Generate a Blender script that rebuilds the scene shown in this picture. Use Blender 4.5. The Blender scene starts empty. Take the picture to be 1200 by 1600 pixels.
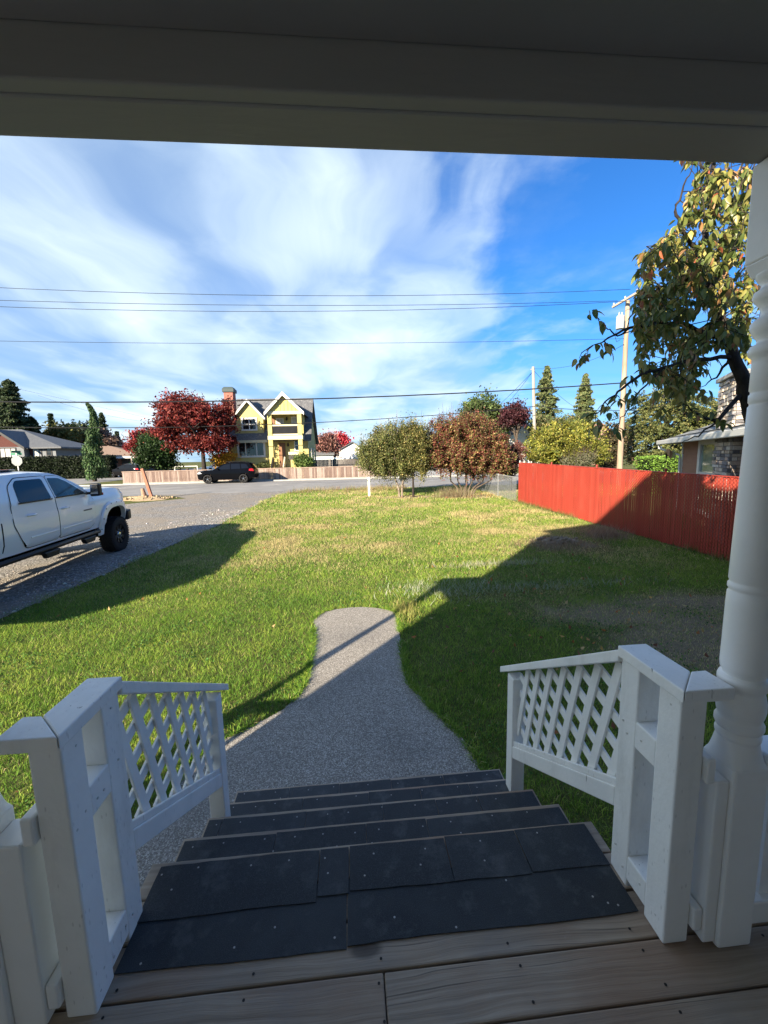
import bpy, bmesh, math, random
import numpy as np
from mathutils import Vector, Matrix
from mathutils.geometry import delaunay_2d_cdt

random.seed(7)
rng = np.random.default_rng(11)
scene = bpy.context.scene
col = scene.collection
R = math.radians

# ------------------------------------------------------------------ camera, sky, sun, exposure
F_PX, PITCH, ROLL, YAW, EYE = 640.0, R(7.6), R(1.3), R(4.6), 2.5
_f = Vector((math.sin(YAW) * math.cos(PITCH), math.cos(YAW) * math.cos(PITCH), -math.sin(PITCH)))
_r0 = Vector((math.cos(YAW), -math.sin(YAW), 0))
_u0 = _r0.cross(_f)
_r = math.cos(ROLL) * _r0 - math.sin(ROLL) * _u0
_u = math.cos(ROLL) * _u0 + math.sin(ROLL) * _r0
cam_d = bpy.data.cameras.new('camera')
cam_d.sensor_fit = 'VERTICAL'
cam_d.sensor_height = 24
cam_d.lens = F_PX / 1600 * 24
cam_d.clip_start = 0.03
cam_d.clip_end = 6000
cam = bpy.data.objects.new('camera', cam_d)
col.objects.link(cam)
M4 = Matrix((_r, _u, -_f)).transposed().to_4x4()
M4.translation = (0, 0, EYE)
cam.matrix_world = M4
scene.camera = cam

SUN_AZ, SUN_EL = R(40), R(22)          # light travels towards +x +y
sun_d = bpy.data.lights.new('sun', 'SUN')
sun_d.energy = 4.3
sun_d.angle = R(0.5)
sun_d.color = (1.0, 0.87, 0.68)
sun = bpy.data.objects.new('sun', sun_d)
col.objects.link(sun)
sdir = Vector((math.sin(SUN_AZ) * math.cos(SUN_EL), math.cos(SUN_AZ) * math.cos(SUN_EL), -math.sin(SUN_EL)))
sun.rotation_euler = sdir.to_track_quat('-Z', 'Y').to_euler()
sun.location = (-20, -24, 18)

scene.view_settings.view_transform = 'Standard'
scene.view_settings.look = 'None'
scene.view_settings.gamma = 1
scene.view_settings.exposure = 1.9
scene.view_settings.use_curve_mapping = False
scene.cycles.max_bounces = 8
scene.cycles.diffuse_bounces = 6
scene.cycles.transparent_max_bounces = 8
scene.cycles.use_denoising = True

world = bpy.data.worlds.new('World')
scene.world = world
world.use_nodes = True


class NT:
    def __init__(self, tree):
        self.t = tree
        self.t.nodes.clear()

    def n(self, typ, **kw):
        nd = self.t.nodes.new(typ)
        for k, v in kw.items():
            if k.startswith('i_'):
                key = k[2:]
                key = int(key) if key.isdigit() else key.replace('_', ' ')
                if isinstance(v, bpy.types.NodeSocket):
                    self.t.links.new(v, nd.inputs[key])
                else:
                    nd.inputs[key].default_value = v
            else:
                setattr(nd, k, v)
        return nd

    def math(self, op, a, b=None, c=None, clamp=False):
        nd = self.t.nodes.new('ShaderNodeMath')
        nd.operation = op
        nd.use_clamp = clamp
        for i, v in enumerate((a, b, c)):
            if v is None:
                continue
            if isinstance(v, bpy.types.NodeSocket):
                self.t.links.new(v, nd.inputs[i])
            else:
                nd.inputs[i].default_value = v
        return nd.outputs[0]

    def ramp(self, fac, stops, interp='LINEAR'):
        nd = self.t.nodes.new('ShaderNodeValToRGB')
        nd.color_ramp.interpolation = interp
        el = nd.color_ramp.elements
        while len(el) < len(stops):
            el.new(0.5)
        for e, (p, c) in zip(el, stops):
            e.position = p
            e.color = (c, c, c, 1) if not hasattr(c, '__len__') else (*c[:3], 1)
        self.t.links.new(fac, nd.inputs[0])
        return nd.outputs[0]

    def mix(self, fac, a, b, blend='MIX'):
        nd = self.t.nodes.new('ShaderNodeMix')
        nd.data_type = 'RGBA'
        nd.blend_type = blend
        for s, v in ((nd.inputs[0], fac), (nd.inputs[6], a), (nd.inputs[7], b)):
            if isinstance(v, bpy.types.NodeSocket):
                self.t.links.new(v, s)
            else:
                s.default_value = v if not hasattr(v, '__len__') else (*v[:3], 1)
        return nd.outputs[2]

    def link(self, a, b):
        self.t.links.new(a, b)


def build_sky():
    w = NT(world.node_tree)
    sky = w.n('ShaderNodeTexSky', sky_type='NISHITA')
    sky.sun_disc = False
    sky.sun_elevation = SUN_EL
    sky.sun_rotation = R(220)
    sky.altitude = 50
    sky.air_density = 1.0
    sky.dust_density = 0.35
    sky.ozone_density = 3.2
    tc = w.n('ShaderNodeTexCoord')
    sep = w.n('ShaderNodeSeparateXYZ', i_0=tc.outputs['Generated'])
    x, y, z = sep.outputs
    zz = w.math('ADD', w.math('MAXIMUM', z, 0.0), 0.1)
    u = w.math('DIVIDE', x, zz)
    v = w.math('DIVIDE', y, zz)
    pl = w.n('ShaderNodeCombineXYZ', i_0=u, i_1=v, i_2=0.0).outputs[0]
    # fan of high cloud: polar coordinates about a point far along the wind
    du = w.math('SUBTRACT', u, 0.3)
    dv = w.math('SUBTRACT', v, 13.0)
    ang = w.math('ARCTAN2', du, w.math('MULTIPLY', dv, -1.0))
    rad = w.math('SQRT', w.math('ADD', w.math('MULTIPLY', du, du), w.math('MULTIPLY', dv, dv)))
    polar = w.n('ShaderNodeCombineXYZ', i_0=w.math('MULTIPLY', ang, 11.0), i_1=w.math('MULTIPLY', rad, 0.55), i_2=0.0).outputs[0]
    warp = w.n('ShaderNodeTexNoise', i_Vector=pl, i_Scale=0.8, i_Detail=3.0)
    pw = w.n('ShaderNodeVectorMath', operation='MULTIPLY_ADD', i_0=warp.outputs['Color'], i_1=(0.95, 0.85, 0.0), i_2=polar).outputs[0]
    n1 = w.n('ShaderNodeTexNoise', i_Vector=pw, i_Scale=1.6, i_Detail=7.0, i_Roughness=0.52).outputs['Fac']
    n2 = w.n('ShaderNodeTexNoise', i_Vector=pl, i_Scale=0.55, i_Detail=3.0, i_Roughness=0.5).outputs['Fac']
    n3 = w.n('ShaderNodeTexNoise', i_Vector=pl, i_Scale=2.6, i_Detail=6.0, i_Roughness=0.6).outputs['Fac']
    # cloud bank lies to the left; clear to the upper right
    side = w.math('SUBTRACT', w.math('MULTIPLY', v, 0.45), w.math('MULTIPLY', u, 1.0))     # >0 left / far
    side = w.math('ADD', side, w.math('MULTIPLY', w.math('SUBTRACT', n1, 0.5), 1.5))
    side = w.math('ADD', side, w.math('MULTIPLY', w.math('SUBTRACT', n3, 0.5), 0.35))
    bank = w.ramp(w.math('MULTIPLY_ADD', side, 0.5, 0.36), [(0.36, 0.0), (0.52, 0.62), (0.8, 0.9)], 'EASE')
    body = w.ramp(w.math('ADD', w.math('MULTIPLY', n1, 0.6), w.math('MULTIPLY', n2, 0.4)), [(0.34, 0.42), (0.50, 0.82), (0.66, 1.0)])
    dens = w.math('MULTIPLY', bank, body)
    wisps = w.math('MULTIPLY', w.ramp(n3, [(0.46, 0.0), (0.75, 0.5)]), w.ramp(n1, [(0.4, 0.15), (0.62, 1.0)]))
    dens = w.math('MAXIMUM', dens, wisps, clamp=True)
    low = w.ramp(z, [(0.0, 0.62), (0.10, 0.40), (0.22, 0.0)])
    n4 = w.n('ShaderNodeTexNoise', i_Vector=w.n('ShaderNodeMapping', i_Vector=pl, i_Scale=(0.5, 2.2, 1)).outputs[0], i_Scale=0.9, i_Detail=5.0).outputs['Fac']
    low = w.math('MULTIPLY', low, w.ramp(n4, [(0.40, 0.25), (0.62, 1.0)]))
    dens = w.math('MAXIMUM', dens, low)
    thick = w.ramp(w.math('ADD', w.math('MULTIPLY', n2, 0.6), w.math('MULTIPLY', n1, 0.4)), [(0.42, 0.0), (0.60, 1.0)])
    ccol = w.mix(thick, (1.6, 2.15, 2.8), (3.15, 3.6, 3.8))
    skyc = w.mix(1.0, sky.outputs[0], (0.145, 0.375, 0.615), 'MULTIPLY')
    skyc = w.mix(w.ramp(z, [(0.0, 0.55), (0.12, 0.40), (0.30, 0.0)]), skyc, (0.8, 1.5, 2.45))
    out = w.mix(dens, skyc, ccol)
    bg = w.n('ShaderNodeBackground', i_Color=out, i_Strength=0.10)
    w.link(bg.outputs[0], w.n('ShaderNodeOutputWorld').inputs[0])


build_sky()


# ------------------------------------------------------------------ helpers
def zg(y):
    return 0.02 * min(max(y - 1.0, 0.0), 31.0)


def at(px, py, Y):
    """point seen at photo pixel (px, py) at real distance y = Y"""
    d = _f + (px - 600) / F_PX * _r - (py - 800) / F_PX * _u
    t = Y / d.y
    return Vector((d.x * t, Y, EYE + d.z * t))


def atx(px, Y, py=720):
    return at(px, py, Y).x


def atz(px, py, Y):
    return at(px, py, Y).z


_mats = {}


def mat(name, c1, c2=None, scale=6.0, rough=0.6, bump=0.0, bscale=None, spec=0.3, metallic=0.0, stretch=(1, 1, 1),
        detail=6.0, lo=0.35, hi=0.65, c3=None, s3=1.0, f3=0.5, coords='Object', extra=None):
    if name in _mats:
        return _mats[name]
    m = bpy.data.materials.new(name)
    m.use_nodes = True
    w = NT(m.node_tree)
    tc = w.n('ShaderNodeTexCoord').outputs[coords]
    mp = w.n('ShaderNodeMapping', i_Vector=tc, i_Scale=stretch).outputs[0]
    nz = w.n('ShaderNodeTexNoise', i_Vector=mp, i_Scale=scale, i_Detail=detail, i_Roughness=0.6)
    colr = (*c1, 1)
    if c2 is not None:
        fac = w.ramp(nz.outputs['Fac'], [(lo, 0.0), (hi, 1.0)])
        colr = w.mix(fac, c1, c2)
    if c3 is not None:
        nz3 = w.n('ShaderNodeTexNoise', i_Vector=mp, i_Scale=s3, i_Detail=4.0)
        colr = w.mix(w.ramp(nz3.outputs['Fac'], [(f3, 0.0), (f3 + 0.15, 1.0)]), colr, c3)
    b = w.n('ShaderNodeBsdfPrincipled', i_Roughness=rough, i_Metallic=metallic)
    b.inputs['Specular IOR Level'].default_value = spec
    if extra:
        colr = extra(w, mp, colr, b) or colr
    if isinstance(colr, bpy.types.NodeSocket):
        w.link(colr, b.inputs['Base Color'])
    else:
        b.inputs['Base Color'].default_value = colr
    if bump:
        bz = w.n('ShaderNodeTexNoise', i_Vector=mp, i_Scale=bscale or scale * 3, i_Detail=5.0)
        bp = w.n('ShaderNodeBump', i_Strength=bump, i_Distance=0.02, i_Height=bz.outputs['Fac'])
        w.link(bp.outputs[0], b.inputs['Normal'])
    w.link(b.outputs[0], w.n('ShaderNodeOutputMaterial').inputs[0])
    _mats[name] = m
    return m


def leaf_mat(name, trans=0.35, rough=0.55, spec=0.25):
    if name in _mats:
        return _mats[name]
    m = bpy.data.materials.new(name)
    m.use_nodes = True
    w = NT(m.node_tree)
    a = w.n('ShaderNodeAttribute', attribute_name='Col').outputs['Color']
    b = w.n('ShaderNodeBsdfPrincipled', i_Base_Color=a, i_Roughness=rough)
    b.inputs['Specular IOR Level'].default_value = spec
    t = w.n('ShaderNodeBsdfTranslucent', i_Color=a)
    ms = w.n('ShaderNodeMixShader', i_0=trans, i_1=b.outputs[0], i_2=t.outputs[0])
    w.link(ms.outputs[0], w.n('ShaderNodeOutputMaterial').inputs[0])
    _mats[name] = m
    return m


def link(o, parent=None):
    col.objects.link(o)
    if parent is not None:
        o.parent = parent
    return o


def tag(o, label=None, cat=None, group=None, kind=None):
    if label: o['label'] = label
    if cat: o['category'] = cat
    if group: o['group'] = group
    if kind: o['kind'] = kind
    return o


def thing(name, label, cat, loc=(0, 0, 0), rz=0.0, group=None):
    o = bpy.data.objects.new(name, None)
    o.empty_display_size = 0.2
    o.location = loc
    o.rotation_euler = (0, 0, rz)
    link(o)
    return tag(o, label, cat, group)


class MB:
    def __init__(self):
        self.v, self.f, self.m = [], [], []
        self.mats = []
        self.cur = 0

    def use(self, m):
        if m not in self.mats:
            self.mats.append(m)
        self.cur = self.mats.index(m)
        return self

    def add(self, vs, fs):
        b = len(self.v)
        self.v += [tuple(p) for p in vs]
        for f in fs:
            self.f.append(tuple(b + i for i in f))
            self.m.append(self.cur)
        return self

    def box(self, x0, x1, y0, y1, z0, z1):
        vs = [(x0, y0, z0), (x1, y0, z0), (x1, y1, z0), (x0, y1, z0), (x0, y0, z1), (x1, y0, z1), (x1, y1, z1), (x0, y1, z1)]
        return self.add(vs, [(0, 3, 2, 1), (4, 5, 6, 7), (0, 1, 5, 4), (1, 2, 6, 5), (2, 3, 7, 6), (3, 0, 4, 7)])

    def prism(self, poly, depth):
        """poly: list of 3D points (CCW seen against depth), depth: vector"""
        n = len(poly)
        d = Vector(depth)
        vs = [Vector(p) for p in poly] + [Vector(p) + d for p in poly]
        fs = [tuple(range(n - 1, -1, -1)), tuple(range(n, 2 * n))]
        fs += [(i, (i + 1) % n, n + (i + 1) % n, n + i) for i in range(n)]
        return self.add(vs, fs)

    def bar(self, p0, p1, w, h, up=(0, 0, 1)):
        p0, p1 = Vector(p0), Vector(p1)
        d = (p1 - p0).normalized()
        s = d.cross(Vector(up))
        if s.length < 1e-4:
            s = d.cross(Vector((1, 0, 0)))
        s.normalize()
        t = s.cross(d)
        vs = []
        for p in (p0, p1):
            for a, b in ((-1, -1), (1, -1), (1, 1), (-1, 1)):
                vs.append(p + s * (a * w / 2) + t * (b * h / 2))
        return self.add(vs, [(0, 3, 2, 1), (4, 5, 6, 7), (0, 1, 5, 4), (1, 2, 6, 5), (2, 3, 7, 6), (3, 0, 4, 7)])

    def tube(self, pts, rad, n=6, cap=True):
        pts = [Vector(p) for p in pts]
        if not hasattr(rad, '__len__'):
            rad = [rad] * len(pts)
        b = len(self.v)
        up = Vector((0.13, 0.21, 0.97))
        vs, fs = [], []
        for i, p in enumerate(pts):
            d = (pts[min(i + 1, len(pts) - 1)] - pts[max(i - 1, 0)]).normalized()
            s = d.cross(up)
            if s.length < 1e-3:
                s = d.cross(Vector((1, 0, 0)))
            s.normalize()
            t = s.cross(d)
            for k in range(n):
                a = 2 * math.pi * k / n
                vs.append(p + (s * math.cos(a) + t * math.sin(a)) * rad[i])
        for i in range(len(pts) - 1):
            for k in range(n):
                k2 = (k + 1) % n
                fs.append((i * n + k, i * n + k2, (i + 1) * n + k2, (i + 1) * n + k))
        if cap:
            fs.append(tuple(range(n - 1, -1, -1)))
            fs.append(tuple((len(pts) - 1) * n + k for k in range(n)))
        return self.add(vs, fs)

    def lathe(self, prof, c=(0, 0, 0), n=24, axis='z', lean=(0, 0), cap=True):
        """prof: (radius, height)"""
        vs, fs = [], []
        h0 = prof[0][1]
        for (r, h) in prof:
            for k in range(n):
                a = 2 * math.pi * k / n
                p, q = r * math.cos(a), r * math.sin(a)
                if axis == 'z':
                    vs.append((c[0] + p + lean[0] * (h - h0), c[1] + q + lean[1] * (h - h0), c[2] + h))
                elif axis == 'x':
                    vs.append((c[0] + h, c[1] + p, c[2] + q))
                else:
                    vs.append((c[0] + p, c[1] + h, c[2] + q))
        for i in range(len(prof) - 1):
            for k in range(n):
                k2 = (k + 1) % n
                q = (i * n + k, i * n + k2, (i + 1) * n + k2, (i + 1) * n + k)
                fs.append(q if axis != 'y' else q[::-1])
        f0, f1 = tuple(range(n - 1, -1, -1)), tuple((len(prof) - 1) * n + k for k in range(n))
        if cap: fs += [f0, f1] if axis != 'y' else [f0[::-1], f1[::-1]]
        return self.add(vs, fs)

    def mesh(self, name, m=None):
        me = bpy.data.meshes.new(name)
        me.from_pydata(self.v, [], self.f)
        if m is not None:
            me.materials.append(m)
        else:
            for q in self.mats:
                me.materials.append(q)
            me.polygons.foreach_set('material_index', self.m)
        me.update()
        return me

    def build(self, name, m=None, parent=None, loc=(0, 0, 0), bev=0.0, smooth=0, label=None, kind=None, seg=2):
        me = self.mesh(name, m)
        if smooth:
            me.polygons.foreach_set('use_smooth', [True] * len(me.polygons))
            me.set_sharp_from_angle(angle=R(smooth))
        o = bpy.data.objects.new(name, me)
        o.location = loc
        if bev:
            b = o.modifiers.new('bevel', 'BEVEL')
            b.width = bev
            b.segments = seg
            b.limit_method = 'ANGLE'
        link(o, parent)
        if label: o['label'] = label
        if kind: o['kind'] = kind
        return o


def inst(me, name, parent, loc=(0, 0, 0), rot=(0, 0, 0), scale=(1, 1, 1)):
    o = bpy.data.objects.new(name, me)
    o.location, o.rotation_euler, o.scale = loc, rot, scale
    return link(o, parent)


def np_mesh(name, V, Fc, nv, colors, m, parent=None, loc=(0, 0, 0), smooth=False):
    """V (N,3), Fc flat vertex index array with nv corners a face, colors (N,3)"""
    me = bpy.data.meshes.new(name)
    me.vertices.add(len(V))
    me.vertices.foreach_set('co', np.ascontiguousarray(V, dtype=np.float32).ravel())
    nf = len(Fc) // nv
    me.loops.add(len(Fc))
    me.loops.foreach_set('vertex_index', np.ascontiguousarray(Fc, dtype=np.int32))
    me.polygons.add(nf)
    me.polygons.foreach_set('loop_start', np.arange(nf, dtype=np.int32) * nv)
    me.polygons.foreach_set('loop_total', np.full(nf, nv, dtype=np.int32))
    if colors is not None:
        a = me.color_attributes.new('Col', 'FLOAT_COLOR', 'POINT')
        c = np.ones((len(V), 4), dtype=np.float32)
        c[:, :3] = colors
        a.data.foreach_set('color', c.ravel())
    me.materials.append(m)
    me.update(calc_edges=True)
    if smooth:
        me.polygons.foreach_set('use_smooth', [True] * nf)
    o = bpy.data.objects.new(name, me)
    o.location = loc
    return link(o, parent)


def leaf_quads(P, size, up=0.35, aspect=0.55, r=rng, droop=0.0):
    """diamond leaves centred at P with random attitude; returns V, F"""
    n = len(P)
    a = r.normal(size=(n, 3))
    a[:, 2] -= droop
    a /= np.linalg.norm(a, axis=1, keepdims=True)
    nrm = r.normal(size=(n, 3))
    nrm[:, 2] += up
    b = np.cross(a, nrm)
    b /= np.linalg.norm(b, axis=1, keepdims=True) + 1e-9
    s = np.asarray(size).reshape(-1, 1) * np.ones((n, 1)) * r.uniform(0.65, 1.3, size=(n, 1))
    V = np.empty((n, 4, 3))
    V[:, 0] = P - a * s * 0.5
    V[:, 1] = P + b * s * aspect * 0.5 + a * s * 0.05
    V[:, 2] = P + a * s * 0.5
    V[:, 3] = P - b * s * aspect * 0.5 + a * s * 0.05
    F = np.arange(n * 4)
    return V.reshape(-1, 3), F


def pal_cols(n, pal, w=None, r=rng, jit=0.22):
    pal = np.array(pal)
    idx = r.choice(len(pal), size=n, p=None if w is None else np.array(w) / sum(w))
    c = pal[idx] * r.uniform(1 - jit, 1 + jit, size=(n, 1)) * r.uniform(0.92, 1.08, size=(n, 3))
    return c


# materials -----------------------------------------------------------------
BARK = mat('bark', (0.055, 0.04, 0.03), (0.11, 0.085, 0.065), scale=9, rough=0.9, bump=0.6, stretch=(1, 1, 0.25))
BARK_PALE = mat('bark_pale', (0.16, 0.12, 0.09), (0.27, 0.23, 0.18), scale=9, rough=0.9, bump=0.5, stretch=(1, 1, 0.25))
BARK_DARK = mat('bark_dark', (0.018, 0.014, 0.012), (0.045, 0.036, 0.03), scale=14, rough=0.9, bump=0.7, stretch=(1, 1, 0.4))
LEAF = leaf_mat('leaf', 0.35)
NEEDLE = leaf_mat('needle', 0.12, 0.65)
BLADE = leaf_mat('grass_blade', 0.38, 0.6, 0.15)


def paint_extra(w, mp, c, b):
    # peeled flecks and grain under old brushed paint
    st = w.n('ShaderNodeMapping', i_Vector=mp, i_Scale=(1, 1, 0.12)).outputs[0]
    v = w.n('ShaderNodeTexNoise', i_Vector=st, i_Scale=70.0, i_Detail=3.0).outputs['Fac']
    big = w.n('ShaderNodeTexNoise', i_Vector=mp, i_Scale=4.0, i_Detail=3.0).outputs['Fac']
    f = w.math('MULTIPLY', w.ramp(v, [(0.70, 0.0), (0.74, 1.0)]), w.ramp(big, [(0.5, 0.0), (0.62, 1.0)]))
    c = w.mix(f, c, (0.22, 0.20, 0.18))
    vr = w.n('ShaderNodeTexVoronoi', i_Vector=w.n('ShaderNodeMapping', i_Vector=mp, i_Scale=(1, 1, 0.30)).outputs[0], i_Scale=75.0)
    gate = w.n('ShaderNodeSeparateColor', i_0=vr.outputs['Color']).outputs[0]
    dash = w.math('MULTIPLY', w.ramp(vr.outputs['Distance'], [(0.10, 1.0), (0.22, 0.0)]), w.ramp(gate, [(0.62, 0.0), (0.64, 1.0)]))
    c = w.mix(w.math('MULTIPLY', dash, 0.35), c, (0.35, 0.33, 0.30))
    gr = w.n('ShaderNodeTexNoise', i_Vector=w.n('ShaderNodeMapping', i_Vector=mp, i_Scale=(3, 3, 0.9)).outputs[0], i_Scale=2.2, i_Detail=7.0, i_Roughness=0.7).outputs['Fac']
    c = w.mix(w.math('MULTIPLY', w.ramp(gr, [(0.52, 0.0), (0.72, 1.0)]), 0.35), c, (0.52, 0.50, 0.45))
    return c


WHITE = mat('white_paint', (0.92, 0.905, 0.86), (0.84, 0.825, 0.785), scale=3.5, rough=0.45, bump=0.10, bscale=60, spec=0.35, extra=paint_extra)
WHITE_SMOOTH = mat('white_gloss_paint', (0.90, 0.885, 0.845), (0.83, 0.815, 0.78), scale=2.5, rough=0.38, bump=0.05, bscale=40, spec=0.4)
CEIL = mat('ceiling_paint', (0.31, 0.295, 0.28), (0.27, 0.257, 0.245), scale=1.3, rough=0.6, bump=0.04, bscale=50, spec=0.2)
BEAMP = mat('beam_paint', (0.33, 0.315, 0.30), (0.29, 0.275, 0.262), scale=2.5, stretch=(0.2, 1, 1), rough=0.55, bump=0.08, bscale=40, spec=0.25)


def wood_extra(w, mp, c, b):
    info = w.n('ShaderNodeObjectInfo').outputs['Random']
    tc = w.n('ShaderNodeTexCoord').outputs['Object']
    off = w.n('ShaderNodeVectorMath', operation='ADD', i_0=tc, i_1=w.n('ShaderNodeCombineXYZ', i_0=w.math('MULTIPLY', info, 37.0), i_1=w.math('MULTIPLY', info, 11.0)).outputs[0]).outputs[0]
    wp = w.n('ShaderNodeTexNoise', i_Vector=w.n('ShaderNodeMapping', i_Vector=off, i_Scale=(1.6, 5, 5)).outputs[0], i_Scale=1.0, i_Detail=3.0)
    st = w.n('ShaderNodeVectorMath', operation='MULTIPLY_ADD', i_0=wp.outputs['Color'], i_1=(0.0, 0.07, 0.0), i_2=off).outputs[0]
    g = w.n('ShaderNodeTexNoise', i_Vector=w.n('ShaderNodeMapping', i_Vector=st, i_Scale=(1.2, 55, 20)).outputs[0], i_Scale=1.0, i_Detail=5.0, i_Roughness=0.65).outputs['Fac']
    base = w.ramp(g, [(0.25, (0.21, 0.155, 0.108)), (0.5, (0.36, 0.28, 0.205)), (0.75, (0.48, 0.39, 0.30))])
    blot = w.n('ShaderNodeTexNoise', i_Vector=off, i_Scale=3.0, i_Detail=5.0).outputs['Fac']
    base = w.mix(w.ramp(blot, [(0.45, 0.0), (0.7, 0.6)]), base, (0.23, 0.205, 0.18))
    base = w.mix(w.math('MULTIPLY', w.ramp(w.n('ShaderNodeTexNoise', i_Vector=off, i_Scale=1.1, i_Detail=4.0).outputs['Fac'], [(0.5, 0.0), (0.62, 1.0)]), 0.45), base, (0.26, 0.14, 0.085))
    vr = w.n('ShaderNodeTexVoronoi', i_Vector=w.n('ShaderNodeMapping', i_Vector=off, i_Scale=(2.6, 5.5, 0.01)).outputs[0], i_Scale=1.0)
    kn = w.ramp(vr.outputs['Distance'], [(0.0, 1.0), (0.10, 0.85), (0.16, 0.0)])
    base = w.mix(w.math('MULTIPLY', kn, 0.75), base, (0.035, 0.024, 0.02))
    ck = w.n('ShaderNodeTexNoise', i_Vector=w.n('ShaderNodeMapping', i_Vector=st, i_Scale=(1.0, 90, 20)).outputs[0], i_Scale=1.0, i_Detail=2.0).outputs['Fac']
    base = w.mix(w.math('MULTIPLY', w.ramp(ck, [(0.66, 0.0), (0.70, 1.0)]), 0.6), base, (0.05, 0.038, 0.03))
    sc = w.n('ShaderNodeTexNoise', i_Vector=off, i_Scale=16.0, i_Detail=6.0, i_Roughness=0.75).outputs['Fac']
    base = w.mix(w.math('MULTIPLY', w.ramp(sc, [(0.64, 0.0), (0.74, 1.0)]), 0.5), base, (0.42, 0.39, 0.35))
    bp = w.n('ShaderNodeBump', i_Strength=0.35, i_Distance=0.01, i_Height=g)
    w.link(bp.outputs[0], b.inputs['Normal'])
    return base


DECKW = mat('weathered_deck_wood', (0.15, 0.11, 0.08), rough=0.62, spec=0.3, extra=wood_extra)


def mat_extra(w, mp, c, b):
    v = w.n('ShaderNodeTexNoise', i_Vector=mp, i_Scale=420.0, i_Detail=2.0).outputs['Fac']
    c = w.mix(w.math('MULTIPLY', w.ramp(v, [(0.5, 0.0), (0.72, 1.0)]), 0.5), c, (0.10, 0.11, 0.12))
    s = w.n('ShaderNodeTexNoise', i_Vector=mp, i_Scale=9.0, i_Detail=7.0, i_Roughness=0.7).outputs['Fac']
    c = w.mix(w.math('MULTIPLY', w.ramp(s, [(0.53, 0.0), (0.78, 1.0)]), 0.65), c, (0.13, 0.135, 0.135))
    bp = w.n('ShaderNodeBump', i_Strength=0.35, i_Distance=0.004, i_Height=v)
    w.link(bp.outputs[0], b.inputs['Normal'])
    return c


GRIP = mat('grip_mat', (0.017, 0.021, 0.025), (0.029, 0.034, 0.039), scale=2.2, rough=0.72, spec=0.35, extra=mat_extra)
GRIP2 = mat('grip_mat_worn', (0.021, 0.025, 0.030), (0.040, 0.046, 0.051), scale=2.6, rough=0.75, spec=0.35, extra=mat_extra)


def stone_extra(cols, sc, bumpd=0.006, big=(0.5, 0.62, (0.1, 0.1, 0.1), 0.3), dark=0.35):
    def fn(w, mp, c, b):
        v = w.n('ShaderNodeTexVoronoi', i_Vector=mp, i_Scale=sc)
        rnd = w.n('ShaderNodeSeparateColor', i_0=v.outputs['Color']).outputs[0]
        n = len(cols)
        base = w.ramp(rnd, [((i + 0.5) / n, k) for i, k in enumerate(cols)], 'CONSTANT' if n > 4 else 'LINEAR')
        e = w.ramp(v.outputs['Distance'], [(0.30, 0.0), (0.62, 1.0)])
        base = w.mix(w.math('MULTIPLY', e, dark), base, (0.05, 0.047, 0.043))
        bz = w.n('ShaderNodeTexNoise', i_Vector=mp, i_Scale=0.9, i_Detail=6.0).outputs['Fac']
        base = w.mix(w.math('MULTIPLY', w.ramp(bz, [(big[0], 0.0), (big[1], 1.0)]), big[3]), base, big[2])
        h = w.math('SUBTRACT', 1.0, v.outputs['Distance'])
        bp = w.n('ShaderNodeBump', i_Strength=0.9, i_Distance=bumpd, i_Height=h)
        w.link(bp.outputs[0], b.inputs['Normal'])
        return base
    return fn


AGG = mat('exposed_aggregate', (0.2, 0.2, 0.2), rough=0.75, spec=0.3, extra=stone_extra(
    [(0.20, 0.178, 0.145), (0.285, 0.258, 0.22), (0.38, 0.347, 0.30), (0.50, 0.465, 0.41), (0.24, 0.215, 0.19), (0.35, 0.32, 0.285), (0.56, 0.53, 0.475)], 125.0, 0.005))
GRAVEL = mat('gravel', (0.2, 0.2, 0.2), rough=0.9, spec=0.2, extra=stone_extra(
    [(0.17, 0.158, 0.143), (0.27, 0.252, 0.232), (0.36, 0.342, 0.315), (0.47, 0.45, 0.42), (0.22, 0.207, 0.19)], 30.0, 0.02, (0.44, 0.62, (0.25, 0.215, 0.17), 0.75), 0.5))
ASPH = mat('asphalt', (0.20, 0.195, 0.19), (0.26, 0.255, 0.245), scale=0.6, rough=0.9, spec=0.2, bump=0.2, bscale=60, c3=(0.30, 0.29, 0.27), s3=0.25, f3=0.55, detail=8)
CONC = mat('concrete', (0.30, 0.29, 0.27), (0.38, 0.37, 0.34), scale=3, rough=0.85, bump=0.15, bscale=40)


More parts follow.
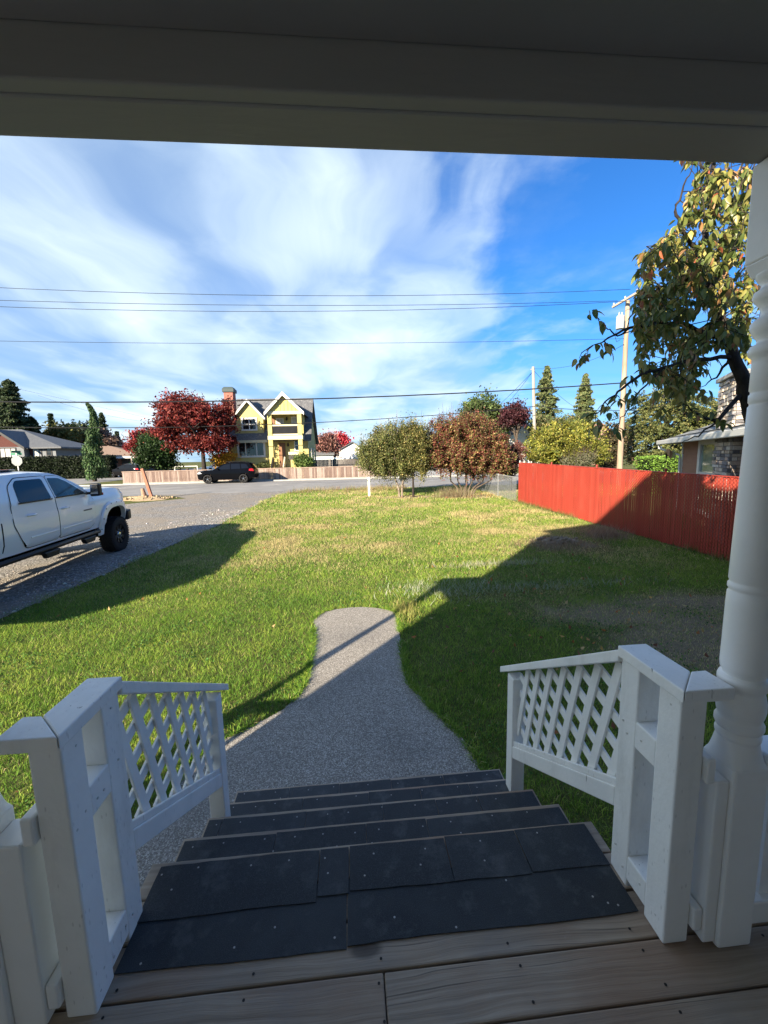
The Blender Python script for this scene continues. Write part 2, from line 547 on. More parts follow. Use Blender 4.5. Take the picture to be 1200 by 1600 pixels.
def ground_extra(w, mp, c, b):
    n1 = w.n('ShaderNodeTexNoise', i_Vector=mp, i_Scale=0.35, i_Detail=8.0, i_Roughness=0.65).outputs['Fac']
    n2 = w.n('ShaderNodeTexNoise', i_Vector=mp, i_Scale=14.0, i_Detail=5.0, i_Roughness=0.7).outputs['Fac']
    c = w.ramp(n1, [(0.35, (0.09, 0.115, 0.03)), (0.55, (0.13, 0.145, 0.04)), (0.7, (0.20, 0.175, 0.07))])
    c = w.mix(w.ramp(n2, [(0.35, 0.8), (0.62, 0.0)]), c, (0.055, 0.048, 0.024))
    for (px_, py_, rx_, ry_) in ((4.7, 4.6, 1.9, 1.1), (4.6, 5.7, 2.0, 0.8), (5.3, 10.1, 1.1, 0.9)):
        q = w.n('ShaderNodeMapping', i_Vector=mp, i_Location=(-px_ / rx_, -py_ / ry_, 0), i_Scale=(1 / rx_, 1 / ry_, 0)).outputs[0]
        ln = w.n('ShaderNodeVectorMath', operation='LENGTH', i_0=q).outputs['Value']
        ln = w.math('ADD', ln, w.math('MULTIPLY', w.math('SUBTRACT', w.n('ShaderNodeTexNoise', i_Vector=mp, i_Scale=1.6, i_Detail=6.0).outputs['Fac'], 0.5), 1.6))
        c = w.mix(w.ramp(ln, [(0.6, 0.85), (1.05, 0.0)]), c, w.mix(n2, (0.13, 0.10, 0.07), (0.27, 0.22, 0.16)))
    bp = w.n('ShaderNodeBump', i_Strength=0.8, i_Distance=0.05, i_Height=n2)
    w.link(bp.outputs[0], b.inputs['Normal'])
    return c


GROUND = mat('turf_ground', (0.1, 0.1, 0.05), rough=0.95, spec=0.1, extra=ground_extra)
DIRT = mat('bare_dirt', (0.17, 0.135, 0.10), (0.27, 0.225, 0.17), scale=4, rough=0.95, bump=0.8, bscale=25, spec=0.1)
PLAIN_GLASS = mat('dark_glass', (0.012, 0.014, 0.016), rough=0.06, spec=0.7)

# ------------------------------------------------------------------ the setting: ground, road, drive, path
def strip(name, rows, m, lift, nx=6, bumpy=0.0, label=None):
    """sheet following the ground; rows = (y, x_left, x_right)"""
    vs, fs = [], []
    for y, a, b in rows:
        for i in range(nx + 1):
            x = a + (b - a) * i / nx
            z = zg(y) + lift + (bumpy * math.sin(x * 1.7 + y * 0.9) * math.sin(y * 1.3 - x * 0.6) if 0 < i < nx else 0)
            vs.append((x, y, z))
    for j in range(len(rows) - 1):
        for i in range(nx):
            k = j * (nx + 1) + i
            fs.append((k, k + 1, k + nx + 2, k + nx + 1))
    o = MB().add(vs, fs).build(name, m, smooth=180, kind='structure')
    if label: o['label'] = label
    return o


def interp_rows(pts, step=0.5):
    out = []
    for (y0, a0, b0), (y1, a1, b1) in zip(pts, pts[1:]):
        n = max(1, int((y1 - y0) / step))
        for k in range(n):
            t = k / n
            out.append((y0 + (y1 - y0) * t, a0 + (a1 - a0) * t, b0 + (b1 - b0) * t))
    out.append(pts[-1])
    return out


gx = [-2000, -900, -400, -200, -120, -80, -60] + list(np.arange(-50, 50.1, 1.0)) + [60, 80, 120, 200, 400, 900, 2000]
gy = [-600, -200, -60, -30, -20] + list(np.arange(-14, 60.1, 1.0)) + [70, 85, 110, 160, 250, 500, 1000, 2500]
vs = [(x, y, zg(y)) for y in gy for x in gx]
nxg = len(gx)
fs = [(j * nxg + i, j * nxg + i + 1, (j + 1) * nxg + i + 1, (j + 1) * nxg + i) for j in range(len(gy) - 1) for i in range(nxg - 1)]
MB().add(vs, fs).build('ground', GROUND, smooth=180, kind='structure')

ROAD_Y0, ROAD_Y1 = 26.0, 36.9
strip('road', interp_rows([(ROAD_Y0, -160, 160), (ROAD_Y1, -160, 160)], 1.0), ASPH, 0.010, 60)
strip('side_road', interp_rows([(ROAD_Y1, -38, -25.0), (160, -46, -32)], 4.0), ASPH, 0.006, 4)
MB().box(-24.6, 30, ROAD_Y1 + 0.02, ROAD_Y1 + 0.17, 0.3, 0.74).build('kerb', CONC, bev=0.02, kind='structure')
strip('far_verge', interp_rows([(ROAD_Y1 + 0.2, -24.5, 30), (38.6, -24.5, 30)], 0.4),
      mat('far_verge_turf', (0.07, 0.10, 0.025), (0.16, 0.15, 0.06), scale=2.5, rough=0.95, bump=0.6, bscale=18, spec=0.1), 0.06, 20)
strip('far_driveway', interp_rows([(ROAD_Y1, 4.5, 11.0), (70, 8, 16)], 3.0), CONC, 0.075, 4)
drive_rows = [(-8, -14, -5.7), (2, -14, -5.7), (6.63, -14, -5.55), (9.81, -14, -5.18), (14.7, -14.5, -4.62), (19.7, -14, -4.48),
              (22.0, -11.2, -4.42), (23.7, -9.2, -4.25), (25.2, -10.5, -3.6), (26.3, -12.5, -2.6)]
strip('gravel_driveway', interp_rows(drive_rows, 0.5), GRAVEL, 0.014, 14, bumpy=0.012)
path_pts = [(0.0, -1.9, 0.98), (1.4, -1.62, 0.98), (2.7, -1.46, 0.98), (3.2, -1.36, 0.90), (3.43, -1.16, 0.80), (3.62, -0.92, 0.72), (3.8, -0.72, 0.66), (4.12, -0.57, 0.55), (4.6, -0.545, 0.565),
            (5.29, -0.56, 0.60), (5.9, -0.60, 0.655), (6.08, -0.575, 0.60), (6.2, -0.48, 0.47), (6.28, -0.33, 0.30), (6.33, -0.08, 0.10)]
strip('path', interp_rows(path_pts, 0.12), AGG, 0.022, 8)
PATH_Y = np.array([p[0] for p in path_pts]); PATH_L = np.array([p[1] for p in path_pts]); PATH_R = np.array([p[2] for p in path_pts])
DR_Y = np.array([p[0] for p in drive_rows]); DR_R = np.array([p[2] for p in drive_rows])


def fence_x(y):
    return 7.55 + 0.037 * (17.9 - y)


# ------------------------------------------------------------------ own house behind the camera (keeps the afternoon sun off the porch)
SIDING = mat('white_siding', (0.84, 0.81, 0.75), (0.80, 0.77, 0.71), scale=2, rough=0.6, stretch=(0.3, 0.3, 6), bump=0.1)
ROOFG = mat('grey_shingle', (0.10, 0.10, 0.105), (0.17, 0.17, 0.17), scale=7, rough=0.95, bump=0.4, bscale=14)


def own_house():
    t = thing('white_house', 'white two storey house whose front porch the picture is taken from', 'house', (-4.50, -0.9, 0))
    MB().box(0, 3.6, -8.2, 0.15, 0, 6.45).build('wall', SIDING, t)
    MB().box(3.602, 15.5, -8.2, 0, 0, 6.05).build('wall', SIDING, t)
    x0, x1, x2, ya, yb, ym, ze, zr = -0.03, 0.1, 3.7, 0.37, -8.4, -3.5, 6.6, 9.6
    vs = [(x0, ya, ze), (x2, ya, ze), (x2, yb, ze), (x0, yb, ze), (x0, ym, zr), (x1, ym, zr)]
    MB().add(vs, [(0, 1, 5, 4), (1, 2, 5), (2, 3, 4, 5), (3, 0, 4), (3, 2, 1, 0)]).build('roof', ROOFG, t)
    MB().box(5.25, 15.5, -7.8, 0.12, 6.9, 6.95).box(5.25, 15.5, -7.8, 0.0, 6.0, 6.898).build('shade_block', SIDING, t)  # unseen block added to keep sun off the near end of the red fence
    vs = [(3.6, 0.3, 6.15), (16, 0.3, 6.15), (16, -8.4, 6.15), (3.6, -8.4, 6.15), (7, -4.0, 6.8), (13, -4.0, 6.8)]
    MB().add(vs, [(0, 1, 5, 4), (1, 2, 5), (2, 3, 4, 5), (3, 0, 4), (3, 2, 1, 0)]).build('roof', ROOFG, t)
    d = MB().box(4.15, 4.85, 0.155, 0.19, 0.95, 3.05)
    d.build('door', mat('door_green', (0.05, 0.09, 0.07), rough=0.4), t)


own_house()

DZ = 0.95


def porch():
    X0, X1 = -3.62, 3.6
    d = thing('porch_deck', 'weathered brown timber porch floor boards in front of the steps', 'porch floor', (0, 0, 0))
    edges = [1.198, 1.052, 0.907, 0.762, 0.617, 0.472, 0.327, 0.182, 0.037, -0.108, -0.253, -0.398, -0.543, -0.688, -0.833, -0.9]
    r = random.Random(4)
    joints = {1: 0.052, 3: -0.9, 4: 0.9, 6: 0.1, 8: -0.4, 10: 0.6, 12: 0.0}
    nails = MB()
    for i in range(len(edges) - 1):
        y1, y0 = edges[i], edges[i + 1]
        segs = [(X0, X1)]
        if i in joints:
            segs = [(X0, joints[i] - 0.0015), (joints[i] + 0.0015, X1)]
        for a, b in segs:
            c = (a + b) / 2
            mb = MB().box(a - c, b - c, -(y1 - y0) / 2 + 0.0032, (y1 - y0) / 2 - 0.0032, -0.035, 0)
            o = mb.build('deck_board', DECKW, d, (c, (y0 + y1) / 2, DZ + r.uniform(-0.0015, 0.0015)), bev=0.005)
            o.rotation_euler = (0, 0, r.uniform(-0.0006, 0.0006))
        for jx in (-1.55, -1.15, -0.75, -0.35, 0.045, 0.46, 0.87, 1.27):
            for yy in (y0 + 0.03, y1 - 0.03):
                x = jx + r.uniform(-0.012, 0.012)
                nails.lathe([(0.0042, 0), (0.0042, 0.0006)], (x, yy, DZ + 0.0012), 7)
    nails.build('deck_screw', mat('rusty_screw', (0.03, 0.024, 0.02), rough=0.6), d, kind='stuff')
    MB().box(X0, -0.86, 1.2, 1.232, 0.25, DZ - 0.04).build('rim_board', WHITE, d, bev=0.004)
    MB().box(1.01, X1, 1.2, 1.232, 0.25, DZ - 0.04).build('rim_board', WHITE, d, bev=0.004)
    MB().box(X0, X1, -0.85, 1.18, DZ - 0.20, DZ - 0.037).build('joist_frame', BARK_DARK, d)

    # steps
    s = thing('porch_steps', 'dark matted timber steps going down from the porch to the path', 'steps', (0.07, 1.2, 0))
    L = [(-0.818, 0.972), (-0.83, 0.99), (-0.835, 1.0), (-0.845, 1.005), (-0.87, 1.035)]
    yn = [1.475, 1.77, 2.077, 2.38, 2.69]
    yb = [1.2, 1.44, 1.735, 2.04, 2.345]
    zt = [DZ - 0.19 * k for k in range(5)]
    for k in range(5):
        a, b = L[k]
        z = zt[k] - (0.0 if k == 0 else 0.004)
        c = (a + b) / 2
        ym = (yn[k] + yb[k]) / 2
        for (ya, yc) in ((yb[k] + 0.002, ym - 0.003), (ym + 0.003, yn[k])):
            MB().box(a - c, b - c, ya - ym, yc - ym, -0.036, 0).build('tread_board', DECKW, s, (c - 0.07, ym - 1.2, z), bev=0.004)
        MB().box(a + 0.03, b - 0.03, yn[k] - 0.05, yn[k] - 0.025, max(0.03, z - 0.186), z - 0.037).build('riser', DECKW, s, (-0.07, -1.2, 0))
    for x in (-0.80, 0.95):
        poly = [(x, 1.2, zt[0] - 0.04)]
        for k in range(5):
            poly += [(x, yn[k] - 0.052, zt[k] - 0.04), (x, yn[k] - 0.052, (zt[k + 1] - 0.044) if k < 4 else 0.03)]
        poly += [(x, 2.3, 0.03), (x, 1.2, 0.55)]
        MB().prism([(p[0], p[1] - 1.2, p[2]) for p in poly], (0.038, 0, 0)).build('stringer', DECKW, s, (-0.07, 0, 0))

    def sheet(x0, x1, y0, y1, z, m, th=0.003, wav=0.0):
        nx, ny = max(2, int((x1 - x0) / 0.06)), max(2, int((y1 - y0) / 0.05))
        b = MB()
        vs, fs = [], []
        ph = r.uniform(0, 6)
        for j in range(ny + 1):
            for i in range(nx + 1):
                x = x0 + (x1 - x0) * i / nx
                y = y0 + (y1 - y0) * j / ny
                e = wav * 1.2 if j in (0, ny) else 0
                vs.append((x + (r.uniform(-1, 1) * e * 0.5 if i in (0, nx) else 0), y + math.sin(x * 7 + ph) * e + r.uniform(-1, 1) * e * 0.6,
                           z + th ))
        for j in range(ny):
            for i in range(nx):
                q = j * (nx + 1) + i
                fs.append((q, q + 1, q + nx + 2, q + nx + 1))
        b.add(vs, fs)
        o = b.build('grip_mat', m, s, (-0.07, -1.2, 0))
        so = o.modifiers.new('solid', 'SOLIDIFY')
        so.thickness = 0.003
        so.offset = -1
        return o

    screws = MB()

    def screw(x, y, z):
        screws.lathe([(0.0036, 0), (0.0036, 0.0005), (0.0022, 0.0011)], (x - 0.07, y - 1.2, z), 8)
    # sheets on the deck edge and the first tread
    sheet(-0.768, -0.063, 1.118, 1.33, DZ + 0.0015, GRIP2, wav=0.0022)
    sheet(-0.058, 0.928, 1.125, 1.335, DZ + 0.0016, GRIP2, wav=0.0022)
    sheet(-0.775, -0.17, 1.262, 1.455, DZ + 0.005, GRIP, wav=0.0022)
    sheet(-0.166, -0.055, 1.28, 1.456, DZ + 0.0058, GRIP2, wav=0.001)
    sheet(-0.050, 0.33, 1.285, 1.458, DZ + 0.0052, GRIP, wav=0.0022)
    sheet(0.334, 0.625, 1.282, 1.459, DZ + 0.0052, GRIP2, wav=0.002)
    sheet(0.629, 0.930, 1.285, 1.459, DZ + 0.005, GRIP, wav=0.002)
    cuts = [[-0.83, -0.40, 0.02, 0.31, 0.99], [-0.835, -0.75, -0.30, 0.12, 0.42, 0.66, 1.0], [-0.845, -0.36, 0.05, 0.38, 0.70, 1.005],
            [-0.87, -0.50, -0.15, 0.22, 0.60, 1.035]]
    for k in range(1, 5):
        c = cuts[k - 1]
        for a, b in zip(c, c[1:]):
            sheet(a + 0.012 if a == c[0] else a + 0.0015, b - 0.012 if b == c[-1] else b - 0.0015, yb[k] + 0.02, yn[k] - 0.017 - r.uniform(0, 0.006),
                  zt[k] - 0.003 + r.uniform(0, 0.0012), GRIP if r.random() < 0.6 else GRIP2, wav=0.0018)
    for k in range(5):
        a, b = L[k]
        x = a + 0.06
        while x < b - 0.05:
            screw(x, yn[k] - 0.035 - r.uniform(0, 0.025), zt[k] + (0.0085 if k == 0 else 0.0012))
            if r.random() < 0.25:
                screw(x + r.uniform(-0.08, 0.08), yn[k] - 0.09 - r.uniform(0, 0.05), zt[k] + (0.0085 if k == 0 else 0.0012))
            x += r.uniform(0.11, 0.26)
    for x, y in [(-0.70, 1.14), (-0.42, 1.155), (-0.1, 1.15), (0.3, 1.14), (0.84, 1.16), (0.80, 1.185), (0.87, 1.15), (0.10, 1.19), (0.52, 1.27), (-0.3, 1.2)]:
        screw(x, y, DZ + 0.0048)
    screws.build('screw', mat('galvanised', (0.40, 0.39, 0.37), rough=0.5, metallic=0.5), s, kind='stuff')


porch()


def railing(side, label):
    """box newel of two posts with cross blocks, and a lattice panel running down the stairs"""
    xi = 0.937 if side > 0 else -0.765           # face towards the stairs
    sx = 1 if side > 0 else -1
    W = 0.082
    t = thing('stair_railing', label, 'railing', (xi, 1.03, DZ), group='lattice railings of the porch steps')

    def X(a, b):
        return (min(a * sx, b * sx), max(a * sx, b * sx))
    yA0, yA1, yB0, yB1 = 0.0, 0.088, 0.180, 0.270
    topz = 0.832
    MB().box(*X(0, W), yA0, yA1, 0.0, topz).build('newel_post', WHITE, t, bev=0.006)
    MB().box(*X(0.003, W + 0.003), yB0, yB1, -0.02, topz).build('newel_post', WHITE, t, bev=0.006)
    for z0, z1 in ((0.545, 0.640), (0.030, 0.122)):
        MB().box(*X(0.002, W - 0.002), yA1 - 0.001, yB0 + 0.001, z0, z1).build('cross_block', WHITE, t, bev=0.005)
    # mitred cap: leg over the newel and a short leg towards the turned post
    cz0, cz1 = topz + 0.001, topz + 0.040
    a, b = -0.012, W + 0.012
    MB().prism([(sx * a, -0.018, cz0), (sx * b, 0.082, cz0), (sx * b, yB1 + 0.004, cz0), (sx * a, yB1 + 0.004, cz0)][::sx], (0, 0, cz1 - cz0)).build('cap_rail', WHITE, t, bev=0.004)
    MB().prism([(sx * (a + 0.002), -0.019, cz0), (sx * 0.145, -0.019, cz0), (sx * 0.145, 0.082, cz0), (sx * (b + 0.002), 0.081, cz0)][::sx], (0, 0, cz1 - cz0)).build('cap_rail', WHITE, t, bev=0.004)
    nh = MB()
    for (y, z) in ((0.03, 0.06), (0.06, 0.09), (0.03, 0.575), (0.06, 0.61), (0.21, 0.06), (0.24, 0.10), (0.21, 0.58), (0.24, 0.605), (0.105, 0.075), (0.16, 0.09), (0.11, 0.59), (0.155, 0.60), (0.05, 0.80), (0.22, 0.80)):
        y, z = y + random.uniform(-0.012, 0.012), z + random.uniform(-0.02, 0.014)
        if random.random() < 0.7:
            nh.tube([(sx * 0.004, y, z), (sx * -0.0010, y, z)], 0.0036, 7)
    nh.build('nail_head', mat('painted_nail', (0.62, 0.60, 0.56), rough=0.6), t, kind='stuff')
    # sloping panel
    ye0 = 1.22 if side > 0 else 1.12
    ye1 = ye0 + 0.088
    sl = -0.585
    yt = yB1 + 0.003

    def ztop(y):
        return topz - 0.022 + sl * (y - yt)

    def zbot(y):
        return 0.235 + sl * (y - yt)
    xc = sx * 0.045
    zb = {1: -0.575, -1: -0.575}[sx]
    MB().box(*X(0.004, 0.088), ye0, ye1, zb, ztop(ye1) - 0.006).build('end_post', WHITE, t, bev=0.006)
    yend = ye1 + 0.10
    MB().prism([(sx * -0.008, yt, ztop(yt)), (sx * -0.008, yend, ztop(yend)), (sx * -0.008, yend, ztop(yend) + 0.040), (sx * -0.008, yt, ztop(yt) + 0.046)][::-sx], (sx * 0.104, 0, 0)).build('top_rail', WHITE, t, bev=0.004)
    MB().prism([(sx * 0.006, yt - 0.0, zbot(yt)), (sx * 0.006, ye0 - 0.002, zbot(ye0)), (sx * 0.006, ye0 - 0.002, zbot(ye0) + 0.082), (sx * 0.006, yt - 0.0, zbot(yt) + 0.082)][::-sx], (sx * 0.078, 0, 0)).build('bottom_rail', WHITE, t, bev=0.004)
    # trim strips that hold the lattice
    MB().bar((xc - sx * 0.024, yt, zbot(yt) + 0.097), (xc - sx * 0.024, ye0, zbot(ye0) + 0.097), 0.016, 0.024).build('trim_strip', WHITE, t, bev=0.002)
    # slats at 45 degrees to the rail
    ang = math.atan(sl)
    A, B, hgt = yt, ye0, ztop(yt) - zbot(yt) - 0.082

    def clip(p, d):
        lo, hi = -9.0, 9.0
        for (n, c) in (((1, 0), A), ((-1, 0), -B), ((-sl, 1), zbot(0) + 0.084), ((sl, -1), -(ztop(0) - 0.002))):
            q = n[0] * p[0] + n[1] * p[1] - c
            v = n[0] * d[0] + n[1] * d[1]
            if abs(v) < 1e-9:
                if q < 0: return None
                continue
            s0 = -q / v
            if v > 0: lo = max(lo, s0)
            else: hi = min(hi, s0)
        return (lo, hi) if hi - lo > 0.035 else None
    pitch = 0.105
    for layer, a45 in ((0, ang - R(45)), (1, ang + R(45))):
        d = (math.cos(a45), math.sin(a45))
        nrm = (-d[1], d[0])
        ctr = ((A + B) / 2, zbot((A + B) / 2) + 0.08 + hgt / 2)
        for k in range(-12, 13):
            p = (ctr[0] + nrm[0] * pitch * (k + 0.3), ctr[1] + nrm[1] * pitch * (k + 0.3))
            c = clip(p, d)
            if not c:
                continue
            p0 = (p[0] + d[0] * c[0], p[1] + d[1] * c[0])
            p1 = (p[0] + d[0] * c[1], p[1] + d[1] * c[1])
            xx = xc + sx * (-0.0055 if layer == 0 else 0.0055)
            MB().bar((xx, p0[0], p0[1]), (xx, p1[0], p1[1]), 0.042, 0.0105, up=(1, 0, 0)).build('lattice_slat', WHITE, t, bev=0.0015, seg=1)
    return t


railing(-1, 'white lattice stair railing on the left of the porch steps')
railing(1, 'white lattice stair railing on the right of the porch steps')


def turned_post(x, y, label, lean=(0, 0), top=3.245, side_w=0):
    t = thing('porch_post', label, 'porch post', (x, y, DZ), group='turned white posts carrying the porch roof')
    h = 0.0575
    b = MB()
    b.prism([(-h, -h, 0), (h, -h, 0), (h, h, 0), (-h, h, 0)], (0, 0, 0.615))
    # ogee from square block to round
    b.build('base_block', WHITE_SMOOTH, t, bev=0.010, seg=3)
    bb = MB()
    n = 32
    rows = []
    for i in range(9):
        q = i / 8
        z = 0.612 + 0.075 * q
        rr = []
        for k in range(n):
            a = 2 * math.pi * (k + 0.5) / n
            c, s_ = math.cos(a), math.sin(a)
            sq = h * 0.985 / max(abs(c), abs(s_))
            sq = min(sq, h * 1.28)
            cr = 0.052
            w_ = q ** 0.6
            rad = sq * (1 - w_) + cr * w_
            rr.append((rad * c, rad * s_, z))
        rows.append(rr)
    vs = [p for rr in rows for p in rr]
    fs = [(i * n + k, i * n + (k + 1) % n, (i + 1) * n + (k + 1) % n, (i + 1) * n + k) for i in range(8) for k in range(n)]
    bb.add(vs, fs).build('base_ogee', WHITE_SMOOTH, t, smooth=50)
    prof = [(0.052, 0.684), (0.056, 0.690), (0.0565, 0.700), (0.051, 0.708), (0.049, 0.712), (0.056, 0.716), (0.060, 0.726), (0.060, 0.738), (0.055, 0.748),
            (0.053, 0.752), (0.057, 0.764), (0.0605, 0.785), (0.0595, 0.81), (0.054, 0.835), (0.0535, 0.846),
            (0.058, 0.850), (0.0615, 0.860), (0.0615, 0.872), (0.058, 0.882), (0.051, 0.886), (0.051, 0.892), (0.0565, 0.900), (0.058, 0.915), (0.0575, 0.96), (0.0565, 1.10), (0.0555, 1.135), (0.0525, 1.139), (0.0525, 1.145), (0.056, 1.149), (0.056, 1.160), (0.0525, 1.164), (0.0525, 1.170), (0.055, 1.174),
            (0.0525, 1.35), (0.049, 1.55), (0.0475, 1.665), (0.0445, 1.669), (0.0445, 1.674), (0.0475, 1.678), (0.0475, 1.697), (0.0445, 1.701), (0.0445, 1.706), (0.0475, 1.71), (0.047, 1.78),
            (0.0475, 1.795), (0.056, 1.803), (0.058, 1.815), (0.054, 1.827), (0.042, 1.833), (0.040, 1.843), (0.050, 1.855), (0.057, 1.872), (0.058, 1.886), (0.050, 1.896), (0.040, 1.902), (0.038, 1.915), (0.043, 1.932), (0.054, 1.944), (0.058, 1.954), (0.056, 1.966), (0.044, 1.974), (0.041, 1.984), (0.050, 1.996), (0.0555, 2.006), (0.0555, 2.012)]
    MB().lathe(prof, (0, 0, 0), 40).build('turned_shaft', WHITE_SMOOTH, t, smooth=55)
    hb = 0.0575
    tb = MB()
    for z0, z1, h0, h1 in ((2.005, 2.045, 0.045, hb), (2.045, top - DZ - 0.002, hb, hb)):
        vs = [(-h0, -h0, z0), (h0, -h0, z0), (h0, h0, z0), (-h0, h0, z0), (-h1, -h1, z1), (h1, -h1, z1), (h1, h1, z1), (-h1, h1, z1)]
        tb.add(vs, [(0, 3, 2, 1), (4, 5, 6, 7), (0, 1, 5, 4), (1, 2, 6, 5), (2, 3, 7, 6), (3, 0, 4, 7)])
    tb.build('top_block', WHITE_SMOOTH, t, bev=0.005)
    if side_w:
        x0, x1 = (h + 0.0005, h + side_w) if side_w > 0 else (-h + side_w, -h - 0.0005)
        MB().box(x0, x1, -0.047, 0.047, 0.015, 0.575).build('side_board', WHITE_SMOOTH, t, bev=0.006)
    return t


turned_post(1.152, 1.058, 'turned white porch post standing right of the steps', side_w=-0.042)
turned_post(-1.025, 1.058, 'turned white porch post standing left of the steps', side_w=0.085)
turned_post(-3.5, 1.058, 'turned white porch post at the far left porch corner')


def balustrade(x0, x1, label, nb):
    t = thing('porch_balustrade', label, 'balustrade', ((x0 + x1) / 2, 1.058, DZ), group='white porch balustrades beside the posts')
    w = (x1 - x0) / 2
    MB().box(-w, w, -0.042, 0.042, 0.565, 0.645).build('top_rail', WHITE_SMOOTH, t, bev=0.006)
    MB().box(-w, w, -0.042, 0.042, 0.055, 0.135).build('bottom_rail', WHITE_SMOOTH, t, bev=0.006)
    if nb:
        me = MB().box(-0.019, 0.019, -0.019, 0.019, 0.134, 0.566).mesh('baluster', WHITE_SMOOTH)
        for k in range(nb):
            inst(me, 'baluster', t, (-w + 2 * w * (k + 0.5) / nb, 0, 0))


balustrade(1.0225, 1.0505, 'short white rail block between right newel and turned post', 0)
balustrade(-0.881, -0.849, 'short white rail block between left newel and turned post', 0)
balustrade(1.212, 3.4, 'white porch balustrade right of the turned post', 16)
balustrade(-3.44, -1.085, 'white porch balustrade left of the turned post', 17)


def porch_roof():
    t = thing('porch_roof', 'white porch roof with its front beam and flat boarded ceiling overhead', 'porch roof', (0, 0, 3.0))
    X0, X1 = -3.6, 3.6
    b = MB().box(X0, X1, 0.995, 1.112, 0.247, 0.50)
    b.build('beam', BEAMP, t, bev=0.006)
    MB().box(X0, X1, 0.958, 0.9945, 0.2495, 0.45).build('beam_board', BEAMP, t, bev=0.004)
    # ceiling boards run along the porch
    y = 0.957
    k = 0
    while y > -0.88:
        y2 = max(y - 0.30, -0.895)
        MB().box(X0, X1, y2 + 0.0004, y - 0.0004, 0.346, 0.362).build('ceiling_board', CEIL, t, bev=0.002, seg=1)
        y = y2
        k += 1
    MB().prism([(X0, 1.198, 0.38), (X0, 1.198, 0.50), (X0, -0.88, 1.06), (X0, -0.88, 0.37), (X0, 1.11, 0.37), (X0, 1.12, 0.38)][::-1], (X1 - X0, 0, 0)).build('roof_slab', ROOFG, t)
    MB().box(X0 - 0.02, X1, 1.20, 1.222, 0.345, 0.50).build('fascia', WHITE_SMOOTH, t)


porch_roof()

# ------------------------------------------------------------------ red slatted fence and chain link
GALV = mat('galvanised_pipe', (0.42, 0.43, 0.43), (0.33, 0.34, 0.34), scale=8, rough=0.45, metallic=0.4)
def red_extra(w, mp, c, b):
    q = w.n('ShaderNodeObjectInfo').outputs['Random']
    c = w.mix(w.math('MULTIPLY', q, 0.30), c, (0.24, 0.035, 0.025))
    g = w.n('ShaderNodeTexNoise', i_Vector=w.n('ShaderNodeMapping', i_Vector=w.n('ShaderNodeNewGeometry').outputs['Position'], i_Scale=(1, 1, 0.6)).outputs[0], i_Scale=2.0, i_Detail=6.0, i_Roughness=0.7).outputs['Fac']
    return w.mix(w.math('MULTIPLY', w.ramp(g, [(0.5, 0.0), (0.72, 1.0)]), 0.35), c, (0.42, 0.13, 0.09))


REDP = mat('red_plastic', (0.40, 0.058, 0.036), (0.35, 0.052, 0.034), scale=1.5, rough=0.45, spec=0.35, extra=red_extra)
REDD = mat('red_coated_wire', (0.24, 0.035, 0.024), rough=0.4)


def chain_mesh(y0, y1, zb, zt, pitch, th):
    """diamond wire net in the local y-z plane at x = 0"""
    b = MB()
    n = int((y1 - y0 + (zt - zb)) / pitch)
    for s_ in (1, -1):
        for k in range(-1, n + 2):
            a = y0 - (zt - zb) + k * pitch if s_ > 0 else y0 + k * pitch
            ya, za, yb, zb_ = a, zb, a + s_ * (zt - zb), zt
            # clip to y range
            lo, hi = min(ya, yb), max(ya, yb)
            if hi <= y0 or lo >= y1:
                continue
            t0, t1 = 0.0, 1.0
            for lim, sg in ((y0, 1), (y1, -1)):
                d = (yb - ya)
                tt = (lim - ya) / d
                if (d > 0) == (sg > 0): t0 = max(t0, tt)
                else: t1 = min(t1, tt)
            if t1 - t0 < 0.01:
                continue
            P0 = (s_ * th * 0.6, ya + (yb - ya) * t0, zb + (zt - zb) * t0)
            P1 = (s_ * th * 0.6, ya + (yb - ya) * t1, zb + (zt - zb) * t1)
            b.bar(P0, P1, th, th, up=(1, 0, 0))
    return b


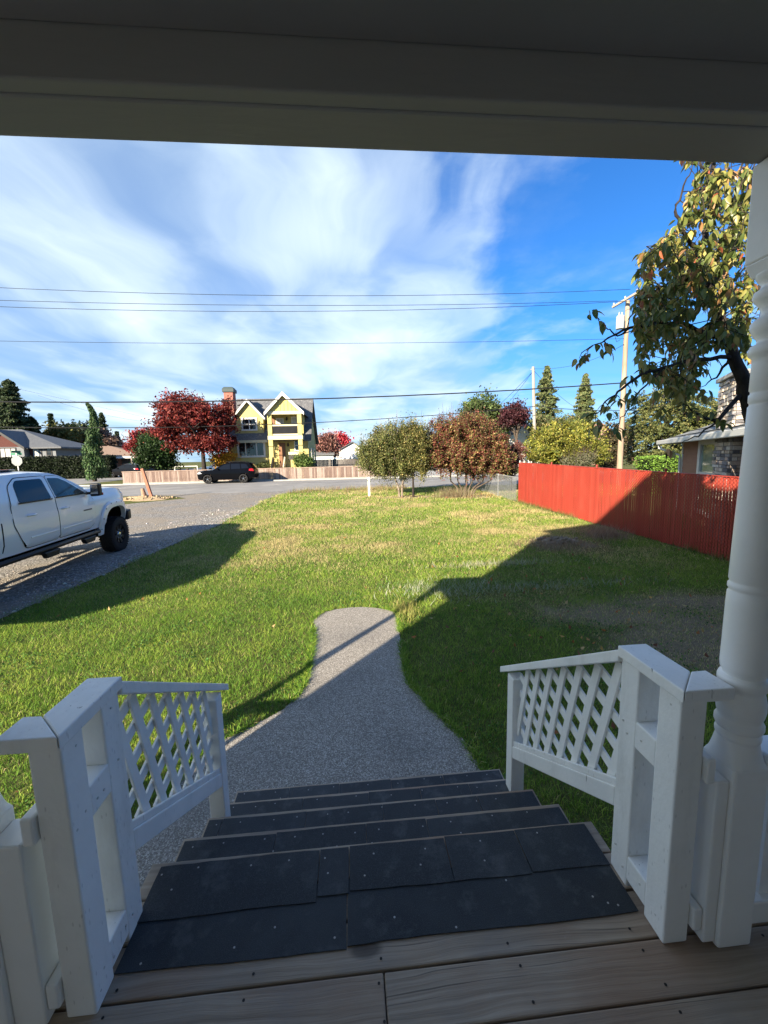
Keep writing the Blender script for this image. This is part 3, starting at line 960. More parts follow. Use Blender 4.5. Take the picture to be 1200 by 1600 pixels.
def red_fence():
    y0, y1 = 4.2, 17.9
    hgt = 1.74
    sl = 0.02
    t = thing('chain_link_fence', 'red chain link fence filled with upright red plastic slats', 'fence', (fence_x(y1), y1, zg(y1)), math.atan(0.037))
    # local -y runs towards the house
    Ln = y1 - y0
    sh = lambda y: sl * y
    n = 190
    p = Ln / n
    me = MB().box(-0.004, 0.004, -0.0305, 0.0305, 0.0, hgt).mesh('slat', REDP)
    r = random.Random(3)
    for k in range(n):
        y = -p * (k + 0.5)
        near = k / n
        o = inst(me, 'slat', t, (r.uniform(-0.004, 0.004), y + r.uniform(-0.004, 0.004), 0.04 + sh(y) + r.uniform(-0.018, 0.018)), (0, 0, r.uniform(-0.12, 0.12)),
                 (1, 1.08 if near < 0.42 else (0.93 if r.random() < 0.85 else 0.80), 1))
    nb = 16
    me2 = bpy.data.meshes.new('wire_net')
    w = MB()
    for k in range(nb):
        a, b_ = -Ln * (k + 1) / nb, -Ln * k / nb
        c = chain_mesh(a, b_, 0.0, hgt + 0.03, 0.085, 0.006)
        off = sh((a + b_) / 2) + 0.03
        w.add([(v[0] - 0.012, v[1], v[2] + off) for v in c.v], c.f)
    w.build('wire_net', REDD, t, kind='stuff')
    for k in range(6):
        y = -Ln * k / 5 if k else -0.04
        hh = 1.84
        MB().tube([(0.03, y, sh(y) - 0.1), (0.03, y, sh(y) + hh)], 0.028 if k else 0.036, 10).lathe([(0.034, 0), (0.036, 0.02), (0.02, 0.05), (0.004, 0.06)], (0.03, y, sh(y) + hh), 10).build('post', GALV if k == 0 else REDD, t, smooth=50,
            label='bare galvanised end post' if k == 0 else None)
    MB().tube([(0.03, 0, hgt + 0.05), (0.03, -Ln, hgt + 0.05 + sh(-Ln))], 0.020, 8).build('top_rail', REDD, t, smooth=50)


red_fence()


def bare_fence():
    y0, y1 = 18.0, 25.2
    x = 7.50
    t = thing('chain_link_fence', 'bare galvanised chain link fence beyond the end of the red one', 'fence', (x, y0, zg(y0)))
    Ln = y1 - y0
    b = MB()
    c = chain_mesh(0, Ln, 0.02, 1.10, 0.09, 0.006)
    b.add([(v[0], v[1], v[2] + 0.02 * v[1]) for v in c.v], c.f)
    b.build('wire_net', GALV, t, kind='stuff')
    for k in (1, 2, 3):
        y = Ln * k / 3
        MB().tube([(0.03, y, 0.02 * y - 0.05), (0.03, y, 0.02 * y + 1.16)], 0.024, 8).build('post', GALV, t, smooth=50)
    MB().tube([(0.03, 0, 1.12), (0.03, Ln, 1.12 + 0.02 * Ln)], 0.018, 8).build('top_rail', GALV, t, smooth=50)


bare_fence()


# ------------------------------------------------------------------ lawn grass and leaf litter
def smooth(a, b, x):
    q = np.clip((x - a) / (b - a), 0, 1)
    return q * q * (3 - 2 * q)


_ph = rng.uniform(0, 6.28, (8, 2))
_dr = rng.normal(size=(8, 2))


def fbm(x, y, s):
    v = np.zeros_like(x)
    for i in range(8):
        k = s * (1.0 + 0.7 * i)
        d = _dr[i] / np.linalg.norm(_dr[i])
        e = np.array([-d[1], d[0]])
        v += np.sin((x * d[0] + y * d[1]) * k + _ph[i, 0] + 1.3 * np.sin((x * e[0] + y * e[1]) * k * 0.6 + _ph[i, 1])) / (1 + 0.5 * i)
    return v / 3.2


def lawn_mask(x, y):
    dr = np.interp(y, DR_Y, DR_R) + 0.12 * np.sin(y * 2.3) + 0.06 * np.sin(y * 7.1) + rng.normal(0, 0.09, np.shape(y))
    fx = 7.55 + 0.037 * (17.9 - y)
    ok = (x > dr) & (y < ROAD_Y0 + 0.3 * np.sin(x * 1.1) + 0.4)
    ok &= (x < fx - 0.02) | (y > 18)
    ok &= (x < 16)
    pl = np.interp(y, PATH_Y, PATH_L, right=9) - 0.0
    pr = np.interp(y, PATH_Y, PATH_R, right=-9)
    ok &= ~((x > pl + 0.015) & (x < pr - 0.015) & (y < 6.33))
    ok &= ~((y < 1.25) & (x > -4.2))
    return ok


def worn(x, y):
    """0..1 how bare and dry the turf is"""
    d = np.zeros_like(x)
    def blob(cx, cy, rx, ry, k):
        q = ((x - cx) / rx) ** 2 + ((y - cy) / ry) ** 2
        return k * np.exp(-q * q)
    d = np.maximum(d, blob(5.3, 10.2, 0.75, 0.6, 1.0))
    d = np.maximum(d, blob(5.5, 9.5, 0.9, 0.7, 0.6))
    d = np.maximum(d, blob(4.6, 4.5, 1.4, 1.0, 0.85))
    d = np.maximum(d, blob(2.9, 5.9, 0.5, 0.6, 0.6))
    d = np.maximum(d, blob(2.9, 6.6, 1.3, 0.35, 0.5))
    d = np.maximum(d, blob(5.6, 5.9, 1.4, 0.5, 0.8))
    d = np.maximum(d, blob(3.9, 5.5, 0.9, 0.45, 0.7))
    d = np.maximum(d, blob(3.2, 21.0, 1.6, 0.6, 0.75))
    d = np.maximum(d, blob(6.0, 20.4, 1.5, 0.9, 0.7))
    return np.clip(d + 0.25 * d * fbm(x, y, 3.0), 0, 1)


def make_grass():
    Vs, Fs, Cs = [], [], []
    base = 0

    def emit(x, y, hgt, wid, colr, lean, segs):
        nonlocal base
        n = len(x)
        z = 0.02 * np.clip(y - 1, 0, 31)
        a = rng.uniform(0, 2 * np.pi, n)
        bx, by = np.cos(a), np.sin(a)
        la = rng.uniform(0, 2 * np.pi, n)
        lx, ly = np.cos(la) * lean * hgt, np.sin(la) * lean * hgt
        w = wid * 0.5
        if segs == 1:
            V = np.empty((n, 3, 3))
            V[:, 0] = np.stack([x - bx * w, y - by * w, z], 1)
            V[:, 1] = np.stack([x + bx * w, y + by * w, z], 1)
            V[:, 2] = np.stack([x + lx, y + ly, z + hgt], 1)
            F = np.arange(n * 3)
            C = np.repeat(colr, 3, axis=0)
        else:
            V = np.empty((n, 5, 3))
            V[:, 0] = np.stack([x - bx * w, y - by * w, z], 1)
            V[:, 1] = np.stack([x + bx * w, y + by * w, z], 1)
            mx, my = x + lx * 0.35, y + ly * 0.35
            V[:, 2] = np.stack([mx - bx * w * 0.8, my - by * w * 0.8, z + hgt * 0.6], 1)
            V[:, 3] = np.stack([mx + bx * w * 0.8, my + by * w * 0.8, z + hgt * 0.6], 1)
            V[:, 4] = np.stack([x + lx, y + ly, z + hgt * (1 - 0.25 * lean)], 1)
            q = np.array([[0, 1, 3], [0, 3, 2], [2, 3, 4]])
            F = (np.arange(n)[:, None, None] * 5 + q[None]).reshape(-1)
            C = np.repeat(colr, 5, axis=0)
        Vs.append(V.reshape(-1, 3)); Fs.append(F + base); Cs.append(C)
        base += V.shape[0] * V.shape[1]

    def colours(x, y, wn):
        n = len(x)
        k = fbm(x, y, 1.1) * 0.5 + fbm(x * 1.7 + 9, y * 1.7, 3.1) * 0.5 + rng.normal(0, 0.45, n)
        green = np.array([0.175, 0.315, 0.038])
        deep = np.array([0.115, 0.225, 0.032])
        lime = np.array([0.34, 0.43, 0.07])
        straw = np.array([0.56, 0.47, 0.23])
        c = np.where((k < -0.25)[:, None], deep, green)
        c = np.where((k > 0.35)[:, None], lime, c)
        far = smooth(6.0, 11, y) * 0.62
        dry = fbm(x, y * 1.4 + 3, 0.8) * 0.6 + fbm(x + 5, y, 2.3) * 0.4
        ps = np.clip(0.03 + far * (0.4 + 1.3 * smooth(-0.2, 0.6, dry)) + 0.90 * wn, 0, 0.95)
        st = rng.random(n) < ps
        c = np.where(st[:, None], straw * rng.uniform(0.6, 1.2, (n, 1)), c)
        return c * rng.uniform(0.75, 1.25, (n, 1))

    def band(y0, y1, dens, h, wid, segs, x0=-6.2, x1=9.5):
        n = int((y1 - y0) * (x1 - x0) * dens)
        x = rng.uniform(x0, x1, n); y = rng.uniform(y0, y1, n)
        # skip what the camera cannot see (plus a margin)
        m = lawn_mask(x, y) & (np.abs(x - 0.08 * y) < 1.3 * y + 2.0)
        wn = worn(x, y)
        m &= rng.random(n) > wn * 0.70
        x, y, wn = x[m], y[m], wn[m]
        cl = fbm(x, y, 2.6) * 0.5 + fbm(x + 3, y - 7, 6.5) * 0.5
        hh = h * rng.uniform(0.55, 1.25, len(x)) * (1 + 0.55 * cl) * (1 - 0.45 * wn)
        emit(x, y, np.maximum(hh, 0.015), wid * rng.uniform(0.7, 1.3, len(x)), colours(x, y, wn), rng.uniform(0.3, 1.1, len(x)), segs)

    band(1.2, 4.5, 4600, 0.052, 0.0042, 2, -4.5, 7.5)
    band(4.5, 8.0, 3400, 0.054, 0.0052, 1)
    band(8.0, 13.0, 2000, 0.060, 0.0085, 1)
    band(13.0, 19.0, 950, 0.072, 0.014, 1)
    band(19.0, 27.2, 420, 0.10, 0.024, 1, -6.2, 17)
    # rank tufts along the far edge, the path edge and the fence foot
    n = 3800
    x = rng.uniform(-3.8, 3.5, n); y = 25.4 + rng.normal(0, 0.7, n)
    keep = (lawn_mask(x, y)) & (fbm(x, y, 1.3) > -0.15)
    x, y = x[keep], y[keep]
    emit(x, y, 0.34 * rng.uniform(0.5, 1.2, len(x)), 0.018 * np.ones(len(x)), pal_cols(len(x), [(0.30, 0.26, 0.11), (0.16, 0.2, 0.05), (0.4, 0.33, 0.2), (0.3, 0.17, 0.1)]), rng.uniform(0.2, 0.8, len(x)), 1)
    n = 9000
    y = rng.uniform(1.3, 6.3, n)
    left = rng.random(n) < 0.5
    x = np.where(left, np.interp(y, PATH_Y, PATH_L) - np.abs(rng.normal(0, 0.035, n)) + 0.022, np.interp(y, PATH_Y, PATH_R) + np.abs(rng.normal(0, 0.045, n)) - 0.028)
    keep = (fbm(x, y, 4.0) > -0.35) & (y > 2.8)
    x, y = x[keep], y[keep]
    emit(x, y, 0.075 * rng.uniform(0.5, 1.4, len(x)), 0.006 * np.ones(len(x)), colours(x, y, worn(x, y) * 0.3), rng.uniform(0.4, 1.3, len(x)), 2)
    n = 2600
    y = rng.uniform(5, 18.2, n)
    x = 7.55 + 0.037 * (17.9 - y) - np.abs(rng.normal(0, 0.12, n)) - 0.02
    keep = fbm(x, y, 2.1) > -0.1
    x, y = x[keep], y[keep]
    emit(x, y, 0.22 * rng.uniform(0.3, 1.2, len(x)), 0.011 * np.ones(len(x)), pal_cols(len(x), [(0.06, 0.12, 0.025), (0.14, 0.17, 0.04), (0.3, 0.25, 0.12)]), rng.uniform(0.2, 0.8, len(x)), 1)
    # dead blond clump by the fence, brown litter stalks on the mound, pale tufts in mid lawn
    for (cx, cy, sx_, sy_, nn, hh, pal) in ((6.9, 10.6, 0.28, 0.28, 900, 0.34, [(0.36, 0.27, 0.19), (0.28, 0.19, 0.13)]),
                                            (5.2, 9.7, 0.6, 0.35, 900, 0.20, [(0.30, 0.22, 0.14), (0.22, 0.16, 0.10)]),
                                            (1.6, 7.0, 0.55, 0.25, 900, 0.11, [(0.50, 0.52, 0.42), (0.40, 0.42, 0.26), (0.2, 0.26, 0.09)]),
                                            (3.0, 8.35, 0.7, 0.10, 700, 0.12, [(0.46, 0.46, 0.36), (0.34, 0.33, 0.16)]),
                                            (3.3, 6.9, 1.1, 0.12, 900, 0.10, [(0.38, 0.40, 0.33), (0.2, 0.24, 0.1)]),
                                            (0.78, 6.05, 0.10, 0.22, 420, 0.15, [(0.40, 0.36, 0.13), (0.28, 0.30, 0.08)]),
                                            (5.2, 20.6, 0.45, 0.25, 700, 0.55, [(0.33, 0.28, 0.17), (0.26, 0.20, 0.12)])):
        x = cx + rng.normal(0, sx_, nn); y = cy + rng.normal(0, sy_, nn)
        k = lawn_mask(x, y)
        x, y = x[k], y[k]
        emit(x, y, hh * rng.uniform(0.4, 1.2, len(x)), 0.007 * (1 + y / 14), pal_cols(len(x), pal), rng.uniform(0.2, 1.0, len(x)), 1)
    n = 16000
    cx_, cy_ = rng.uniform(-5.5, 7.5, 260), 1.5 + 9 * rng.random(260) ** 1.3
    k = rng.integers(0, 260, n)
    x, y = cx_[k] + rng.normal(0, 0.16, n), cy_[k] + rng.normal(0, 0.13, n)
    kp = lawn_mask(x, y)
    x, y = x[kp], y[kp]
    P = np.stack([x, y, 0.02 * np.clip(y - 1, 0, 31) + rng.uniform(0.02, 0.05, len(x))], 1)
    v4, _ = leaf_quads(P, 0.026, 1.6, 0.8)
    c4 = pal_cols(len(P), [(0.075, 0.17, 0.035), (0.11, 0.22, 0.05), (0.06, 0.13, 0.035)])
    q4 = np.arange(len(P))[:, None] * 4 + np.array([[0, 1, 2, 0, 2, 3]])
    Vs.append(v4); Fs.append(q4.reshape(-1) + base); Cs.append(np.repeat(c4, 4, axis=0))
    V, F, C = np.concatenate(Vs), np.concatenate(Fs), np.concatenate(Cs)
    o = np_mesh('grass', V, F, 3, C, BLADE)
    tag(o, 'short patchy autumn lawn of green and straw coloured grass', 'grass', kind='stuff')


make_grass()


def soil_patch(cx, cy, rx, ry, seed):
    r = random.Random(seed)
    na, nr = 36, 5
    vs, fs = [(cx, cy, zg(cy) + 0.016)], []
    for i in range(1, nr + 1):
        for k in range(na):
            a = 2 * math.pi * k / na
            q = i / nr * (1 + 0.22 * math.sin(3 * a + seed) + 0.14 * math.sin(5 * a + 2 * seed) + r.uniform(-0.09, 0.09))
            x, y = cx + rx * q * math.cos(a), cy + ry * q * math.sin(a)
            vs.append((x, y, zg(y) + (0.016 + r.uniform(0, 0.012) if i < nr else 0.001)))
    for k in range(na):
        fs.append((0, 1 + k, 1 + (k + 1) % na))
    for i in range(nr - 1):
        for k in range(na):
            a, b = 1 + i * na + k, 1 + i * na + (k + 1) % na
            fs.append((a, a + na, b + na, b))
    MB().add(vs, fs).build('bare_soil', mat('worn_soil', (0.15, 0.118, 0.078), (0.23, 0.185, 0.12), scale=7, rough=0.95, bump=0.8, bscale=30, spec=0.1, c3=(0.12, 0.13, 0.05), s3=3, f3=0.5), smooth=180, kind='structure')


for i_, q_ in enumerate(((5.4, 10.0, 0.8, 0.6), (3.2, 21.0, 1.6, 0.6), (6.0, 20.6, 1.5, 0.7))):
    soil_patch(*q_, seed=i_ + 3)


def litter():
    n = 950
    y = 1.5 + 22 * rng.random(n) ** 1.6
    x = rng.uniform(-6, 8, n)
    e = rng.random(n)
    # more under the shrubs and the cherry
    m2 = e < 0.38
    x[m2] = rng.normal(6.4, 1.6, m2.sum()); y[m2] = rng.normal(20.6, 0.8, m2.sum())
    m3 = (e > 0.38) & (e < 0.55)
    x[m3] = rng.normal(3.3, 1.4, m3.sum()); y[m3] = rng.normal(5.6, 1.4, m3.sum())
    k = lawn_mask(x, y)
    x, y = x[k], y[k]
    P = np.stack([x, y, 0.02 * np.clip(y - 1, 0, 31) + 0.055], 1)
    V, F = leaf_quads(P, 0.062, up=2.2, aspect=0.62)
    # bend the tips so leaves are not flat diamonds
    V[0::4, 2] += 0.012
    V[2::4, 2] += 0.012
    C = np.repeat(pal_cols(len(P), [(0.34, 0.13, 0.045), (0.42, 0.25, 0.08), (0.26, 0.10, 0.06), (0.45, 0.33, 0.15), (0.18, 0.09, 0.05)]), 4, axis=0)
    o = np_mesh('fallen_leaves', V, F, 4, C, LEAF)
    tag(o, 'scattered brown and orange fallen leaves on the lawn', 'leaves', kind='stuff')


litter()


def pebbles():
    """loose stones along the drive edge and the path edge"""
    n = 5200
    y = 2.5 + 16 * rng.random(n) ** 1.4
    x = np.interp(y, DR_Y, DR_R) - np.abs(rng.normal(0, 0.9, n)) + rng.normal(0, 0.06, n)
    m = 700
    yp = rng.uniform(2.7, 6.3, m)
    sd = rng.random(m) < 0.5
    xp = np.where(sd, np.interp(yp, PATH_Y, PATH_L) + np.abs(rng.normal(0, 0.05, m)) - 0.02, np.interp(yp, PATH_Y, PATH_R) - np.abs(rng.normal(0, 0.05, m)) + 0.02)
    x, y = np.concatenate([x, xp]), np.concatenate([y, yp])
    s_ = np.concatenate([rng.uniform(0.008, 0.026, n) * (1 + 1.2 * (rng.random(n) < 0.06)), rng.uniform(0.003, 0.008, m)])
    z = 0.02 * np.clip(y - 1, 0, 31) + 0.018
    N = len(x)
    O = np.array([[1, 0, 0], [0, 1, 0], [-1, 0, 0], [0, -1, 0], [0, 0, 0.7], [0, 0, -0.5]], dtype=float)
    a = rng.uniform(0, 6.28, N)
    V = np.empty((N, 6, 3))
    for k in range(6):
        ox, oy, oz = O[k]
        j = rng.uniform(0.7, 1.2, N)
        V[:, k, 0] = x + s_ * j * (ox * np.cos(a) - oy * np.sin(a) * 0.7)
        V[:, k, 1] = y + s_ * j * (ox * np.sin(a) + oy * np.cos(a) * 0.7)
        V[:, k, 2] = z + s_ * j * oz
    q = np.array([[0, 1, 4], [1, 2, 4], [2, 3, 4], [3, 0, 4], [1, 0, 5], [2, 1, 5], [3, 2, 5], [0, 3, 5]])
    F = (np.arange(N)[:, None, None] * 6 + q[None]).reshape(-1)
    C = np.repeat(pal_cols(N, [(0.30, 0.285, 0.265), (0.40, 0.385, 0.36), (0.22, 0.205, 0.19), (0.33, 0.28, 0.22), (0.52, 0.50, 0.47)]), 6, axis=0)
    o = np_mesh('pebbles', V.reshape(-1, 3), F, 3, C, leaf_mat('pebble_stone', 0.0, 0.85, 0.2))
    tag(o, 'loose grey pebbles strewn along the driveway and path edges', 'gravel', kind='stuff')


pebbles()


def mound(name, label, cx, cy, rx, ry, h, m, seed, clods=40):
    r = random.Random(seed)
    t = thing(name, label, 'dirt', (cx, cy, zg(cy)))
    vs, fs = [], []
    nr, na = 9, 30
    for i in range(nr + 1):
        q = i / nr
        for k in range(na):
            a = 2 * math.pi * k / na
            rr = q * (1 + 0.18 * math.sin(3 * a + seed) + 0.1 * math.sin(7 * a))
            z = h * (1 - q * q) * (1 + 0.35 * math.sin(a * 4 + q * 7)) - 0.02 * q * 3 + r.uniform(-1, 1) * h * 0.12 * (1 - q)
            vs.append((rx * rr * math.cos(a), ry * rr * math.sin(a), z - (0.02 if i == nr else 0)))
    for i in range(nr):
        for k in range(na):
            fs.append((i * na + k, (i + 1) * na + k, (i + 1) * na + (k + 1) % na, i * na + (k + 1) % na))
    MB().add(vs, fs).build('heap', m, t, smooth=180)
    b = MB()
    for k in range(clods):
        a, q = r.uniform(0, 6.28), math.sqrt(r.random()) * 0.95
        s = r.uniform(0.2, 1.0) * h * 0.5
        x, y = rx * q * math.cos(a), ry * q * math.sin(a)
        b.lathe([(0.3 * s, -s), (s, -0.3 * s), (0.8 * s, 0.4 * s), (0.2 * s, 0.7 * s)], (x, y, h * (1 - q * q) + 0.3 * s), 6)
    b.build('clod', m, t, kind='stuff')


mound('dirt_mound', 'bare grey brown dirt patch on the lawn near the red fence', 5.45, 10.25, 0.75, 0.5, 0.10, DIRT, 2)
mound('dirt_mound', 'pale sandy dirt heap around the leaning red brown post', -11.6, 24.0, 1.9, 0.9, 0.16, mat('sandy_dirt', (0.30, 0.22, 0.13), (0.40, 0.31, 0.20), scale=4, rough=0.95, bump=0.8, bscale=20, spec=0.1), 5, 90)


def leaning_post():
    x, y = at(237, 779, 24.0).x, 24.0
    t = thing('leaning_post', 'reddish brown square post leaning over beside a sawn stump', 'post', (x, y, zg(y)))
    m = mat('rust_red_wood', (0.26, 0.10, 0.06), (0.36, 0.17, 0.11), scale=6, rough=0.85, bump=0.3, stretch=(1, 1, 0.2))
    MB().bar((0.02, 0, 0.05), (-0.36, 0.0, 1.72), 0.15, 0.15, up=(0, 1, 0)).build('post', m, t, bev=0.015)
    t2 = thing('tree_stump', 'short jagged brown stump at the foot of the leaning post', 'stump', (x - 0.32, y - 0.1, zg(y)))
    MB().tube([(0, 0, -0.05), (-0.02, 0, 0.25), (-0.08, 0, 0.62)], [0.17, 0.13, 0.09], 9).build('trunk', mat('stump_wood', (0.22, 0.12, 0.08), (0.35, 0.24, 0.16), scale=8, rough=0.9, bump=0.6), t2, smooth=40)
    MB().tube([(0.1, 0, -0.05), (0.2, -0.05, 0.18)], [0.16, 0.05], 7).build('root', BARK, t2, smooth=40)


leaning_post()
p = at(577, 776, 21.97)
t = thing('marker_post', 'slim white marker post at the street edge of the lawn', 'post', (p.x, 21.97, zg(21.97)))
MB().box(-0.055, 0.055, -0.03, 0.03, -0.1, 1.02).build('post', WHITE_SMOOTH, t, bev=0.01)
MB().prism([(-0.06, -0.035, 1.02), (0.06, -0.035, 1.02), (0.0, -0.035, 1.06)], (0, 0.07, 0)).build('cap', WHITE_SMOOTH, t)

# ------------------------------------------------------------------ vehicles
RUBBER = mat('tyre_rubber', (0.016, 0.016, 0.017), rough=0.8, spec=0.2, bump=0.2, bscale=80)
BLACKP = mat('black_plastic', (0.014, 0.014, 0.015), rough=0.45, spec=0.3)
DARKM = mat('wheel_liner', (0.008, 0.008, 0.008), rough=0.9, spec=0.05)
CHROME = mat('chrome', (0.62, 0.63, 0.64), rough=0.15, metallic=1.0)
REDL = mat('red_lamp', (0.42, 0.012, 0.012), rough=0.15, spec=0.6)
LAMPG = mat('lamp_glass', (0.55, 0.57, 0.6), rough=0.1, spec=0.7)


def car_paint(name, c, c2=None, coat=0.8):
    m = mat(name, c, c2, scale=1.0, rough=0.28 if c[0] > 0.1 else 0.14, spec=0.5 if c[0] > 0.1 else 0.06)
    for n in m.node_tree.nodes:
        if n.type == 'BSDF_PRINCIPLED':
            n.inputs['Coat Weight'].default_value = coat
            n.inputs['Coat Roughness'].default_value = 0.06
    return m


def densify(pts, step=0.11):
    out = []
    for i, p in enumerate(pts):
        q = pts[(i + 1) % len(pts)]
        n = max(1, int(math.dist(p, q) / step))
        for k in range(n):
            out.append((p[0] + (q[0] - p[0]) * k / n, p[1] + (q[1] - p[1]) * k / n))
    return out


def round_poly(pts, r=0.05, n=4):
    out = []
    m = len(pts)
    for i in range(m):
        p0, p, p1 = Vector(pts[i - 1]), Vector(pts[i]), Vector(pts[(i + 1) % m])
        a, b = (p0 - p), (p1 - p)
        d = min(r, a.length * 0.45, b.length * 0.45)
        A, B = p + a.normalized() * d, p + b.normalized() * d
        for k in range(n + 1):
            t = k / n
            q = A * (1 - t) ** 2 + p * 2 * t * (1 - t) + B * t * t
            out.append((q.x, q.y))
    return out


def inside(pt, poly):
    x, y = pt
    c = False
    j = len(poly) - 1
    for i in range(len(poly)):
        if (poly[i][1] > y) != (poly[j][1] > y) and x < (poly[j][0] - poly[i][0]) * (y - poly[i][1]) / (poly[j][1] - poly[i][1]) + poly[i][0]:
            c = not c
        j = i
    return c


def tri_poly(poly, step=0.13):
    pts = [Vector(p) for p in poly]
    n = len(pts)
    edges = [(i, (i + 1) % n) for i in range(n)]
    xs, ys = [p[0] for p in poly], [p[1] for p in poly]
    extra = []
    x = min(xs) + step / 2
    while x < max(xs):
        y = min(ys) + step / 2
        while y < max(ys):
            if inside((x, y), poly) and min(math.dist((x, y), q) for q in poly) > step * 0.4:
                extra.append(Vector((x + 0.003 * math.sin(y * 50), y)))
            y += step
        x += step
    V, _, Fc, _, _, _ = delaunay_2d_cdt(pts + extra, edges, [], 1, 1e-5)
    return [(v.x, v.y) for v in V], [tuple(f) for f in Fc]


def side_panel(poly, wf, off, side, skirt=0.02, step=0.14):
    """panel on the body side following its curvature, with turned-in rim"""
    poly = densify(poly, step * 0.8)
    V, Fc = tri_poly(poly, step)
    b = MB()
    vs = [(side * (wf(y, z) + off), y, z) for y, z in V]
    fs = []
    for f in Fc:
        p = [V[i] for i in f]
        ar = sum(p[i][0] * p[(i + 1) % len(p)][1] - p[(i + 1) % len(p)][0] * p[i][1] for i in range(len(p)))
        f = f if ar > 0 else f[::-1]
        fs.append(f if side > 0 else f[::-1])
    b.add(vs, fs)
    n = len(poly)
    rim = [(side * (wf(y, z) + off), y, z) for y, z in poly] + [(side * (wf(y, z) + off - skirt), y, z) for y, z in poly]
    fs = []
    for i in range(n):
        q = (i, n + i, n + (i + 1) % n, (i + 1) % n)
        fs.append(q if side > 0 else q[::-1])
    b.add(rim, fs)
    return b


def body_shell(outline, wf, crown, under_z, paint, parent, zlow=None):
    out = densify(outline, 0.10)
    V, Fc = tri_poly(out, 0.15)
    b = MB().use(paint)
    for side in (1, -1):
        vs = [(side * wf(y, z), y, z) for y, z in V]
        fs = []
        for f in Fc:
            p = [V[i] for i in f]
            ar = sum(p[i][0] * p[(i + 1) % len(p)][1] - p[(i + 1) % len(p)][0] * p[i][1] for i in range(len(p)))
            f = f if ar > 0 else f[::-1]
            fs.append(f if side > 0 else f[::-1])
        b.add(vs, fs)
    cols_ = [-1, -0.985, -0.95, -0.87, -0.7, -0.4, 0, 0.4, 0.7, 0.87, 0.95, 0.985, 1]
    n = len(out)
    rows = []
    for i, (y, z) in enumerate(out):
        q = out[(i + 1) % n]
        p = out[i - 1]
        dy, dz = q[0] - p[0], q[1] - p[1]
        l = math.hypot(dy, dz) + 1e-9
        ny, nz = dz / l, -dy / l          # outward normal for a CCW outline
        top = 1.0 if nz > 0.25 or (ny > 0.5 and z > under_z) or (ny < -0.5 and z > under_z) else 0.0
        rows.append([(wf(y, z) * f, y + ny * crown * top * (1 - abs(f) ** 2.6), z + nz * crown * top * (1 - abs(f) ** 2.6)) for f in cols_])
    nc = len(cols_)
    for i in range(n):
        i2 = (i + 1) % n
        y, z = out[i]
        q = out[i2]
        nz = -(q[0] - y)
        dark = (q[0] - y) > 0 and max(z, q[1]) < under_z or (q[0] - y) > 0.0 and nz < 0
        b.use(DARKM if dark else paint)
        vs = rows[i] + rows[i2]
        b.add(vs, [(k, k + 1, nc + k + 1, nc + k) for k in range(nc - 1)])
    o = b.build('body', None, parent)
    me = o.data
    bm = bmesh.new()
    bm.from_mesh(me)
    bmesh.ops.remove_doubles(bm, verts=bm.verts, dist=0.0015)
    bmesh.ops.recalc_face_normals(bm, faces=bm.faces)
    bm.to_mesh(me)
    bm.free()
    me.polygons.foreach_set('use_smooth', [True] * len(me.polygons))
    me.set_sharp_from_angle(angle=R(32))
    return o


def sq(a, p):
    c, s_ = abs(math.cos(a)), abs(math.sin(a))
    return 1.0 / (c ** p + s_ ** p) ** (1.0 / p)


def arch(yc, zc, r, zb, n=12, p=2.0):
    """underside points of a wheel arch, rear to front"""
    a0 = math.asin(max(-1, min(1, (zb - zc) / r)))
    pts = []
    for k in range(n + 1):
        a = math.pi - a0 + (2 * a0 - math.pi) * k / n
        q = r * sq(a, p)
        pts.append((yc + q * math.cos(a), zc + q * math.sin(a)))
    return pts


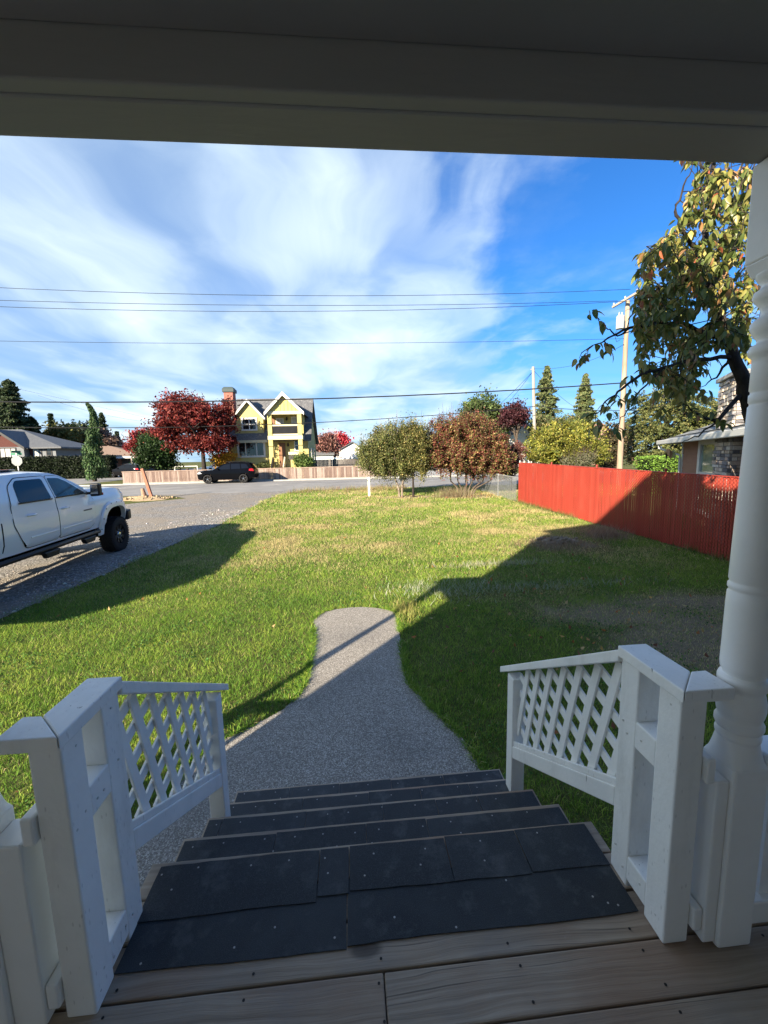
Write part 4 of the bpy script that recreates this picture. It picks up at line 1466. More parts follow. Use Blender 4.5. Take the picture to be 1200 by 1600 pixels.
def wheel(parent, x, y, r, w, rimr, rim_m, side, spokes=6, lug=False):
    h = w / 2
    b = MB()
    s = side
    prof = [(rimr, -h * 0.9), (r * 0.80, -h), (r * 0.93, -h * 0.96), (r * 0.985, -h * 0.80), (r, -h * 0.5), (r, h * 0.5), (r * 0.985, h * 0.80), (r * 0.93, h * 0.96), (r * 0.80, h), (rimr, h * 0.9)]
    b.lathe(prof, (0, 0, 0), 40, 'x', cap=False)
    wob = b.build('wheel', RUBBER, parent, (x, y, r), smooth=40)
    if lug:
        lb = MB()
        for k in range(44):
            a = 2 * math.pi * k / 44
            for sg in (-1, 1):
                c, q = math.cos(a + sg * 0.03), math.sin(a + sg * 0.03)
                lb.bar((sg * h * 0.25, c * r * 1.008, q * r * 1.008), (sg * h * 0.98, c * r * 0.985, q * r * 0.985), 0.03, 0.028, up=(0, c, q))
        lb.build('tread_lug', RUBBER, wob, kind='stuff')
    rb = MB()
    fx = s * h * 0.88
    pr = [(rimr * 1.02, 0), (rimr * 1.0, -0.03), (rimr * 0.9, -0.06), (rimr * 0.86, -0.14)]
    vs, fs = [], []
    n = 40
    for (rr, d) in pr:
        for k in range(n):
            a = 2 * math.pi * k / n
            vs.append((fx + s * d, rr * math.cos(a), rr * math.sin(a)))
    for i in range(len(pr) - 1):
        for k in range(n):
            fs.append((i * n + k, i * n + (k + 1) % n, (i + 1) * n + (k + 1) % n, (i + 1) * n + k))
    fs.append(tuple((len(pr) - 1) * n + k for k in range(n)))
    rb.add(vs, fs)
    rb.build('rim', rim_m, wob, smooth=35)
    sp = MB()
    for k in range(spokes):
        a = 2 * math.pi * k / spokes + 0.3
        for da in (-0.12, 0.12):
            sp.bar((fx - s * 0.045, rimr * 0.15 * math.cos(a + da), rimr * 0.15 * math.sin(a + da)), (fx - s * 0.02, rimr * 0.94 * math.cos(a + da * 0.9), rimr * 0.94 * math.sin(a + da * 0.9)), rimr * 0.13, 0.03, up=(1, 0, 0))
    sp.build('spoke', rim_m, wob, bev=0.004, kind='stuff')
    hb = MB().lathe([(rimr * 0.26, -0.03), (rimr * 0.26, 0.0), (rimr * 0.18, 0.025), (0.01, 0.03)], (0, 0, 0), 16, 'x')
    if lug:
        for k in range(8):
            a = 2 * math.pi * k / 8
            hb.lathe([(0.011, -0.03), (0.011, 0.01), (0.004, 0.016)], (0, rimr * 0.42 * math.cos(a), rimr * 0.42 * math.sin(a)), 6, 'x')
    v2 = [((fx - s * 0.03) + s * p[0], p[1], p[2]) for p in hb.v]
    MB().add(v2, hb.f if s > 0 else [f[::-1] for f in hb.f]).build('hub', CHROME if rim_m is not RUBBER else rim_m, wob, smooth=40)
    return wob


def pickup():
    c = at(187, 862, 11.07)
    hd = R(2.6)
    cx, cy = c.x - math.cos(hd) * 1.04, c.y - math.sin(hd) * 1.04
    t = thing('pickup_truck', 'white lifted crew cab pickup truck parked on the gravel driveway', 'truck', (cx, cy, zg(cy)), hd)
    t.rotation_euler = (0.016, 0, hd)
    paint = car_paint('white_car_paint', (0.78, 0.79, 0.80))
    W = 0.985

    def wf(y, z):
        w = W - 0.035 * ((z - 1.30) / 0.5) ** 2 if z < 1.63 else W - 0.015 - 0.30 * (z - 1.63) - 0.10 * max(0, z - 2.05)
        if 1.44 < z < 1.63:
            w -= 0.012
        if y > 0.35:
            w -= 0.17 * ((y - 0.35) / 0.6) ** 2
        if z > 1.5 and y > -0.95:
            w -= 0.10 * max(0, (z - 1.5)) / 0.2
        if z < 0.86:
            w -= 0.03
        return w
    outline = [(-6.25, 0.86), (-5.45, 0.78)] + arch(-4.75, 0.62, 0.57, 0.78, 16, 2.9) + [(-3.35, 0.76), (-0.50, 0.76)] + arch(0.13, 0.64, 0.57, 0.76, 16, 2.9) + \
        [(0.80, 0.84), (0.93, 0.90), (0.965, 1.15), (0.95, 1.42), (0.88, 1.54), (0.70, 1.615), (0.3, 1.665), (-0.4, 1.705), (-0.93, 1.73),
         (-1.30, 1.925), (-1.70, 2.105), (-1.95, 2.165), (-2.5, 2.195), (-3.2, 2.185), (-3.5, 2.14), (-3.56, 2.10), (-3.66, 2.10), (-4.4, 2.12), (-6.1, 2.06), (-6.30, 1.90), (-6.38, 1.45), (-6.36, 0.95)]
    body_shell(outline, wf, 0.055, 1.3, paint, t)
    for s in (1, -1):
        fd = round_poly([(-2.075, 0.815), (-0.93, 0.815), (-0.80, 0.95), (-0.775, 1.25), (-0.80, 1.62), (-1.02, 1.70), (-1.58, 2.02), (-1.80, 2.10), (-2.13, 2.115), (-2.10, 1.65)], 0.06)
        o = side_panel(fd, wf, 0.012, s).build('door', paint, t, smooth=40)
        rd = round_poly([(-3.02, 0.815), (-2.10, 0.815), (-2.125, 1.65), (-2.155, 2.115), (-2.95, 2.115), (-3.18, 1.98), (-3.30, 1.62), (-3.32, 1.30), (-3.18, 1.02)], 0.07)
        o2 = side_panel(rd, wf, 0.012, s).build('door', paint, t, smooth=40)
        for pl, dd in ((fd, o), (rd, o2)):
            cy_, cz_ = sum(p[0] for p in pl) / len(pl), sum(p[1] for p in pl) / len(pl)
            A_, B_ = densify(pl, 0.08), None
            B_ = [(p[0] + 0.013 * (p[0] - cy_) / math.dist(p, (cy_, cz_)), p[1] + 0.013 * (p[1] - cz_) / math.dist(p, (cy_, cz_))) for p in A_]
            n_ = len(A_)
            MB().add([(s * (wf(y, z) + 0.006), y, z) for y, z in A_ + B_], [(i, (i + 1) % n_, n_ + (i + 1) % n_, n_ + i) for i in range(n_)]).build('door_seam', DARKM, dd)
        for dd, ys in ((o, (-2.0, -0.95)), (o2, (-2.95, -2.17))):
            # raised lower crease and handle
            mb = MB()
            mb.prism([(s * (wf(-1.5, 1.0) + 0.010), ys[0], 0.985), (s * (wf(-1.5, 1.0) + 0.010), ys[1], 0.985), (s * (wf(-1.5, 1.0) + 0.010), ys[1], 1.012), (s * (wf(-1.5, 1.0) + 0.010), ys[0], 1.012)][::s], (s * 0.010, 0, 0))
            mb.build('crease', paint, dd, bev=0.006)
            hy = ys[0] + (0.14 if dd is o else 0.10)
            x = s * (wf(hy, 1.42) + 0.03)
            MB().tube([(x - s * 0.03, hy - 0.13, 1.415), (x + s * 0.012, hy - 0.11, 1.42), (x + s * 0.014, hy + 0.07, 1.42), (x - s * 0.03, hy + 0.10, 1.415)], [0.012, 0.018, 0.018, 0.012], 8).build('handle', paint, dd, smooth=60)
        glass = mat('tinted_glass', (0.006, 0.007, 0.009), rough=0.05, spec=0.35)
        glass2 = mat('green_glass', (0.045, 0.075, 0.075), (0.015, 0.025, 0.026), scale=2.2, rough=0.05, spec=0.4)
        fw = round_poly([(-2.07, 1.665), (-1.05, 1.645), (-1.20, 1.745), (-1.56, 1.965), (-1.76, 2.05), (-2.10, 2.07)], 0.05)
        side_panel(fw, wf, 0.016, s, 0.006).build('window', glass2, t, smooth=40)
        rw = round_poly([(-3.10, 1.675), (-2.22, 1.665), (-2.27, 2.07), (-2.95, 2.075), (-3.05, 2.0)], 0.05)
        side_panel(rw, wf, 0.016, s, 0.006).build('window', glass, t, smooth=40)
        cw = round_poly([(-5.2, 1.68), (-3.85, 1.68), (-3.85, 2.0), (-5.2, 1.98)], 0.07)
        side_panel(cw, wf, 0.011, s, 0.006).build('window', glass, t, smooth=40)
        side_panel([(-3.60, 0.85), (-3.575, 0.85), (-3.575, 2.08), (-3.60, 2.08)], wf, 0.003, s, 0.01).build('cab_gap', DARKM, t)
        belt = MB()
        for a, b_ in ((-3.12, -2.21), (-2.09, -1.05)):
            belt.bar((s * (wf(a, 1.66) + 0.018), a, 1.662), (s * (wf(b_, 1.66) + 0.018), b_, 1.652), 0.014, 0.024)
        belt.build('belt_moulding', BLACKP, t, kind='stuff')
        # louvred corner of the bed cover
        me = MB().box(-0.006, 0.006, -0.10, 0.10, -0.012, 0.012).mesh('louvre', paint)
        for k in range(9):
            z = 1.68 + 0.042 * k
            inst(me, 'louvre', t, (s * (wf(-3.72, z) + 0.01), -3.73, z), (0, s * 0.5, 0))
        # flares
        for yc, zc, r0 in ((0.13, 0.64, 0.57), (-4.75, 0.62, 0.57)):
            b = MB()
            vs, fs = [], []
            n = 26
            for k in range(n + 1):
                a = math.pi * 1.04 - (math.pi * 1.06) * k / n
                for rr, off in ((r0 - 0.015, -0.05), (r0 - 0.015, 0.058), (r0 + 0.03, 0.066), (r0 + 0.125, 0.050), (r0 + 0.145, 0.005)):
                    y, z = yc + rr * sq(a, 2.9) * math.cos(a), zc + rr * sq(a, 2.9) * math.sin(a)
                    x = wf(min(y, 0.8), min(z, 1.42)) + off
                    vs.append((s * x, y, z))
            for k in range(n):
                for j in range(4):
                    q = (k * 5 + j, k * 5 + j + 1, (k + 1) * 5 + j + 1, (k + 1) * 5 + j)
                    fs.append(q[::-1] if s > 0 else q)
            fl = b.add(vs, fs).build('fender_flare', paint, t, smooth=50)
            bb = MB()
            for k in range(9):
                a = math.pi * 0.97 - math.pi * 0.94 * k / 8
                rr = (r0 + 0.095) * sq(a, 2.9)
                y, z = yc + rr * math.cos(a), zc + rr * math.sin(a)
                x = wf(min(y, 0.8), min(z, 1.42)) + 0.050
                v0 = MB().lathe([(0.016, 0), (0.016, 0.006), (0.008, 0.012)], (0, 0, 0), 8, 'x')
                bb.add([(s * (x + p[0]), y + p[1], z + p[2]) for p in v0.v], v0.f)
            bb.build('rivet', BLACKP, fl, kind='stuff')
        wheel(t, s * 0.90, 0.13, 0.455, 0.32, 0.255, BLACKP, s, 8, True)
        wheel(t, s * 0.90, -4.75, 0.455, 0.32, 0.255, BLACKP, s, 8, True)
        # running board with dropped steps
        rbm = MB().tube([(s * 0.90, -4.1, 0.70), (s * 1.0, -3.95, 0.695), (s * 1.0, -0.75, 0.695), (s * 0.88, -0.60, 0.70)], 0.05, 8)
        rb = rbm.build('running_board', BLACKP, t, smooth=50)
        for y in (-2.55, -1.25):
            MB().prism([(s * 0.98, y - 0.24, 0.655), (s * 0.98, y + 0.24, 0.655), (s * 0.98, y + 0.17, 0.53), (s * 0.98, y - 0.17, 0.53)][::s], (s * 0.10, 0, 0)).build('step', BLACKP, rb, bev=0.02)
        # mirror
        x = wf(-0.98, 1.62)
        mr = MB().prism([(s * (x + 0.06), -0.98, 1.56), (s * (x + 0.27), -0.97, 1.57), (s * (x + 0.28), -0.98, 1.86), (s * (x + 0.08), -0.98, 1.87)][::s], (0, 0.15, 0)).build('mirror', BLACKP, t, bev=0.035)
        MB().box(min(s * (x + 0.09), s * (x + 0.25)), max(s * (x + 0.09), s * (x + 0.25)), -0.986, -0.981, 1.62, 1.84).build('mirror_glass', CHROME, mr)
        MB().bar((s * (x - 0.03), -0.95, 1.64), (s * (x + 0.10), -0.92, 1.64), 0.08, 0.06).build('mirror_arm', BLACKP, mr, bev=0.01)
        MB().box(min(s * (x + 0.25), s * (x + 0.283)), max(s * (x + 0.25), s * (x + 0.283)), -0.86, -0.829, 1.58, 1.64).build('mirror_lamp', REDL, mr)
        # head lamp and bumper
        side_panel(round_poly([(0.60, 1.25), (0.90, 1.22), (0.93, 1.45), (0.72, 1.52)], 0.04), wf, 0.008, s, 0.02).build('headlight', LAMPG, t, smooth=40)
        # badge strokes on the front door
        x = s * (wf(-1.1, 1.3) + 0.013)
        mb = MB()
        r = random.Random(2)
        y = -1.24
        for k in range(9):
            wd = r.uniform(0.018, 0.03)
            mb.box(min(x, x + s * 0.005), max(x, x + s * 0.005), y, y + wd, 1.255, 1.285)
            y += wd + 0.012
        mb.build('badge', mat('badge_grey', (0.16, 0.16, 0.17), rough=0.4), t, kind='stuff')
    MB().prism([(-0.98, 0.80, 0.72), (0.98, 0.80, 0.72), (0.98, 0.98, 0.75), (0.72, 1.13, 0.76), (-0.72, 1.13, 0.76), (-0.98, 0.98, 0.75)], (0, 0, 0.26)).build('bumper', BLACKP, t, bev=0.03)
    MB().box(-0.62, 0.62, 0.965, 1.015, 1.06, 1.42).build('grille', BLACKP, t, bev=0.02)
    # windscreen
    g = MB()
    vs = []
    for (y, z) in ((-0.97, 1.768), (-1.30, 1.945), (-1.66, 2.115)):
        for f in (-0.9, -0.5, 0, 0.5, 0.9):
            vs.append((f * wf(y, z - 0.03), y + 0.02 * (1 - f * f), z + 0.048 * (1 - abs(f) ** 2.6)))
    g.add(vs, [(j * 5 + i, j * 5 + i + 1, j * 5 + i + 6, j * 5 + i + 5) for j in range(2) for i in range(4)])
    g.build('windscreen', glass, t, smooth=60)
    # dark roof panel with raised lip
    MB().prism([(-0.55, -4.6, 2.21), (0.55, -4.6, 2.21), (0.55, -2.62, 2.235), (0.48, -2.36, 2.235), (-0.48, -2.36, 2.235), (-0.55, -2.62, 2.235)], (0, 0, 0.035)).build('sunroof', glass, t, bev=0.012)
    MB().box(-0.40, 0.40, -5.6, 0.6, 0.52, 0.75).build('chassis', DARKM, t)
    MB().tube([(-0.85, 0.13, 0.455), (0.85, 0.13, 0.455)], 0.06, 8).build('axle', DARKM, t)
    MB().tube([(-0.85, -4.75, 0.455), (0.85, -4.75, 0.455)], 0.06, 8).build('axle', DARKM, t)


pickup()


def suv(name, label, loc, rz, paint, group=None, scale=1.0, cat='car', bright=False):
    t = thing(name, label, cat, loc, rz, group)
    t.scale = (scale,) * 3
    W = 0.94

    def wf(y, z):
        w = W - 0.05 * ((z - 0.78) / 0.4) ** 2 if z < 1.1 else W - 0.032 - 0.33 * (z - 1.1)
        if y > 0.2:
            w -= 0.20 * ((y - 0.2) / 0.66) ** 2
        if y < -3.1:
            w -= 0.16 * ((-3.1 - y) / 0.75) ** 2
        return w
    outline = [(-3.72, 0.40), (-3.40, 0.34)] + arch(-2.92, 0.38, 0.45, 0.32) + [(-2.4, 0.30), (-0.5, 0.30)] + arch(0, 0.38, 0.45, 0.32) + \
        [(0.62, 0.30), (0.80, 0.42), (0.86, 0.70), (0.83, 0.92), (0.70, 1.02), (0.2, 1.09), (-0.50, 1.14), (-0.9, 1.38), (-1.30, 1.60), (-1.62, 1.70), (-2.3, 1.745), (-3.0, 1.71), (-3.45, 1.64),
         (-3.50, 1.56), (-3.72, 1.22), (-3.84, 1.0), (-3.86, 0.70), (-3.83, 0.48)]
    body_shell(outline, wf, 0.05, 0.62, paint, t)
    glass = mat('tinted_glass', (0.006, 0.007, 0.009), rough=0.05, spec=0.35)
    for s in (1, -1):
        for poly in ([(-1.88, 1.17), (-0.82, 1.16), (-1.10, 1.38), (-1.42, 1.56), (-1.86, 1.61)], [(-2.72, 1.20), (-1.95, 1.175), (-1.94, 1.615), (-2.66, 1.61)], [(-3.40, 1.24), (-2.80, 1.205), (-2.74, 1.605), (-3.20, 1.56)]):
            side_panel(round_poly(poly, 0.05), wf, 0.005, s, 0.004, 0.25).build('window', glass, t, smooth=40)
        for poly in ([(-1.90, 0.40), (-0.62, 0.40), (-0.56, 0.75), (-0.60, 1.12), (-1.90, 1.13)], [(-2.62, 0.62), (-2.50, 0.40), (-1.93, 0.40), (-1.93, 1.13), (-2.70, 1.15), (-2.80, 0.95)]):
            d = side_panel(round_poly(poly, 0.05), wf, 0.007, s, 0.012, 0.3).build('door', paint, t, smooth=40)
        side_panel(round_poly([(-3.80, 0.98), (-3.40, 1.02), (-3.44, 1.18), (-3.70, 1.19)], 0.03), wf, 0.012, s, 0.02, 0.25).build('tail_light', REDL, t, smooth=40)
        side_panel(round_poly([(0.42, 0.86), (0.80, 0.82), (0.80, 0.92), (0.60, 0.99)], 0.03), wf, 0.01, s, 0.02, 0.25).build('headlight', LAMPG, t, smooth=40)
        wheel(t, s * 0.80, 0, 0.375, 0.25, 0.26, BLACKP if not bright else CHROME, s, 5)
        wheel(t, s * 0.80, -2.92, 0.375, 0.25, 0.26, BLACKP if not bright else CHROME, s, 5)
        MB().prism([(s * 0.88, -0.98, 1.13), (s * 1.06, -0.98, 1.14), (s * 1.06, -0.98, 1.27), (s * 0.90, -0.98, 1.27)][::s], (0, 0.10, 0)).build('mirror', paint, t, bev=0.025)
        MB().tube([(s * 0.66, -1.5, 1.76), (s * 0.66, -1.6, 1.80), (s * 0.66, -3.0, 1.79), (s * 0.66, -3.1, 1.74)], 0.016, 6).build('roof_rail', BLACKP, t, smooth=50)
    g = MB()
    vs = []
    for y, z in ((-3.545, 1.53), (-3.745, 1.235)):
        for f in (-0.86, -0.4, 0, 0.4, 0.86):
            vs.append((f * (wf(y, z)), y - 0.058 * (1 - abs(f) ** 2.6) - 0.012, z + 0.03))
    g.add(vs, [(i, i + 1, i + 6, i + 5) for i in range(4)]).build('rear_window', glass, t, smooth=60)
    MB().prism([(-0.70, -3.40, 1.64), (0.70, -3.40, 1.64), (0.64, -3.64, 1.60), (-0.64, -3.64, 1.60)][::-1], (0, 0, 0.05)).build('roof_spoiler', paint, t, bev=0.015)
    MB().tube([(0.5, -3.7, 0.33), (0.5, -3.93, 0.33)], 0.045, 10).build('exhaust', CHROME, t, smooth=50)
    return t


BLACKPAINT = car_paint('black_car_paint', (0.003, 0.0033, 0.0045), coat=0.05)
suv('sport_utility_car', 'black sport utility car parked at the far side of the street', (-11.85, 36.2, zg(36) + 0.012), R(90), BLACKPAINT)
q = at(196, 737, 57.0)
suv('sport_utility_car', 'dark sport utility car parked beside the clipped hedge', (q.x - 1.6, 58.0, 0.63), R(78), car_paint('charcoal_car_paint', (0.006, 0.006, 0.007), coat=0.3))
q = at(672, 735, 50.0)
suv('parked_car', 'pale silver car in the driveway seen between the lawn trees', (q.x - 0.3, 53.0, 0.72), R(168), car_paint('silver_car_paint', (0.55, 0.57, 0.60)), bright=True)
q = at(330, 724, 58.0)
suv('parked_car', 'small pale car glimpsed behind the big red maple', (q.x - 0.9, 59.0, 0.62), R(90), car_paint('pale_car_paint', (0.62, 0.66, 0.70)), bright=True)

# ------------------------------------------------------------------ buildings
YELLOW = mat('yellow_siding', (0.50, 0.425, 0.165), (0.44, 0.37, 0.145), scale=1.5, rough=0.75, spec=0.2)
CREAM = mat('cream_trim', (0.56, 0.51, 0.35), (0.50, 0.455, 0.31), scale=2, rough=0.6)
WTRIM = mat('white_trim', (0.62, 0.61, 0.57), rough=0.55)
BRICKR = mat('red_brick', (0.36, 0.15, 0.11), (0.24, 0.10, 0.08), scale=6, rough=0.9, bump=0.3, stretch=(1, 1, 3))
SHINGLE = mat('slate_shingle', (0.075, 0.076, 0.082), (0.15, 0.15, 0.152), scale=9, rough=0.95, bump=0.5, bscale=18, c3=(0.20, 0.20, 0.195), s3=5, f3=0.55)
BROWNROOF = mat('brown_shingle', (0.17, 0.12, 0.09), (0.25, 0.18, 0.14), scale=6, rough=0.95, bump=0.3)
GREYROOF = mat('grey_metal_roof', (0.075, 0.08, 0.09), (0.11, 0.117, 0.125), scale=2, rough=0.6, stretch=(6, 1, 1))
GREYWALL = mat('grey_siding', (0.17, 0.18, 0.19), (0.14, 0.15, 0.16), scale=2, rough=0.7, stretch=(0.5, 0.5, 8))
BLACKT = mat('black_trim', (0.02, 0.02, 0.022), rough=0.5)
DARKWOOD = mat('dark_fence_wood', (0.075, 0.065, 0.058), (0.13, 0.115, 0.10), scale=5, rough=0.9, stretch=(8, 1, 0.5))
REDSH = mat('red_shingle', (0.10, 0.035, 0.027), (0.07, 0.026, 0.022), scale=7, rough=0.9)
CURT = mat('curtain', (0.45, 0.44, 0.41), rough=0.9)
DOORW = mat('brown_door', (0.26, 0.13, 0.07), (0.19, 0.095, 0.05), scale=4, rough=0.55, stretch=(8, 1, 0.6))


def window(parent, x0, x1, y, z0, z1, cols=(0.5,), rows=(0.5,), trim=None, tw=0.10, glass=None, curtain=False):
    """frame in the local wall plane facing -y, with recessed panes"""
    trim = trim or WTRIM
    f = MB()
    f.box(x0 - tw, x1 + tw, y - 0.06, y, z1, z1 + tw).box(x0 - tw, x1 + tw, y - 0.08, y, z0 - tw, z0)
    f.box(x0 - tw, x0, y - 0.055, y, z0, z1).box(x1, x1 + tw, y - 0.055, y, z0, z1)
    xs = [x0] + [x0 + (x1 - x0) * c for c in cols] + [x1]
    zs = [z0] + [z0 + (z1 - z0) * c for c in rows] + [z1]
    for x in xs[1:-1]:
        f.box(x - 0.05, x + 0.05, y - 0.04, y, z0, z1)
    for z in zs[1:-1]:
        f.box(x0, x1, y - 0.038, y, z - 0.035, z + 0.035)
    fo = f.build('window', trim, parent)
    for a, b in zip(xs, xs[1:]):
        MB().box(a, b, y - 0.018, y - 0.008, z0, z1).build('pane', glass or PLAIN_GLASS, fo)
    if curtain:
        MB().box(x0 + 0.08, x0 + (x1 - x0) * 0.3, y - 0.022, y - 0.019, z0 + 0.1, z1).build('curtain', CURT, fo)
    return fo


def lap_siding(mb, x0, x1, y, z0, z1, step=0.2):
    z = z0
    while z < z1 - 0.01:
        zt_ = min(z + step, z1)
        mb.prism([(x0, y - 0.028, z), (x0, y, z), (x0, y, zt_), (x0, y - 0.008, zt_)], (x1 - x0, 0, 0))
        z += step


def yellow_house():
    Yp, Yw = 42.0, 43.7
    g0 = 0.62
    ox = atx(425, Yw)
    t = thing('yellow_house', 'yellow two storey house with twin gables and a stacked front porch', 'house', (ox, Yw, g0))

    def X(px, Y): return atx(px, Y, 680) - ox
    def Z(py, Y, px=430): return atz(px, py, Y) - g0
    xl, xr = X(360, Yw), X(481, Yw)
    yb = 9.5
    ze = Z(683, 43.0)
    yr = 4.6
    zr = Z(625, Yw + yr)
    # walls, with gable ends
    w = MB()
    w.prism([(xl, 0, 0), (xl, yb, 0), (xl, yb, ze), (xl, yr, zr - 0.25), (xl, 0, ze)][::-1], (xr - xl, 0, 0))
    wo = w.build('wall', YELLOW, t)
    sd = MB()
    lap_siding(sd, xl, X(419, Yw), -0.003, 0.3, ze, 0.19)
    sd.build('siding_board', YELLOW, wo, kind='stuff')
    MB().box(xl - 0.01, X(425, Yw), -0.05, 0, -0.3, 0.55).build('foundation', mat('tan_base', (0.33, 0.26, 0.16), (0.27, 0.21, 0.13), scale=4, rough=0.9), t)
    # main roof
    r = MB()
    ov, th = 0.45, 0.16
    s1 = (zr - ze) / yr
    r.prism([(xl - 0.3, -ov, ze - ov * s1), (xl - 0.3, yr, zr), (xl - 0.3, yb + ov, ze - ov * s1), (xl - 0.3, yb + ov, ze - ov * s1 + th), (xl - 0.3, yr, zr + th), (xl - 0.3, -ov, ze - ov * s1 + th)][::-1], (xr - xl + 0.65, 0, 0))
    ro = r.build('roof', SHINGLE, t)
    MB().box(xl - 0.3, X(419, Yw), -ov - 0.06, -ov - 0.002, ze - ov * s1 - 0.08, ze - ov * s1 + 0.17).build('gutter', CREAM, ro)
    # left dormer
    yd = 0.35
    a, b = X(367.5, Yw + yd), X(412.5, Yw + yd)
    zb, zs, za = Z(671, Yw + yd), Z(651, Yw + yd), Z(626, Yw + yd)
    c = (a + b) / 2
    MB().prism([(a, yd, zb - 0.6), (b, yd, zb - 0.6), (b, yd, zs), (c, yd, za), (a, yd, zs)], (0, 4.0, 0)).build('dormer_wall', YELLOW, t)
    sl = (za - zs) / (c - a)
    e = 0.28
    d = MB()
    for sgn in (-1, 1):
        x_e = c + sgn * ((b - a) / 2 + e)
        z_e = zs - e * sl
        d.prism([(c, yd - 0.3, za), (x_e, yd - 0.3, z_e), (x_e, yd - 0.3, z_e + 0.15), (c, yd - 0.3, za + 0.17)][::-sgn], (0, 4.6, 0))
    d.build('dormer_roof', SHINGLE, ro)
    for sgn in (-1, 1):
        x_e = c + sgn * ((b - a) / 2 + e)
        z_e = zs - e * sl
        MB().prism([(c, yd - 0.36, za - 0.12), (x_e, yd - 0.36, z_e - 0.12), (x_e, yd - 0.36, z_e + 0.14), (c, yd - 0.36, za + 0.17)][::-sgn], (0, 0.058, 0)).build('barge_board', WTRIM, ro)
    window(t, X(379.5, Yw), X(399.5, Yw), yd - 0.01, Z(670, Yw + yd), Z(654.5, Yw + yd), (0.5,), (0.5,), tw=0.16)
    # big ground floor window
    window(t, X(372.5, Yw), X(410.5, Yw), -0.035, Z(711, Yw), Z(690, Yw), (0.27, 0.72), (), tw=0.2)
    # porch block
    yp = Yp - Yw
    pa, pb = X(419, Yp), X(472, Yp)
    cw = X(425.5, Yp) - pa
    zdeck = Z(733, Yp)
    zdeck = max(zdeck, 0.55)
    z1, z2 = Z(687, Yp), Z(681, Yp)
    z3, z4 = Z(647.5, Yp), Z(642.5, Yp)
    for x in (pa, pb - cw):
        MB().box(x, x + cw, yp, yp + cw, 0.0, z1).build('porch_column', YELLOW, t)
        MB().box(x, x + cw, yp, yp + cw, z2 + 0.001, z3).build('porch_column', YELLOW, t)
    MB().box(pa - 0.05, pb + 0.05, yp - 0.05, 0.02, z1 + 0.001, z2).build('balcony_floor', CREAM, t)
    MB().box(pa - 0.05, pb + 0.05, yp - 0.05, yp + 0.3, z3 + 0.001, z4).build('porch_beam', CREAM, t)
    MB().box(pa, pb, yp + 0.05, 0.5, 0.0, zdeck).build('porch_floor', CREAM, t)
    # back walls seen inside the porch (in shade): continuous with the house wall
    ya = -0.035
    zup = z2
    # upper wall stands proud of the roof slope
    MB().box(pa + 0.02, pb - 0.02, 0.0, 2.6, ze - 0.2, z4).build('upper_wall', YELLOW, t)
    # balcony balustrade
    b0, b1 = pa + cw, pb - cw
    zr0, zr1 = Z(678, Yp), Z(665.5, Yp)
    bal = MB().box(b0, b1, yp + 0.05, yp + 0.18, zr1 - 0.02, zr1 + 0.13).build('balustrade_rail', CREAM, t)
    MB().box(b0, b1, yp + 0.07, yp + 0.16, zr0 - 0.14, zr0).build('balustrade_rail', CREAM, t)
    me = MB().box(-0.03, 0.03, -0.02, 0.02, 0, zr1 - zr0 - 0.02).mesh('baluster', BLACKT)
    nb = 22
    for k in range(nb):
        inst(me, 'baluster', t, (b0 + (b1 - b0) * (k + 0.5) / nb, yp + 0.11, zr0))
    MB().box(b0, b1, yp + 0.17, yp + 0.19, zr0, zr1 - 0.03).build('balustrade_panel', mat('dark_panel', (0.06, 0.055, 0.05), rough=0.8), t)
    # board and batten gable
    gc, ga = X(442.5, Yp), Z(616, Yp)
    e0, e1 = X(415.5, Yp), X(477, Yp)
    gc = (e0 + e1) / 2 - 0.08
    zs = Z(647, Yp)
    MB().prism([(pa, yp, z4 + 0.001), (pb, yp, z4 + 0.001), (gc, yp, ga - 0.15)], (0, 5, 0)).build('gable_wall', YELLOW, t)
    sl = (ga - z4) / (gc - pa)
    me = None
    for k in range(9):
        x = pa + (pb - pa) * (k + 0.5) / 9
        top = z4 + (x - pa) * sl if x < gc else z4 + (pb - x) * (ga - z4) / (pb - gc)
        if top - 0.3 > z4 + 0.1:
            MB().box(x - 0.04, x + 0.04, yp - 0.03, yp - 0.001, z4, top - 0.25).build('batten', mat('gable_batten', (0.50, 0.42, 0.13), rough=0.7), t)
    d = MB()
    for sgn, xe in ((-1, e0), (1, e1)):
        ze_ = zs
        d.prism([(gc, yp - 0.35, ga), (xe, yp - 0.35, ze_), (xe, yp - 0.35, ze_ + 0.15), (gc, yp - 0.35, ga + 0.17)][::-sgn], (0, 6.2, 0))
    d.build('porch_roof', SHINGLE, ro)
    for sgn, xe in ((-1, e0), (1, e1)):
        MB().prism([(gc, yp - 0.42, ga - 0.16), (xe, yp - 0.42, zs - 0.16), (xe, yp - 0.42, zs + 0.16), (gc, yp - 0.42, ga + 0.19)][::-sgn], (0, 0.068, 0)).build('barge_board', WTRIM, ro)
    # openings
    MB().box(X(434.5, Yw), X(445, Yw), -0.09, -0.001, zdeck, Z(692, Yw)).build('door', DOORW, t, bev=0.02)
    window(t, X(460.5, Yw), X(466, Yw), -0.04, Z(704, Yw), Z(689, Yw), (), (0.5,))
    window(t, X(434, Yw), X(443, Yw), -0.04, Z(664, Yw), Z(655, Yw), (0.5,), (), glass=CURT)
    window(t, X(458, Yw), X(465.5, Yw), -0.04, Z(664, Yw), Z(653, Yw), (), (), glass=CURT)
    MB().box(X(426, Yw), X(430.5, Yw), -0.06, -0.001, zup + 0.02, Z(652, Yw)).build('balcony_door', DOORW, t)
    for py in (654.5, 695):
        MB().lathe([(0.05, 0), (0.11, 0.08), (0.09, 0.30), (0.02, 0.38)], (X(449.5, Yw), -0.14, Z(py, Yw) - 0.2), 10).build('wall_lamp', BLACKT, t)
